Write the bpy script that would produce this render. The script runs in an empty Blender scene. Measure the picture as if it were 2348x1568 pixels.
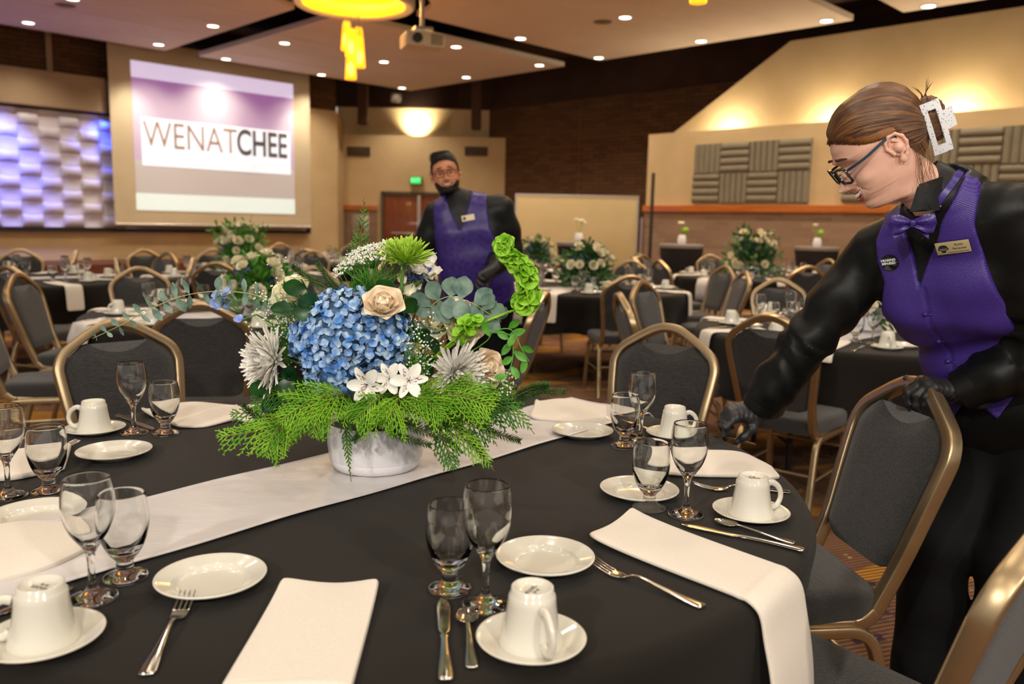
import bpy, bmesh, math, random
import numpy as np
from mathutils import Vector, Matrix, Quaternion
PI = math.pi
SC = bpy.context.scene
COL = SC.collection
R2 = math.sqrt(0.5)

# ------------------------------------------------------------------ camera
CAM_Z = 1.335; PITCH = math.radians(8.17); ROLL = 0.022; FPX = 1880.0
_f = Vector((0, math.cos(PITCH), -math.sin(PITCH))); _u0 = Vector((0, math.sin(PITCH), math.cos(PITCH))); _r0 = Vector((1, 0, 0))
_r = _r0*math.cos(ROLL) + _u0*math.sin(ROLL); _u = _u0*math.cos(ROLL) - _r0*math.sin(ROLL)
cam_data = bpy.data.cameras.new('camera'); cam = bpy.data.objects.new('camera', cam_data); COL.objects.link(cam)
m = Matrix((_r, _u, -_f)).transposed().to_4x4(); m.translation = Vector((0, 0, CAM_Z)); cam.matrix_world = m
cam_data.sensor_width = 36.0; cam_data.lens = 36.0*FPX/2348.0; cam_data.clip_start = 0.05; cam_data.clip_end = 200
cam_data.dof.use_dof = True; cam_data.dof.focus_distance = 1.80; cam_data.dof.aperture_fstop = 3.4
SC.camera = cam

def ray(x, y):
    return _f + _r*((x-1174)/FPX) - _u*((y-784)/FPX)
def at(x, y, z=0.76):                     # the point of the plane at height z seen at photo pixel x, y
    d = ray(x, y); return Vector((0, 0, CAM_Z)) + d*((z-CAM_Z)/d.z)
def aty(x, y, Y):                         # the point at distance Y in front of the camera
    d = ray(x, y); return Vector((0, 0, CAM_Z)) + d*(Y/d.y)

# ------------------------------------------------------------------ light, exposure
vs = SC.view_settings; vs.view_transform = 'Standard'; vs.look = 'None'; vs.gamma = 1.0; vs.exposure = 0.0; vs.use_curve_mapping = False
w = bpy.data.worlds.new('world'); SC.world = w; w.use_nodes = True
w.node_tree.nodes['Background'].inputs[0].default_value = (1.0, 0.90, 0.80, 1)
w.node_tree.nodes['Background'].inputs[1].default_value = 0.50
SC.cycles.use_denoising = True
SC.cycles.max_bounces = 10; SC.cycles.diffuse_bounces = 3; SC.cycles.glossy_bounces = 4; SC.cycles.transmission_bounces = 10; SC.cycles.transparent_max_bounces = 10
SC.cycles.sample_clamp_indirect = 4.0

def lamp(name, kind, loc, power, color, aim=None, size=0.1, angle=100, blend=0.6, parent=None, size_y=None):
    d = bpy.data.lights.new(name, kind); d.energy = power; d.color = color
    if kind == 'SPOT':
        d.spot_size = math.radians(angle); d.spot_blend = blend; d.shadow_soft_size = size
    elif kind == 'AREA':
        d.size = size
        if size_y: d.shape = 'RECTANGLE'; d.size_y = size_y
    else: d.shadow_soft_size = size
    o = bpy.data.objects.new(name, d); COL.objects.link(o); o.location = loc
    if aim is not None:
        v = Vector(aim) - Vector(loc); o.rotation_euler = v.to_track_quat('-Z', 'Y').to_euler()
    if parent: o.parent = parent
    return o
WARM = (1.0, 0.86, 0.69)

# ------------------------------------------------------------------ materials
def _noise_mix(nt, c1, c2, scale, detail, stretch=None, lo=0.35, hi=0.65):
    n = nt.nodes; tc = n.new('ShaderNodeTexCoord'); mp = n.new('ShaderNodeMapping'); no = n.new('ShaderNodeTexNoise'); cr = n.new('ShaderNodeValToRGB')
    nt.links.new(tc.outputs['Object'], mp.inputs[0]); nt.links.new(mp.outputs[0], no.inputs['Vector']); nt.links.new(no.outputs['Fac'], cr.inputs[0])
    if stretch: mp.inputs['Scale'].default_value = stretch
    no.inputs['Scale'].default_value = scale; no.inputs['Detail'].default_value = detail
    cr.color_ramp.elements[0].position = lo; cr.color_ramp.elements[1].position = hi
    cr.color_ramp.elements[0].color = (*c1, 1); cr.color_ramp.elements[1].color = (*c2, 1)
    return cr, no, mp
MATS = {}
def mat(name, c1, c2=None, rough=0.6, metal=0.0, scale=20, detail=3, stretch=None, bump=0.0, bscale=None, bstretch=None, emit=None, estr=0.0, trans=0.0, ior=1.45, sheen=0.0, coat=0.0, spec=0.5, sss=0.0, lo=0.35, hi=0.65, aniso=0.0, subrad=(1, .3, .15)):
    m = bpy.data.materials.new(name); m.use_nodes = True; nt = m.node_tree; b = nt.nodes['Principled BSDF']
    b.inputs['Roughness'].default_value = rough; b.inputs['Metallic'].default_value = metal; b.inputs['IOR'].default_value = ior
    b.inputs['Specular IOR Level'].default_value = spec
    b.inputs['Transmission Weight'].default_value = trans; b.inputs['Sheen Weight'].default_value = sheen; b.inputs['Coat Weight'].default_value = coat
    if sss: b.inputs['Subsurface Weight'].default_value = sss; b.inputs['Subsurface Radius'].default_value = subrad; b.inputs['Subsurface Scale'].default_value = 0.006
    if aniso: b.inputs['Anisotropic'].default_value = aniso
    c2 = c2 or tuple(min(1, v*1.12) for v in c1)
    cr, no, mp = _noise_mix(nt, c1, c2, scale, detail, stretch, lo, hi)
    nt.links.new(cr.outputs[0], b.inputs['Base Color'])
    if emit: b.inputs['Emission Color'].default_value = (*emit, 1); b.inputs['Emission Strength'].default_value = estr
    if bump:
        bn = nt.nodes.new('ShaderNodeBump'); n2 = nt.nodes.new('ShaderNodeTexNoise'); mp2 = nt.nodes.new('ShaderNodeMapping'); tc = nt.nodes.new('ShaderNodeTexCoord')
        nt.links.new(tc.outputs['Object'], mp2.inputs[0]); nt.links.new(mp2.outputs[0], n2.inputs['Vector']); n2.inputs['Scale'].default_value = bscale or scale*3; n2.inputs['Detail'].default_value = 4
        if bstretch: mp2.inputs['Scale'].default_value = bstretch
        nt.links.new(n2.outputs['Fac'], bn.inputs['Height']); bn.inputs['Strength'].default_value = bump; bn.inputs['Distance'].default_value = 0.01
        nt.links.new(bn.outputs[0], b.inputs['Normal'])
    MATS[name] = m
    return m
def srgb(*c):
    return tuple((v/255/12.92 if v/255 <= .04045 else ((v/255+.055)/1.055)**2.4) for v in c)

# ------------------------------------------------------------------ mesh building
class MB:
    def __init__(s): s.v = []; s.f = []; s.mi = []; s.cur = 0
    def add(s, verts, faces, mi=None):
        o = len(s.v); s.v.extend([tuple(p) for p in verts]); s.f.extend([tuple(i+o for i in f) for f in faces]); s.mi.extend([s.cur if mi is None else mi]*len(faces)); return o
    def box(s, c, d, rot=None, bev=0.0, mi=None):
        hx, hy, hz = d[0]/2, d[1]/2, d[2]/2
        if bev <= 0:
            V = [Vector((x, y, z)) for x in (-hx, hx) for y in (-hy, hy) for z in (-hz, hz)]
            F = [(0, 1, 3, 2), (4, 6, 7, 5), (0, 4, 5, 1), (2, 3, 7, 6), (0, 2, 6, 4), (1, 5, 7, 3)]
        else:
            b = min(bev, hx*.99, hy*.99, hz*.99); V = []; F = []
            bm = bmesh.new(); bmesh.ops.create_cube(bm, size=1.0)
            for v in bm.verts: v.co = Vector((v.co.x*d[0], v.co.y*d[1], v.co.z*d[2]))
            bmesh.ops.bevel(bm, geom=bm.edges[:], offset=b, segments=2, profile=.5, affect='EDGES')
            bm.verts.ensure_lookup_table(); V = [v.co.copy() for v in bm.verts]; F = [[v.index for v in f.verts] for f in bm.faces]; bm.free()
        if rot is not None: V = [rot @ p for p in V]
        s.add([p + Vector(c) for p in V], F, mi)
    def lathe(s, prof, n=32, c=(0, 0, 0), mi=None, start=0.0):
        V = []; F = []; k = len(prof)
        for i in range(n):
            a = start + 2*PI*i/n
            for r, z in prof: V.append((c[0]+r*math.cos(a), c[1]+r*math.sin(a), c[2]+z))
        for i in range(n):
            j = (i+1) % n
            for q in range(k-1):
                a, b, cc, d = i*k+q, j*k+q, j*k+q+1, i*k+q+1
                if prof[q][0] < 1e-6 and prof[q+1][0] < 1e-6: continue
                if prof[q][0] < 1e-6: F.append((a, cc, d))
                elif prof[q+1][0] < 1e-6: F.append((a, b, cc))
                else: F.append((a, b, cc, d))
        s.add(V, F, mi)
    def tube(s, path, rad, n=8, caps=True, mi=None, sect=None, up=None):
        P = [Vector(p) for p in path]; k = len(P); V = []; F = []
        rad = [rad]*k if not hasattr(rad, '__len__') else rad
        T = []
        for i in range(k):
            t = (P[min(i+1, k-1)] - P[max(i-1, 0)]); T.append(t.normalized() if t.length > 1e-9 else Vector((0, 0, 1)))
        u = Vector(up) if up is not None else (Vector((0, 0, 1)) if abs(T[0].z) < .9 else Vector((1, 0, 0)))
        u = (u - T[0]*u.dot(T[0])).normalized()
        if sect is None: sect = [(math.cos(2*PI*i/n), math.sin(2*PI*i/n)) for i in range(n)]
        n = len(sect)
        for i in range(k):
            u = (u - T[i]*u.dot(T[i]))
            u = u.normalized() if u.length > 1e-6 else T[i].orthogonal().normalized()
            w_ = T[i].cross(u)
            for a, b in sect: V.append(P[i] + (u*a + w_*b)*rad[i])
        for i in range(k-1):
            for j in range(n): F.append((i*n+j, i*n+(j+1) % n, (i+1)*n+(j+1) % n, (i+1)*n+j))
        if caps: F.append(tuple(range(n-1, -1, -1))); F.append(tuple((k-1)*n+j for j in range(n)))
        s.add(V, F, mi)
    def loft(s, rings, close=True, cap=True, mi=None):
        n = len(rings[0]); V = [p for r in rings for p in r]; F = []
        for i in range(len(rings)-1):
            for j in range(n if close else n-1): F.append((i*n+j, i*n+(j+1) % n, (i+1)*n+(j+1) % n, (i+1)*n+j))
        if cap and close: F.append(tuple(range(n-1, -1, -1))); F.append(tuple((len(rings)-1)*n+j for j in range(n)))
        s.add(V, F, mi)
    def sphere(s, c, r, nu=10, nv=6, mi=None, rot=None):
        r = (r, r, r) if not hasattr(r, '__len__') else r
        V = [Vector((0, 0, r[2]))]; F = []
        for i in range(1, nv):
            t = PI*i/nv
            for j in range(nu): V.append(Vector((r[0]*math.sin(t)*math.cos(2*PI*j/nu), r[1]*math.sin(t)*math.sin(2*PI*j/nu), r[2]*math.cos(t))))
        V.append(Vector((0, 0, -r[2]))); L = len(V)-1
        for j in range(nu): F.append((0, 1+j, 1+(j+1) % nu)); F.append((L, 1+(nv-2)*nu+(j+1) % nu, 1+(nv-2)*nu+j))
        for i in range(nv-2):
            for j in range(nu): F.append((1+i*nu+j, 1+(i+1)*nu+j, 1+(i+1)*nu+(j+1) % nu, 1+i*nu+(j+1) % nu))
        if rot is not None: V = [rot @ p for p in V]
        s.add([p + Vector(c) for p in V], F, mi)
    def prism(s, pts, h, axis='z', mi=None, base=0.0):
        n = len(pts)
        mk = {'z': lambda a, b, t: (a, b, t), 'y': lambda a, b, t: (a, t, b), 'x': lambda a, b, t: (t, a, b)}[axis]
        V = [mk(a, b, base) for a, b in pts] + [mk(a, b, base+h) for a, b in pts]
        F = [tuple(range(n-1, -1, -1)), tuple(range(n, 2*n))] + [(i, (i+1) % n, n+(i+1) % n, n+i) for i in range(n)]
        s.add(V, F, mi)
    def xform(s, M, start=0):
        s.v[start:] = [tuple(M @ Vector(p)) for p in s.v[start:]]
    def mesh(s, name, smooth=True, fix=True):
        me = bpy.data.meshes.new(name); me.from_pydata([tuple(p) for p in s.v], [], s.f); me.validate()
        if fix:
            bm = bmesh.new(); bm.from_mesh(me); bmesh.ops.recalc_face_normals(bm, faces=bm.faces[:]); bm.to_mesh(me); bm.free()
        if len(me.polygons) == len(s.mi): me.polygons.foreach_set('material_index', s.mi)
        if smooth: me.polygons.foreach_set('use_smooth', [True]*len(me.polygons))
        me.update(); return me

def obj(name, mb, mats, parent=None, smooth=True, loc=None, sharp=40, fix=True, M=None):
    me = mb.mesh(name, smooth, fix) if isinstance(mb, MB) else mb
    if not isinstance(mats, (list, tuple)): mats = [mats]
    for mm in mats: me.materials.append(mm)
    if smooth and sharp: 
        try: me.set_sharp_from_angle(angle=math.radians(sharp))
        except Exception: pass
    o = bpy.data.objects.new(name, me); COL.objects.link(o)
    if parent: o.parent = parent
    if loc is not None: o.location = loc
    if M is not None: o.matrix_local = M
    return o
def tag(o, label=None, cat=None, group=None, kind=None):
    if label: o['label'] = label
    if cat: o['category'] = cat
    if group: o['group'] = group
    if kind: o['kind'] = kind
    return o
def thing(name, label, cat, loc=(0, 0, 0), rz=0.0, group=None):
    o = bpy.data.objects.new(name, None); COL.objects.link(o); o.empty_display_size = .05
    o.location = loc; o.rotation_euler = (0, 0, rz); return tag(o, label, cat, group)
def struct(name, mb, mats, smooth=False, **k):
    return tag(obj(name, mb, mats, smooth=smooth, **k), kind='structure')
KIDS = {}
def dup(root, loc=None, rz=None, label=None, group=None, rot=None):
    def kids(o):
        if o.name not in KIDS: KIDS[o.name] = list(o.children)
        return KIDS[o.name]
    r = root.copy(); COL.objects.link(r)
    if loc is not None: r.location = loc
    if rz is not None: r.rotation_euler = (0, 0, rz)
    if rot is not None: r.rotation_euler = rot
    if label: r['label'] = label
    if group: r['group'] = group
    for ch in kids(root):
        c = ch.copy(); COL.objects.link(c); c.parent = r
        for g in kids(ch):
            d = g.copy(); COL.objects.link(d); d.parent = c
    return r
def solid(path_fn, nu, nv, th):            # a curved sheet path_fn(u, v) given thickness th
    P = [[Vector(path_fn(i/(nu-1), j/(nv-1))) for j in range(nv)] for i in range(nu)]
    V = []; F = []
    N = [[None]*nv for _ in range(nu)]
    for i in range(nu):
        for j in range(nv):
            a = P[min(i+1, nu-1)][j]-P[max(i-1, 0)][j]; b = P[i][min(j+1, nv-1)]-P[i][max(j-1, 0)]
            n = a.cross(b); N[i][j] = n.normalized() if n.length > 1e-12 else Vector((0, 0, 1))
    for s_ in (.5, -.5):
        for i in range(nu):
            for j in range(nv): V.append(P[i][j]+N[i][j]*th*s_)
    o = nu*nv
    for i in range(nu-1):
        for j in range(nv-1):
            a, b, c, d = i*nv+j, (i+1)*nv+j, (i+1)*nv+j+1, i*nv+j+1
            F.append((a, b, c, d)); F.append((o+a, o+d, o+c, o+b))
    E = [i*nv for i in range(nu)] + [(nu-1)*nv+j for j in range(1, nv)] + [i*nv+nv-1 for i in range(nu-2, -1, -1)] + [j for j in range(nv-2, 0, -1)]
    for q in range(len(E)):
        a, b = E[q], E[(q+1) % len(E)]; F.append((a, o+a, o+b, b))
    return V, F
def catmull(P, n):
    P = [Vector(p) for p in P]; out = []; k = len(P)-1
    for i in range(n):
        t = i/(n-1)*k; s_ = min(int(t), k-1); t -= s_
        p0, p1, p2, p3 = P[max(s_-1, 0)], P[s_], P[s_+1], P[min(s_+2, k)]
        out.append(.5*((2*p1)+(p2-p0)*t+(2*p0-5*p1+4*p2-p3)*t*t+(3*p1-p0-3*p2+p3)*t**3))
    return out
def text(name, s_, size, M, m_, parent=None, ext=0.0005, align='CENTER', sx=1.0, bold=0.0):
    c = bpy.data.curves.new(name, 'FONT'); c.body = s_; c.size = size; c.align_x = align; c.align_y = 'CENTER'; c.extrude = ext; c.offset = bold
    q = bpy.data.objects.new('lettering_curve', c); COL.objects.link(q); bpy.context.view_layer.update()
    me = bpy.data.meshes.new_from_object(q.evaluated_get(bpy.context.evaluated_depsgraph_get())); me.name = name
    bpy.data.objects.remove(q); bpy.data.curves.remove(c); me.materials.clear(); me.materials.append(m_)
    o = bpy.data.objects.new(name, me); COL.objects.link(o)
    if parent: o.parent = parent
    o.matrix_local = M @ Matrix.Diagonal((sx, 1, 1, 1)); return o
def frame(o, x, z):                        # a 4x4 matrix with local +X = x, +Z = z at o
    x = Vector(x).normalized(); z = Vector(z); z = (z - x*z.dot(x)).normalized(); y = z.cross(x)
    M = Matrix((x, y, z)).transposed().to_4x4(); M.translation = Vector(o); return M
# ================================================================== ROOM (axes at 45 degrees to the view: v runs right-and-away, u left-and-away)
def UV(v, u, z=0.0): return Vector(((v-u)*R2, (u+v)*R2, z))
M_V = lambda v, u, z=0: Matrix(((R2, R2, 0, UV(v, u).x), (-R2, R2, 0, UV(v, u).y), (0, 0, 1, z), (0, 0, 0, 1)))   # wall of constant v: X toward small u, Y into the wall
M_U = lambda v, u, z=0: Matrix(((R2, -R2, 0, UV(v, u).x), (R2, R2, 0, UV(v, u).y), (0, 0, 1, z), (0, 0, 0, 1)))   # wall of constant u: X toward large v, Y into the wall

beige = mat('beige_paint', srgb(204, 178, 132), srgb(212, 186, 142), .85, scale=1.5, bump=.03, bscale=120)
fascia_paint = mat('taupe_paint', srgb(158, 136, 108), srgb(168, 145, 116), .85, scale=1.5)
dark_brown = mat('dark_brown_deck', srgb(52, 32, 20), srgb(60, 38, 24), .9, scale=2)
panel_paint = mat('ceiling_panel_paint', srgb(226, 208, 188), srgb(232, 216, 198), .8, scale=.8)
def brick_mat(name, c1, c2, mortar, w_=.4, h_=.1, ms=.008):
    m = mat(name, c1, c2, .9, scale=3); nt = m.node_tree; n = nt.nodes; b = n['Principled BSDF']
    tc = n.new('ShaderNodeTexCoord'); sx = n.new('ShaderNodeSeparateXYZ'); cb = n.new('ShaderNodeCombineXYZ'); br = n.new('ShaderNodeTexBrick')
    nt.links.new(tc.outputs['Object'], sx.inputs[0]); nt.links.new(sx.outputs[0], cb.inputs[0]); nt.links.new(sx.outputs[2], cb.inputs[1]); nt.links.new(cb.outputs[0], br.inputs['Vector'])
    br.inputs['Color1'].default_value = (*c1, 1); br.inputs['Color2'].default_value = (*c2, 1); br.inputs['Mortar'].default_value = (*mortar, 1)
    br.inputs['Scale'].default_value = 1.0; br.inputs['Mortar Size'].default_value = ms; br.inputs['Brick Width'].default_value = w_; br.inputs['Row Height'].default_value = h_
    nt.links.new(br.outputs['Color'], b.inputs['Base Color'])
    bp = n.new('ShaderNodeBump'); bp.inputs['Strength'].default_value = .4; bp.inputs['Distance'].default_value = .01; nt.links.new(br.outputs['Fac'], bp.inputs['Height']); bp.invert = True; nt.links.new(bp.outputs[0], b.inputs['Normal'])
    return m
brick_dark = brick_mat('brown_brick', srgb(104, 72, 42), srgb(84, 56, 32), srgb(58, 40, 26))
brick_pale = brick_mat('taupe_brick', srgb(156, 128, 104), srgb(134, 108, 86), srgb(146, 122, 102))
orange_wood = mat('orange_wood', srgb(176, 92, 22), srgb(206, 120, 40), .35, scale=3, stretch=(.6, 8, 20), coat=.3)
black_trim = mat('black_trim', srgb(20, 18, 18), srgb(26, 24, 24), .5)
door_wood = mat('red_brown_wood', srgb(112, 54, 20), srgb(138, 70, 30), .4, scale=4, stretch=(8, 8, .6), coat=.2)
metal_pale = mat('pale_metal', srgb(186, 180, 170), srgb(198, 192, 184), .35, .7)

# --- carpet
cm = bpy.data.materials.new('patterned_carpet'); cm.use_nodes = True; nt = cm.node_tree; n = nt.nodes; b = n['Principled BSDF']; b.inputs['Roughness'].default_value = 1; b.inputs['Specular IOR Level'].default_value = .1
tc = n.new('ShaderNodeTexCoord')
def nn(t, **kw):
    x = n.new(t)
    for k, v in kw.items(): x.inputs[k].default_value = v
    return x
def mixc(fac, a, c):
    x = n.new('ShaderNodeMix'); x.data_type = 'RGBA'
    nt.links.new(fac, x.inputs[0])
    for s_, q in ((6, a), (7, c)):
        if isinstance(q, tuple): x.inputs[s_].default_value = (*q, 1)
        else: nt.links.new(q, x.inputs[s_])
    return x.outputs[2]
def rmp(sock, lo, hi):
    x = n.new('ShaderNodeMapRange'); x.inputs[1].default_value = lo; x.inputs[2].default_value = hi; nt.links.new(sock, x.inputs[0]); return x.outputs[0]
def mth(op, a, c=None):
    x = n.new('ShaderNodeMath'); x.operation = op
    for i, q in enumerate((a, c)):
        if q is None: continue
        if isinstance(q, (int, float)): x.inputs[i].default_value = q
        else: nt.links.new(q, x.inputs[i])
    return x.outputs[0]
mp = n.new('ShaderNodeMapping'); mp.inputs['Rotation'].default_value = (0, 0, math.radians(-20)); nt.links.new(tc.outputs['Object'], mp.inputs[0])
wv = nn('ShaderNodeTexWave', Scale=14.0, Distortion=1.2, Detail=1.0); wv.bands_direction = 'Y'; nt.links.new(mp.outputs[0], wv.inputs['Vector'])
big = nn('ShaderNodeTexNoise', Scale=1.9, Detail=2.0); mp2 = n.new('ShaderNodeMapping'); mp2.inputs['Scale'].default_value = (.55, 1.6, 1); nt.links.new(mp.outputs[0], mp2.inputs[0]); nt.links.new(mp2.outputs[0], big.inputs['Vector'])
big2 = nn('ShaderNodeTexNoise', Scale=2.7, Detail=1.5); mp3 = n.new('ShaderNodeMapping'); mp3.inputs['Location'].default_value = (7, 3, 0); mp3.inputs['Scale'].default_value = (.6, 1.5, 1); nt.links.new(mp.outputs[0], mp3.inputs[0]); nt.links.new(mp3.outputs[0], big2.inputs['Vector'])
vor = nn('ShaderNodeTexVoronoi', Scale=24.0); nt.links.new(mp.outputs[0], vor.inputs['Vector'])
fine = nn('ShaderNodeTexNoise', Scale=180.0, Detail=2.0); nt.links.new(tc.outputs['Object'], fine.inputs['Vector'])
brown, maroon, purple, gold, tan = srgb(104, 74, 56), srgb(84, 54, 46), srgb(52, 42, 60), srgb(186, 132, 48), srgb(176, 142, 104)
c = mixc(rmp(big.outputs['Fac'], .42, .58), brown, maroon)
c = mixc(mth('MULTIPLY', rmp(wv.outputs['Fac'], .55, .6), .28), c, tan)
c = mixc(mth('MULTIPLY', rmp(big2.outputs['Fac'], .56, .60), rmp(vor.outputs['Distance'], .45, .38)), c, purple)
c = mixc(mth('MULTIPLY', rmp(big.outputs['Fac'], .56, .60), rmp(wv.outputs['Fac'], .25, .35)), c, gold)
c = mixc(mth('MULTIPLY', rmp(big2.outputs['Fac'], .42, .38), rmp(vor.outputs['Distance'], .3, .22)), c, tan)
c = mixc(mth('MULTIPLY', rmp(fine.outputs['Fac'], .3, .7), .25), c, srgb(60, 40, 30))
nt.links.new(c, b.inputs['Base Color'])
bp = n.new('ShaderNodeBump'); bp.inputs['Strength'].default_value = .3; bp.inputs['Distance'].default_value = .004; nt.links.new(fine.outputs['Fac'], bp.inputs['Height']); nt.links.new(bp.outputs[0], b.inputs['Normal'])
mb = MB(); mb.box((0, 12, -.05), (40, 34, .1)); struct('floor', mb, cm)

# --- ceiling: dark deck with pale suspended panels
mb = MB(); mb.box((0, 12.5, 5.85), (40, 33, .2)); struct('ceiling', mb, dark_brown)
DR = [(8.3, 12.25), (8.3, 5.5)]                              # chandelier drums sit at the crossings of the gaps
pm = panel_paint; nt = pm.node_tree
for v0, v1 in ((8.65, 14.78), (2.0, 7.88), (-4.65, 1.3)):
    for u0, u1 in ((13.25, 19.05), (6.5, 12.2), (-.25, 5.65), (-7.0, -1.1)):
        pts = [(v0, u0), (v1, u0), (v1, u1), (v0, u1)]; out = []
        for i, (a, c_) in enumerate(pts):
            hit = None
            for dv, du in DR:
                if math.hypot(a-dv, c_-du) < 1.25: hit = (dv, du)
            if hit is None: out.append((a, c_)); continue
            sv, su = (1 if a == v0 else -1), (1 if c_ == u0 else -1); r_ = 1.3
            pu = (a, hit[1] + su*math.sqrt(r_*r_-(a-hit[0])**2)); pv = (hit[0] + sv*math.sqrt(r_*r_-(c_-hit[1])**2), c_)
            t0 = math.atan2(pu[1]-hit[1], pu[0]-hit[0]); t1 = math.atan2(pv[1]-hit[1], pv[0]-hit[0])
            d_ = (t1-t0+PI) % (2*PI)-PI
            arc = [(hit[0]+r_*math.cos(t0+d_*k/8), hit[1]+r_*math.sin(t0+d_*k/8)) for k in range(9)]
            if i in (1, 3): arc.reverse()
            out += arc
        if i in (0, 1): pass
        mb = MB(); mb.prism([((p-q)*R2, (p+q)*R2) for p, q in out], .10, base=5.0)
        # seams between the boards of the panel: shallow raised ribs
        for k in range(1, 5):
            q = u0 + (u1-u0)*k/5
            if not any(abs(q-d[1]) < 1.4 and (abs(v0-d[0]) < 1.4 or abs(v1-d[0]) < 1.4) for d in DR):
                a_, b_ = UV(v0+.03, q, 4.997), UV(v1-.03, q, 4.997); mb.box((a_+b_)/2, ((b_-a_).length, .012, .006), Matrix.Rotation(PI/4, 3, 'Z'))
        struct('ceiling_panel', mb, pm)

# --- left wall (u = 19.9): beige below 4.3 m, brown brick above
mb = MB(); mb.box((0, .1, 2.15), (18.2, .2, 4.3)); struct('wall_left', mb, beige, M=M_U(3.8, 19.9))
mb = MB(); mb.box((0, .1, .74), (18.2, .2, 1.48)); struct('wall_left_upper', mb, brick_dark, M=M_U(3.8, 19.95, 4.3))
mb = MB(); mb.box((0, 0, .37), (7.5, .3, .75), bev=.02); struct('wall_left_fascia', mb, fascia_paint, M=M_U(3.05, 19.8, 3.58))
mb = MB()
mb.box((0, -.04, 3.56), (9.6, .1, .05)); mb.box((0, -.04, 1.0), (9.8, .12, .07)); mb.box((4.86, -.04, 2.0), (.07, .12, 2.0))
struct('trim_1', mb, black_trim, M=M_U(7.05, 19.85))
mb = MB(); mb.box((0, 0, 0), (.11, .06, 1.45)); struct('trim_2', mb, fascia_paint, M=M_U(5.75, 19.9, 5.0))
# stage below the screen
mb = MB(); mb.box((0, .9, .165), (15.5, 1.8, .33)); struct('floor_stage', mb, mat('stage_wood', srgb(86, 44, 22), srgb(100, 54, 28), .5, scale=3), M=M_U(4.9, 18.05))
mb = MB(); mb.box((0, 0, .06), (15.5, .03, .12)); struct('trim_3', mb, black_trim, M=M_U(4.9, 18.03))
# --- back wall across the far corner
mb = MB(); mb.box((0, .15, 1.91), (5.2, .3, 3.82)); mb.box((0, .6, 4.3), (5.2, .2, 1.0)); mb.box((0, .4, 3.79), (5.2, .5, .06)); struct('wall_back', mb, beige, loc=(-2.72, 24.5, 0))
mb = MB(); mb.box((0, .5, .55), (6.6, .3, 1.1)); struct('beam_back', mb, dark_brown, loc=(-2.72, 24.4, 4.66))
mb = MB(); mb.box((.62, -.02, .82), (1.25, .05, 1.64)); struct('wall_back_wainscot', mb, brick_pale, loc=(-5.3, 24.5, 0))
mb = MB(); mb.box((.62, -.04, 1.72), (1.25, .1, .13)); struct('trim_4', mb, orange_wood, loc=(-5.3, 24.5, 0))
mb = MB(); mb.box((0, 0, .8), (.06, .12, 1.6)); struct('trim_5', mb, metal_pale, loc=(-5.05, 24.4, 0))
mb = MB(); mb.box((0, 0, .9), (.3, 1.5, 4.3)); struct('wall_left_return', mb, beige, loc=(-5.2, 23.9, 1.25))
for x, z0 in ((-4.35, 4.02), (-1.15, 3.95)):
    mb = MB(); mb.box((0, 0, .9), (.28, .28, 1.8), bev=.05); struct('beam_post', mb, mat('post_brown', srgb(66, 38, 18), srgb(78, 46, 24), .7), loc=(x, 23.85, z0))
# double door
mb = MB(); mb.box((0, -.03, 2.17), (2.24, .12, .08)); mb.box((-1.08, -.03, 1.09), (.08, .12, 2.18)); mb.box((1.08, -.03, 1.09), (.08, .12, 2.18))
d1 = struct('door_1', mb, mat('door_frame_grey', srgb(92, 78, 62), None, .6), loc=(-2.82, 24.48, 0))
for s_ in (-.52, .52):
    mb = MB(); mb.box((s_, -.01, 1.06), (1.02, .06, 2.1), bev=.01); dl = obj('door_leaf', mb, door_wood, d1)
    mb = MB(); mb.box((s_*.9, -.08, 1.0), (.7, .04, .05), bev=.01); obj('push_bar', mb, metal_pale, dl)
mb = MB(); mb.box((0, -.06, 1.06), (.09, .06, 2.1)); obj('astragal', mb, metal_pale, d1)
# --- far right wall: brown brick (v = 17.1), and the lower acoustic wall in front (v = 15.6)
mb = MB(); mb.box((6, .1, 2.33), (13, .2, 4.66)); struct('wall_far', mb, brick_dark, M=M_V(17.1, 17.8))
mb = MB(); mb.box((6, .05, .57), (22, .3, 1.15)); struct('beam_far', mb, dark_brown, M=M_V(17.05, 17.8, 4.66))
mb = MB(); mb.box((0, 0, 1.6), (.03, .01, 3.2)); struct('trim_6', mb, mat('pilaster_brown', srgb(112, 80, 50), None, .9), M=M_V(17.09, 14.7, 1.3))
mb = MB(); mb.box((7.2, .6, 1.655), (14.4, 1.2, 3.31)); struct('wall_right', mb, beige, M=M_V(15.6, 11.36))
mb = MB(); mb.box((7.2, -.02, .85), (14.4, .05, 1.7)); struct('wall_right_wainscot', mb, brick_pale, M=M_V(15.6, 11.36))
mb = MB(); mb.box((7.2, -.04, 1.755), (14.44, .12, .15), bev=.015); struct('trim_7', mb, orange_wood, M=M_V(15.6, 11.36))
mb = MB(); mb.box((0, 0, .75), (.05, .05, 1.6)); struct('trim_8', mb, metal_pale, M=M_V(15.52, 11.38))
mb = MB(); mb.prism([(0, 0), (14.4, 0), (14.4, 1.82), (3.0, 1.82)], .65, axis='y', base=.55); struct('wall_right_upper', mb, beige, M=M_V(15.6, 11.36, 3.31))
mb = MB(); mb.box((7.2, .02, .05), (14.4, .04, .1)); struct('trim_9', mb, beige, M=M_V(15.6, 11.36, 3.31))

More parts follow.
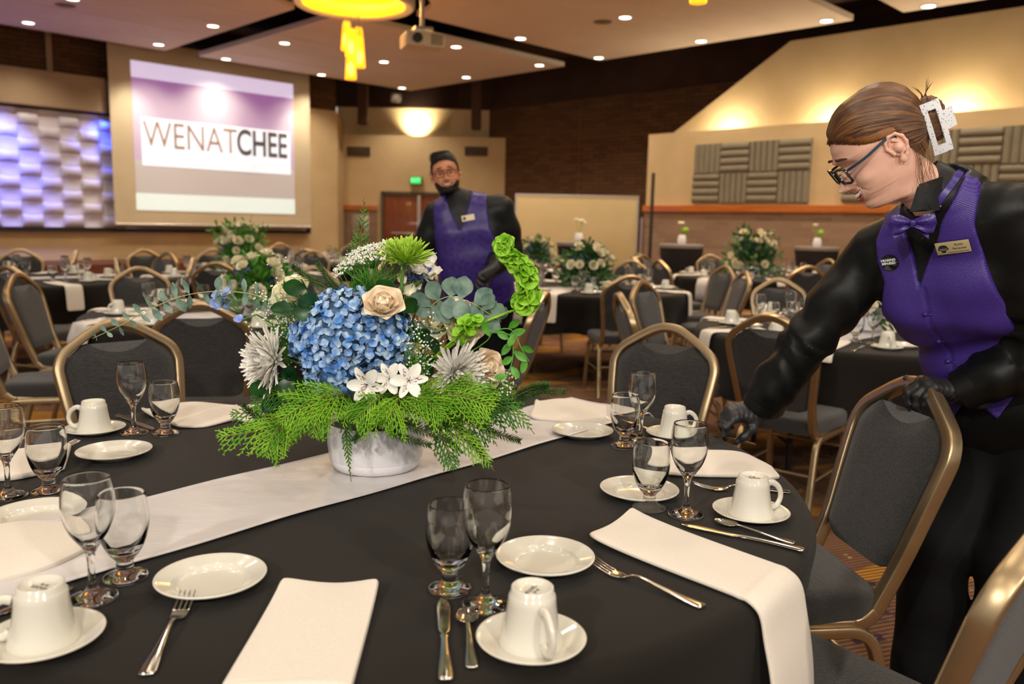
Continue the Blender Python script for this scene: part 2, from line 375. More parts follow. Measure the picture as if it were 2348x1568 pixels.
# --- light of the room: the grid of downlights, cove lights, stage wash
lens_m = mat('lamp_lens', (1, .95, .85), None, .4, emit=(1, .93, .78), estr=9)
ring_m = mat('lamp_trim', srgb(214, 204, 190), None, .5)
def downlight_proto():
    t = thing('ceiling_downlight', 'round recessed ceiling downlight', 'ceiling light', (0, 0, 0))
    mb = MB(); mb.lathe([(.135, 0), (.135, -.012), (.105, -.014), (.10, 0)], 24); obj('trim_ring', mb, ring_m, t)
    mb = MB(); mb.lathe([(0, -.004), (.103, -.004), (.103, .001), (0, .001)], 24); obj('lens', mb, lens_m, t)
    return t
dl0 = downlight_proto(); first = True
PANN = {0: 'far panel', 1: 'left panel', 2: 'right panel', 3: 'upper right panel'}
def dl(v, u, lab, power=150):
    global first
    p = UV(v, u, 4.999)
    if lab:
        if first: o = dl0; o.location = p; o['label'] = lab; o['group'] = 'recessed ceiling downlights'; first = False
        else: o = dup(dl0, p, label=lab, group='recessed ceiling downlights')
    lamp('downlight_beam', 'SPOT', p - Vector((0, 0, .03)), power, WARM, aim=p-Vector((0, 0, 3)), size=.09, angle=125, blend=.7)
rows = ['back', 'middle', 'front']
for i, u in enumerate((19.0-.18, 16.15, 13.6)):
    for j, v in enumerate((9.2, 11.75, 14.3)):
        hid = (i == 2 and j == 0)
        nm = [['left corner', 'back left edge', 'far corner tip'], ['front left edge', 'centre', 'back right edge'], ['', 'front right edge', 'right corner']][i][j]
        dl(v, u, None if hid else f'white downlight at the {nm} of the diamond panel above the far door', 200)
for j, v in enumerate((2.45, 5.0, 7.5)):
    for i, u in enumerate((18.45, 15.85, 13.3)):
        vis = {(2, 0): 'white downlight in the left ceiling panel nearest the screen top', (1, 0): 'white downlight in the left ceiling panel above the dark brick', (2, 1): 'white downlight in the left ceiling panel nearest the yellow drum', (1, 1): 'white downlight at the top edge of the left ceiling panel'}.get((j, i))
        dl(v, u, vis, 200)
for i, u in enumerate((12.0, 9.4, 6.85)):
    for j, v in enumerate((9.5, 12.05, 14.5)):
        vis = {(0, 2): 'white downlight at the far tip of the right ceiling panel', (1, 2): 'white downlight midway along the outer edge of the right ceiling panel', (2, 2): 'white downlight at the right corner of the right ceiling panel', (0, 1): 'white downlight along the left edge of the right ceiling panel', (1, 1): 'white downlight in the centre of the right ceiling panel, left of amber pendants'}.get((i, j))
        dl(v, u, vis, 200)
for i, u in enumerate((5.2, 2.7, .25)):
    for j, v in enumerate((9.5, 12.05, 14.62)):
        dl(v, u, 'white downlight in the ceiling panel at the top right corner' if (i, j) == (0, 2) else None, 200)
for v in (2.55, 5.0, 7.4):
    for u in (11.7, 9.2, 6.9, 5.2, 2.7, .25): dl(v, u, None, 190 if (v == 5.0 and u == 2.7) else 95)
for v in (.75, -1.8, -4.2):
    for u in (9.2, 6.9, 5.2, 2.7, .25, -1.6, -4.1): dl(v, u, None, 62)
for v in (2.55, 5.0):
    for u in (-1.6, -4.1): dl(v, u, None, 62)
for x in (1.75, 4.0, 6.3, 8.6, 10.9):                       # cove lights on the ledge of the acoustic wall
    lamp('cove_light', 'POINT', M_V(15.6, 11.36, 3.36) @ Vector((x, .16, 0)), 58, (1, .88, .64), size=.05)
lamp('cove_light', 'SPOT', (-2.95, 24.62, 3.95), 260, (1, .84, .55), aim=(-2.95, 24.98, 4.25), size=.05, angle=120, blend=.9)
for v, q in ((7.2, 95), (9.2, 60), (11.4, 95)):              # picture wash of the screen
    p = UV(v, 18.7, 4.95); lamp('screen_wash', 'SPOT', p, q*1.5, (1, .9, .74), aim=UV(v, 19.5, 2.4), size=.08, angle=60, blend=.9)
for v, col, q in ((2.4, (.13, .17, 1), 520), (4.6, (.13, .17, 1), 520), (6.75, (.03, .08, 1), 300)):
    lamp('blue_wash', 'SPOT', UV(v, 18.6 if v < 6.5 else 19.62, 3.9 if v < 6.5 else 3.5), q if v < 6.5 else 90, col, aim=UV(v-.1 if v < 6.5 else v-.35, 19.85, 2.0), size=.1, angle=75 if v < 6.5 else 100, blend=.8)
# fill spots added behind the camera to brighten surfaces facing it, no real fixtures
for x, y, z, q in ((-2.6, -3.2, 3.6, 430), (.4, -3.6, 3.7, 400), (3.0, -2.8, 3.6, 300)): lamp('fill_spot', 'SPOT', (x, y, z), q, (1, .93, .84), aim=(.2, 2.4, .9), size=.12, angle=75, blend=.8)
# ================================================================== FIXTURES OF THE ROOM
# --- projection screen with the projected slide
screen_white = mat('screen_fabric', srgb(206, 190, 158), srgb(212, 196, 164), .9, scale=2)
t = thing('projection_screen', 'wide pale projection screen hanging on the stage wall beside the blue woven panels', 'projection screen')
t.matrix_world = M_U(9.3, 19.5)
mb = MB(); mb.box((0, 0, 3.2), (5.0, .02, 4.12)); obj('screen_fabric', mb, screen_white, t)
mb = MB(); mb.tube([(-2.5, 0, 1.14), (2.5, 0, 1.14)], .035, 10); obj('weight_bar', mb, metal_pale, t)
mb = MB(); mb.box((0, .05, 5.32), (5.2, .2, .2), bev=.03); obj('screen_case', mb, black_trim, t)
def glow(name, col, k): return mat(name, tuple(.5*c for c in col), tuple(.5*c for c in col), .9, emit=col, estr=k)
sm = bpy.data.materials.new('projected_image'); sm.use_nodes = True; nt = sm.node_tree; n = nt.nodes; b = n['Principled BSDF']; b.inputs['Base Color'].default_value = (.6, .6, .6, 1); b.inputs['Roughness'].default_value = .9
tc = n.new('ShaderNodeTexCoord'); sx = n.new('ShaderNodeSeparateXYZ'); nt.links.new(tc.outputs['Object'], sx.inputs[0])
cr = n.new('ShaderNodeValToRGB'); mr = n.new('ShaderNodeMapRange'); mr.inputs[1].default_value = 1.47; mr.inputs[2].default_value = 4.77; nt.links.new(sx.outputs[2], mr.inputs[0]); nt.links.new(mr.outputs[0], cr.inputs[0])
cr.color_ramp.interpolation = 'CONSTANT'
stops = [(0, srgb(206, 224, 212)), (.115, srgb(120, 106, 108)), (.31, srgb(132, 118, 122)), (.34, srgb(128, 50, 150)), (.89, srgb(222, 204, 236))]
el = cr.color_ramp.elements
while len(el) < len(stops): el.new(.5)
for e, (p, c_) in zip(el, stops): e.position = p; e.color = (*c_, 1)
nt.links.new(cr.outputs[0], b.inputs['Emission Color']); b.inputs['Emission Strength'].default_value = .75
mb = MB(); mb.box((0, -.016, 3.12), (4.04, .006, 3.3)); sl = obj('projected_slide', mb, sm, t, smooth=False)
mb = MB(); mb.box((.03, -.022, 3.02), (3.76, .006, 1.08)); obj('title_block', mb, glow('slide_white', srgb(246, 246, 250), .85), sl)
FX = Matrix.Rotation(PI/2, 4, 'X')
def TR(x, y, z): return Matrix.Translation((x, y, z))
text('title_lettering', 'WENAT', .86, TR(-1.82, -.03, 3.16) @ FX, mat('slide_brown', srgb(150, 120, 104), None, .9, emit=srgb(150, 120, 104), estr=.35), sl, align='LEFT', sx=.74, bold=-.006)
text('title_lettering', 'CHEE', .86, TR(.43, -.03, 3.16) @ FX, mat('slide_grey', srgb(92, 84, 88), None, .9, emit=srgb(92, 84, 88), estr=.2), sl, align='LEFT', sx=.665, bold=.016)
text('subtitle_lettering', 'CONVENTION  CENTER', .25, TR(.05, -.03, 2.62) @ FX, mat('slide_pale', srgb(222, 218, 226), None, .9, emit=srgb(222, 218, 226), estr=.6), sl, sx=1.25)
# --- woven wall panels, lit blue
wm = mat('woven_panel', srgb(206, 202, 214), srgb(214, 210, 222), .45, scale=1)
mb = MB(); nx, nz = 250, 190; W, H = 5.6, 2.46; cw, ch = .40, .265; V = []; F = []
for i in range(nx+1):
    for j in range(nz+1):
        x = -W/2+W*i/nx; z = H*j/nz; ci, cj = math.floor(x/cw), math.floor(z/ch); fx, fz = x/cw-ci, z/ch-cj
        if (ci+cj) % 2 == 0: h = .09*max(0, math.sin(PI*fz))**.6*(.55+.45*math.sin(PI*fx)) + .02
        else: h = .05*max(0, math.sin(PI*fx))**.5*(.8-.5*math.sin(PI*fz)) + .01
        V.append((x, -h, z))
for i in range(nx):
    for j in range(nz): a = i*(nz+1)+j; F.append((a, a+nz+1, a+nz+2, a+1))
mb.add(V, F)
t = tag(obj('woven_wall_panel', mb, wm, M=M_U(4.25, 19.86, 1.06), sharp=0), 'blue-lit relief panel of interwoven bands on the stage wall left of the screen', 'wall panel')
# --- acoustic panels
am = mat('acoustic_fabric', srgb(134, 126, 106), srgb(142, 134, 114), .9, scale=4, sheen=.2)
def ac_panel(vert):
    mb = MB(); w_, h_ = .655, .615; mb.box((0, .01, 0), (w_, .02, h_)); k = 5 if vert else 4
    for i in range(k):
        c_ = -.5 + (i+.5)/k
        sect = [(math.cos(PI*q/8)*.5, math.sin(PI*q/8)*.5) for q in range(9)]
        if vert:
            r_ = [[Vector((c_*w_+a*w_/k*.98, -.0-q*.13, z)) for a, q in sect] for z in (-h_/2*.98, h_/2*.98)]
        else:
            r_ = [[Vector((x, -.0-q*.13, c_*h_+a*h_/k*.98)) for a, q in sect] for x in (-w_/2*.98, w_/2*.98)]
        mb.loft(r_)
    return mb
protos = {}
for gi, (u_start, cols, gname) in enumerate(((10.1, 4, 'left block'), (6.8, 6, 'right block'))):
    for c_ in range(cols):
        for r_ in range(2):
            vert = (c_+r_) % 2 == 0
            M = M_V(15.57, u_start-.33-.66*c_, 1.88+.31+.62*(1-r_))
            lab = f"grey {'upright' if vert else 'level'}-ribbed acoustic panel, {'upper' if r_ == 0 else 'lower'} row, {['first', 'second', 'third', 'fourth', 'fifth', 'sixth'][c_]} in the {gname} above the rail"
            if vert not in protos: o = protos[vert] = obj('acoustic_panel', ac_panel(vert), am)
            else: o = protos[vert].copy(); COL.objects.link(o)
            o.matrix_world = M; tag(o, lab, 'acoustic panel', 'ribbed acoustic panels on the right wall')
# --- chandeliers: a drum with amber glass pendants
drum_out = mat('drum_plaster', srgb(206, 192, 186), srgb(214, 200, 194), .8)
drum_in = mat('drum_gold', srgb(240, 176, 14), srgb(244, 184, 24), .55)
amber = mat('amber_glass', (1.0, .50, .05), (1.0, .56, .08), .12, trans=.9, ior=1.2, emit=(1, .42, .02), estr=.75)
bulb_m = mat('bulb', (1, .9, .7), None, .4, emit=(1, .86, .55), estr=26)
cord_m = mat('lamp_cord', srgb(60, 42, 24), None, .6)
def chandelier(v, u, lab, pend):
    p = UV(v, u, 4.92); t = thing('drum_chandelier', lab, 'chandelier', p)
    mb = MB(); R = 1.02; mb.lathe([(R-.16, .03), (R-.04, 0), (R, .03), (R, .75), (R-.05, .75)], 64); obj('drum', mb, drum_out, t)
    mb = MB(); mb.lathe([(.36, .36), (.6, .35), (.82, .24), (R-.15, .04), (R-.13, .02)], 64); obj('gold_reflector', mb, drum_in, t)
    mb = MB(); mb.lathe([(0, .33), (.36, .34), (.38, .37), (0, .37)], 32); obj('mounting_plate', mb, dark_brown, t)
    for x, y, z, L in pend:
        mb = MB(); mb.lathe([(.045, L), (.07, L-.05), (.085, L*.55), (.098, .02), (.092, .0), (.085, .02), (.075, L*.55), (.06, L-.06), (.035, L-.01)], 20, (x, y, z)); g = obj('glass_pendant', mb, amber, t)
        mb = MB(); mb.sphere((x, y, z+L*.36), (.06, .06, .11), 14, 10); obj('bulb', mb, bulb_m, g)
        mb = MB(); mb.tube([(x, y, z+L), (x, y, .35)], .006, 6); obj('cord', mb, cord_m, g)
    for k in range(4): lamp('drum_glow', 'POINT', (.5*math.cos(PI/2*k), .5*math.sin(PI/2*k), .12), 26, (1, .72, .25), size=.1, parent=t)
    lamp('pendant_glow', 'POINT', (0, 0, -.75), 60, (1, .62, .22), size=.2, parent=t)
    return t
pd = [(-.13, 0, -.72, .48), (-.05, -.06, -.83, .46), (.06, .05, -.80, .48), (-.08, .07, -1.18, .5), (.09, -.03, -1.0, .5), (.02, .08, -.9, .46)]
chandelier(8.3, 12.25, 'large plaster drum chandelier glowing gold inside with amber glass pendants', pd)
chandelier(8.45, 5.38, 'drum chandelier at the top of the picture showing only its amber pendants', [(-.14, 0, -1.05, .5), (.02, -.05, -.86, .46), (.13, .04, -.92, .48), (.0, .1, -.75, .44)])
# --- projector, ceiling speakers, speaker box, vents, exit sign
t = thing('projector', 'white ceiling projector lit yellow beside the glowing drum', 'projector', aty(968, 96, 13.6), math.radians(20))
mb = MB(); mb.box((0, 0, 0), (.62, .5, .22), bev=.03); obj('body', mb, mat('projector_shell', srgb(214, 196, 168), None, .5), t)
mb = MB(); mb.tube([(0, 0, .1), (0, 0, .75)], .035, 10); mb.box((0, 0, .16), (.3, .3, .1), bev=.02); obj('mount', mb, metal_pale, t)
mb = MB(); mb.tube([(-.14, -.25, .0), (-.14, -.31, .0)], .075, 20); obj('lens', mb, black_trim, t)
mb = MB()
for k in range(6): mb.box((.18, -.252, -.07+.028*k), (.2, .012, .012))
obj('vent', mb, black_trim, t)
gm = mat('grille_grey', srgb(120, 100, 80), None, .7)
for x, y, lab in ((150, 12, 'round flush ceiling speaker in the left panel'), (1382, 50, 'round flush ceiling speaker in the right ceiling panel')):
    mb = MB(); mb.lathe([(0, -.012), (.15, -.012), (.17, -.004), (.17, .002)], 24); o = obj('ceiling_speaker', mb, gm, loc=at(x, y, 5.0)); tag(o, lab, 'speaker')
t = thing('wall_speaker', 'small white loudspeaker box under the far tip of the ceiling', 'speaker', aty(908, 224, 24.0), .3)
mb = MB(); mb.box((0, 0, 0), (.3, .22, .24), bev=.04); obj('cabinet', mb, metal_pale, t)
mb = MB(); mb.box((0, .1, .35), (.05, .05, .6)); obj('bracket', mb, black_trim, t)
vm = mat('vent_dark', srgb(52, 40, 30), None, .7)
for x, lab in ((822, 'dark wall vent above the doors, farther from the man in the purple vest'), (1092, 'dark wall vent above the man in the purple vest')):
    p = aty(x, 347, 24.46); t = thing('air_vent', lab, 'vent', p)
    mb = MB(); mb.box((0, .02, 0), (.66, .04, .26)); obj('grille_frame', mb, vm, t)
    mb = MB()
    for k in range(5): mb.box((0, -.01, -.09+.045*k), (.58, .03, .012), Matrix.Rotation(.5, 3, 'X'))
    obj('slat', mb, gm, t)
t = thing('exit_sign', 'small lit green exit sign above the wooden double door', 'exit sign', aty(954, 414, 24.38))
mb = MB(); mb.box((0, 0, 0), (.36, .2, .24), bev=.01); obj('housing', mb, mat('sign_housing', srgb(150, 130, 110), None, .6), t)
mb = MB(); mb.box((0, -.105, 0), (.29, .01, .18)); obj('face', mb, mat('sign_green', (.0, .5, .1), None, .5, emit=(.0, .62, .12), estr=1.0), t)
text('lettering', 'EXIT', .13, TR(0, -.115, 0) @ FX, mat('sign_pale', (.4, 1, .5), None, .5, emit=(.4, 1, .55), estr=1.0), t)
t = thing('wall_notice', 'pale framed notice with a red patch beside the wooden double door', 'notice', aty(826, 520, 24.44))
mb = MB(); mb.box((0, 0, 0), (.5, .03, .72), bev=.005); obj('board', mb, metal_pale, t)
mb = MB(); mb.box((.04, -.02, -.05), (.16, .02, .22)); obj('red_patch', mb, mat('red_patch', srgb(150, 40, 40), None, .6), t)
# --- whiteboard and post by the far wall
t = thing('whiteboard', 'large cream whiteboard standing against the brown brick wall', 'whiteboard', (1.3, 17.5, 0), -.03)
mb = MB(); mb.box((0, 0, 1.2), (2.54, .03, 1.5), bev=.005); obj('board', mb, mat('board_cream', srgb(206, 186, 138), srgb(212, 192, 146), .5, scale=2), t)
mb = MB()
for x in (-1.28, 1.28): mb.box((x, 0, 1.2), (.03, .05, 1.56))
for z in (.44, 1.96): mb.box((0, 0, z), (2.56, .05, .03))
obj('edge_frame', mb, metal_pale, t)
for x in (-1.15, 1.15):
    mb = MB(); mb.tube([(x, 0, .05), (x, 0, .45)], .02, 8); mb.box((x, 0, .05), (.06, .6, .05), bev=.01); obj('leg', mb, black_trim, t)
mb = MB(); mb.box((0, .03, .2), (2.5, .02, .4)); obj('base_panel', mb, black_trim, t)
t = thing('tall_stand', 'tall dark post standing at the right edge of the cream whiteboard', 'stand', (2.85, 17.3, 0))
mb = MB(); mb.box((0, 0, 1.25), (.07, .05, 2.4), bev=.01); obj('post', mb, mat('post_black', srgb(44, 38, 34), None, .5), t)
mb = MB(); mb.lathe([(0, 0), (.14, 0), (.14, .02), (.05, .05), (0, .05)], 20); obj('base', mb, black_trim, t)
# --- cocktail tables with bud vases
cloth_black = mat('black_spandex', srgb(18, 16, 16), srgb(24, 21, 20), .8)
top_grey = mat('cocktail_top', srgb(120, 112, 104), srgb(128, 120, 112), .5)
white_pot = mat('white_ceramic_vase', srgb(226, 222, 222), srgb(232, 229, 230), .25)
cream_petal = mat('cream_petal', srgb(236, 224, 186), srgb(244, 236, 210), .6, scale=60, sss=.15)
leaf_lime = mat('lime_leaf', srgb(126, 168, 30), srgb(150, 190, 50), .5, scale=40)
for (x, y, yy, lab, kind) in ((1327, 555, 13.5, 'in front of the cream whiteboard', 0), (1563, 560, 13.6, 'beside the tall dark post', 1), (1873, 566, 13.9, 'nearest the woman in the purple vest', 2)):
    p = aty(x, y, yy); t = thing('cocktail_table', f'tall round cocktail table in a black stretch cover {lab}', 'cocktail table', (p.x, p.y, 0), 0, 'tall cocktail tables along the wall')
    mb = MB(); mb.lathe([(0, 1.0), (.35, 1.0), (.365, 1.015), (.365, 1.06), (.355, 1.07), (0, 1.07)], 32); obj('table_top', mb, top_grey, t)
    mb = MB(); V = []; F = []; nn_, kk = 48, 14
    for j in range(kk):
        z = 1.03 - 1.02*j/(kk-1); s_ = j/(kk-1)
        for i in range(nn_):
            a = 2*PI*i/nn_; foot = abs(math.cos(2*a))**6
            r_ = .355*(1-s_)**1.6 + .17*(1-(2*s_-1)**2)*.75 + s_**3*(.16+.2*foot)
            V.append((r_*math.cos(a), r_*math.sin(a), z))
    for j in range(kk-1):
        for i in range(nn_): F.append((j*nn_+i, j*nn_+(i+1) % nn_, (j+1)*nn_+(i+1) % nn_, (j+1)*nn_+i))
    mb.add(V, F); obj('stretch_cover', mb, cloth_black, t)
    b_ = thing('bud_vase', f'white bud vase on the cocktail table {lab}', 'vase', (p.x, p.y, 1.07), 0, 'bud vases on the cocktail tables')
    mb = MB(); mb.lathe([(0, 0), (.06, 0), (.075, .05), (.06, .13), (.05, .15), (.045, .15), (.05, .12), (.06, .05), (0, .02)], 20); obj('vase_body', mb, white_pot, b_)
    rnd = random.Random(kind)
    mb = MB(); st = [((.03-.06*kind, 0, .33), .05), ((.07, .02, .30), .045), ((-.05, .0, .35), .04)][:1 if kind == 1 else 3]
    for c_, r_ in st: mb.tube([(0, 0, .1), (c_[0]*.5, 0, .2), c_], .004, 6)
    if kind: mb.sphere((.05, 0, .23), (.06, .04, .05), 8, 6)
    obj('stem', mb, leaf_lime, b_)
    mb = MB()
    for c_, r_ in (st if kind != 2 else st[2:]):
        for q in range(14):
            a = q*2.4; d_ = Vector((math.cos(a)*math.sqrt(q/14), math.sin(a)*math.sqrt(q/14), .5)); mb.sphere(Vector(c_)+d_*r_*.7, (r_*.5, r_*.35, r_*.4), 7, 5)
    obj('blossom', mb, cream_petal, b_)
# ================================================================== CHAIRS, TABLES, TABLEWARE
champagne = mat('champagne_metal', srgb(168, 146, 112), srgb(178, 156, 122), .33, .85, scale=6)
fabric = mat('charcoal_fabric', srgb(28, 28, 29), srgb(60, 58, 56), .92, scale=90, detail=5, stretch=(.5, 3.5, 3.5), bump=.5, bscale=300, bstretch=(.5, 2, 2), sheen=.25, lo=.3, hi=.72)
def rrect(k=.35, a=1.0, b=1.0):                # rounded square section
    o = []
    for sx, sy in ((1, 1), (-1, 1), (-1, -1), (1, -1)):
        for q in ((0, 1, 2) if sx*sy > 0 else (2, 1, 0)):
            t_ = PI/4*q; o.append((a*sx*(1-k+k*math.cos(t_)), b*sy*(1-k+k*math.sin(t_))))
    return o
def round_path(P, r, n=5):                     # a polyline with its corners rounded to radius r
    P = [Vector(p) for p in P]; out = [P[0]]
    for i in range(1, len(P)-1):
        a, b, c_ = P[i-1], P[i], P[i+1]; u, v = (a-b).normalized(), (c_-b).normalized(); d = min(r, (a-b).length*.45, (c_-b).length*.45)
        p, q = b+u*d, b+v*d
        out += [p*(1-t_)**2 + b*2*t_*(1-t_) + q*t_*t_ for t_ in [k/n for k in range(n+1)]]
    return out + [P[-1]]
CH = .96
BACK = [(.158, .45), (.172, .56), (.188, .68), (.200, .78), (.200, .825), (.178, .868), (.122, .908), (.068, .940), (.035, .953), (0, .957)]
def lean(z): return -.205 - .30*(z-.47) if z > .47 else -.205
def back_pt(x, z, off=0.0): return Vector((x, lean(z)+off, z))
def chair_proto():
    t = thing('banquet_chair', 'charcoal banquet chair', 'chair')
    # seat
    pts = []
    for (x, y, r_) in ((.175, -.20, .04), (.205, .21, .06), (-.205, .21, .06), (-.175, -.20, .04)): pts.append(Vector((x, y, 0)))
    ring = round_path([ (pts[3]+pts[0])/2 ] + pts + [ (pts[3]+pts[0])/2 ], .06)[:-1]
    mb = MB(); R = []
    for z, s_ in ((.415, .97), (.425, 1.0), (.462, 1.0), (.476, .985), (.487, .93), (.492, .80), (.494, .5), (.494, .1)): R.append([Vector((p.x*s_, p.y*s_, z)) for p in ring])
    mb.loft(R); obj('seat', mb, fabric, t, sharp=50)
    # back cushion: fills the frame below the hand hole
    mb = MB(); N = 21; rows_ = []
    bx = [z for x, z in BACK]; hw_at = lambda z: float(np.interp(z, [.525, .53, .545, .58, .66, .72, .78, .83, .87], [.115, .138, .152, .160, .170, .177, .184, .186, .180]))
    inner = lambda x: float(np.interp(abs(x), [0, .035, .068, .122, .165, .19, .2], [.938, .935, .922, .890, .858, .82, .79]))
    for i in range(19):
        k = i/18; k = k*k*(3-2*k)*.35 + k*.65; fr, bk = [], []
        for j in range(N):
            s_ = -1+2*j/(N-1); s_ = math.copysign(abs(s_)**.85, s_); xg = s_*.186
            zt_ = min(inner(xg), .860+.040*(xg/.11)**2)
            z = .525+(zt_-.525)*k; hw = hw_at(z); edge = (1-abs(s_)**8); ee = .35+.65*min(1, k*9)*min(1, (1-k)*9)
            fr.append(back_pt(hw*s_, z, .005+.021*edge*ee)); bk.append(back_pt(hw*s_, z, -.005-.013*edge*ee))
        rows_.append(fr + bk[::-1])
    mb.loft(rows_); obj('backrest', mb, fabric, t, sharp=50)
    # tube frame of the back: runs under the seat on both sides and over the crown
    side = [Vector((.165, .10, .405)), Vector((.165, -.16, .405)), back_pt(.165, .50)]
    half = [back_pt(x, z) for x, z in BACK[1:]]
    right = round_path(side, .07, 6)[:-1] + half
    full = right + [Vector((-p.x, p.y, p.z)) for p in right[-2::-1]]
    full = [Vector(p) for p in full]
    dense = catmull(full, 110)
    mb = MB(); mb.tube(dense, 1.0, sect=rrect(.3, .0155, .018), up=(1, 0, 0)); obj('back_frame', mb, champagne, t, sharp=60)
    for s_ in (1, -1):
        mb = MB(); mb.tube(round_path([(s_*.195, .245, 0), (s_*.18, .19, .395), (s_*.18, -.0, .395)], .06, 6), 1.0, sect=rrect(.3, .014, .014), up=(1, 0, 0)); obj('leg', mb, champagne, t, sharp=60)
        mb = MB(); mb.tube(round_path([(s_*.195, -.27, 0), (s_*.18, -.165, .395), (s_*.18, -.0, .395)], .06, 6), 1.0, sect=rrect(.3, .014, .014), up=(1, 0, 0)); obj('leg', mb, champagne, t, sharp=60)
    mb = MB(); mb.tube([(-.185, .20, .30), (.185, .20, .30)], .008, 8); mb.tube([(-.187, -.21, .235), (.187, -.21, .235)], .008, 8)
    for s_ in (1, -1): mb.tube([(s_*.186, .215, .21), (s_*.186, -.225, .21)], .007, 8)
    obj('stretcher', mb, champagne, t)
    return t
chair0 = chair_proto(); chair_used = [False]; CHAIRS = []
def chair(x, y, face, label, group):           # face: angle of the direction the sitter looks
    rz = face - PI/2; CHAIRS.append((x, y))
    if not chair_used[0]:
        chair_used[0] = True; chair0.location = (x, y, 0); chair0.rotation_euler = (0, 0, rz); return tag(chair0, label, group=group)
    return dup(chair0, (x, y, 0), rz, label, group)

black_cloth = mat('black_tablecloth', srgb(19, 15, 10), srgb(25, 20, 14), .85, scale=500, detail=2, spec=.3, sheen=.06, bump=.12, bscale=900)
white_cloth = mat('white_napkin_cloth', srgb(220, 211, 198), srgb(228, 219, 206), .85, scale=400, bump=.08, bscale=700, sheen=.2)
satin = mat('white_satin', srgb(200, 194, 192), srgb(212, 206, 204), .34, scale=3, sheen=.4, bump=.35, bscale=9, bstretch=(1, 3, 1))
table_grey = mat('table_metal', srgb(40, 38, 36), None, .5, .5)
def cloth_mesh(R, drop, seed, n=144, zt=.76):
    rnd = random.Random(seed); mb = MB(); V = []; F = []
    ph = [rnd.uniform(0, 2*PI) for _ in range(4)]; nf = rnd.choice((9, 10, 11))
    def wave(a): return .55*math.sin(nf*a+ph[0]) + .3*math.sin((nf+4)*a+ph[1]) + .25*math.sin(5*a+ph[2])
    prof = [(0, 0)] + [(R*k/8, 0) for k in range(1, 8)] + [(R-.02, 0)] + [(R-.02+.03*math.sin(t_), -.03*(1-math.cos(t_))) for t_ in (PI/8, PI/4, 3*PI/8, PI/2)]
    for k in range(1, 9): prof.append((R+.01, -.03-(drop-.03)*k/8))
    V.append((0, 0, zt)); k = len(prof)
    for q in range(1, k):
        r_, z = prof[q]; d = max(0, (-z-.02)/drop)
        for i in range(n):
            a = 2*PI*i/n; wv_ = wave(a); rr = r_ + (.004+.075*d**.9)*(wv_-.75)*min(1, d*2.5) + .025*d
            V.append((rr*math.cos(a), rr*math.sin(a), zt+z*(1+.03*wv_*d)))
    for i in range(n): F.append((0, 1+i, 1+(i+1) % n))
    for q in range(k-2):
        for i in range(n): F.append((1+q*n+i, 1+(q+1)*n+i, 1+(q+1)*n+(i+1) % n, 1+q*n+(i+1) % n))
    mb.add(V, F); return mb
table0 = [None]
def round_table(x, y, label, R=.93):
    if table0[0]: return dup(table0[0], (x, y, 0), 0, label)
    t = thing('round_table', label, 'table', (x, y, 0), 0, 'round banquet tables'); table0[0] = t
    mb = MB(); mb.lathe([(0, .73), (R-.03, .73), (R-.03, .752), (0, .752)], 48); obj('table_top', mb, table_grey, t)
    for s_ in (-1, 1):
        for q in (-1, 1):
            mb = MB(); mb.tube([(s_*.5, q*.33, 0), (s_*.5, q*.33, .73)], .016, 8); obj('leg', mb, table_grey, t)
        mb = MB(); mb.tube([(s_*.5, -.33, .16), (s_*.5, .33, .16)], .01, 6); obj('crossbar', mb, table_grey, t)
    return t
# --- crockery
china = mat('white_china', srgb(214, 210, 196), srgb(222, 218, 205), .12, scale=8, coat=.5)
ink = mat('maker_mark_ink', srgb(40, 42, 44), None, .5)
def cat_mesh(fn, name): mb = MB(); fn(mb); return mb
plate_mb = MB(); plate_mb.lathe([(0, .0045), (.048, .0045), (.0525, .0055), (.0555, .0095), (.0575, .0125), (.060, .0138), (.078, .0185), (.082, .0208), (.084, .0208), (.0848, .0196), (.083, .0170), (.06, .0085), (.05, .001), (.047, 0), (0, .001)], 64)
saucer_mb = MB(); saucer_mb.lathe([(0, .005), (.03, .005), (.034, .0035), (.037, .0045), (.045, .008), (.07, .0165), (.0745, .0185), (.076, .018), (.0745, .0155), (.045, .004), (.038, 0), (0, .001)], 64)
cup_mb = MB()                                   # upside down: mouth at z = 0, foot on top
cup_mb.lathe([(.0425, .002), (.044, 0), (.0455, .0015), (.0445, .006), (.0405, .018), (.037, .034), (.0345, .050), (.033, .063), (.0322, .071), (.0305, .0735), (.0295, .0745), (.0288, .0825), (.0275, .0835), (.0258, .0825), (.0248, .0785), (.012, .0775), (0, .0775)], 56)
handle_mb = MB(); hp = catmull([(.035, 0, .062), (.048, 0, .064), (.064, 0, .052), (.070, 0, .034), (.063, 0, .017), (.050, 0, .012), (.040, 0, .018)], 22)
handle_mb.tube(hp, [.0058-.0012*math.sin(PI*k/21) for k in range(22)], sect=[(math.cos(2*PI*i/10)*1.0, math.sin(2*PI*i/10)*1.25) for i in range(10)], up=(0, 1, 0))
glass_m = bpy.data.materials.new('clear_glass'); glass_m.use_nodes = True; nt = glass_m.node_tree; b = nt.nodes['Principled BSDF']
b.inputs['Base Color'].default_value = (.985, .995, .99, 1); b.inputs['Roughness'].default_value = 0.0; b.inputs['Transmission Weight'].default_value = 1.0; b.inputs['IOR'].default_value = 1.5
_n = nt.nodes.new('ShaderNodeTexNoise'); _n.inputs['Scale'].default_value = 30; _c = nt.nodes.new('ShaderNodeValToRGB'); nt.links.new(_n.outputs['Fac'], _c.inputs[0]); _c.color_ramp.elements[0].color = (.975, .99, .985, 1); _c.color_ramp.elements[1].color = (.99, .998, .995, 1); nt.links.new(_c.outputs[0], b.inputs['Base Color'])
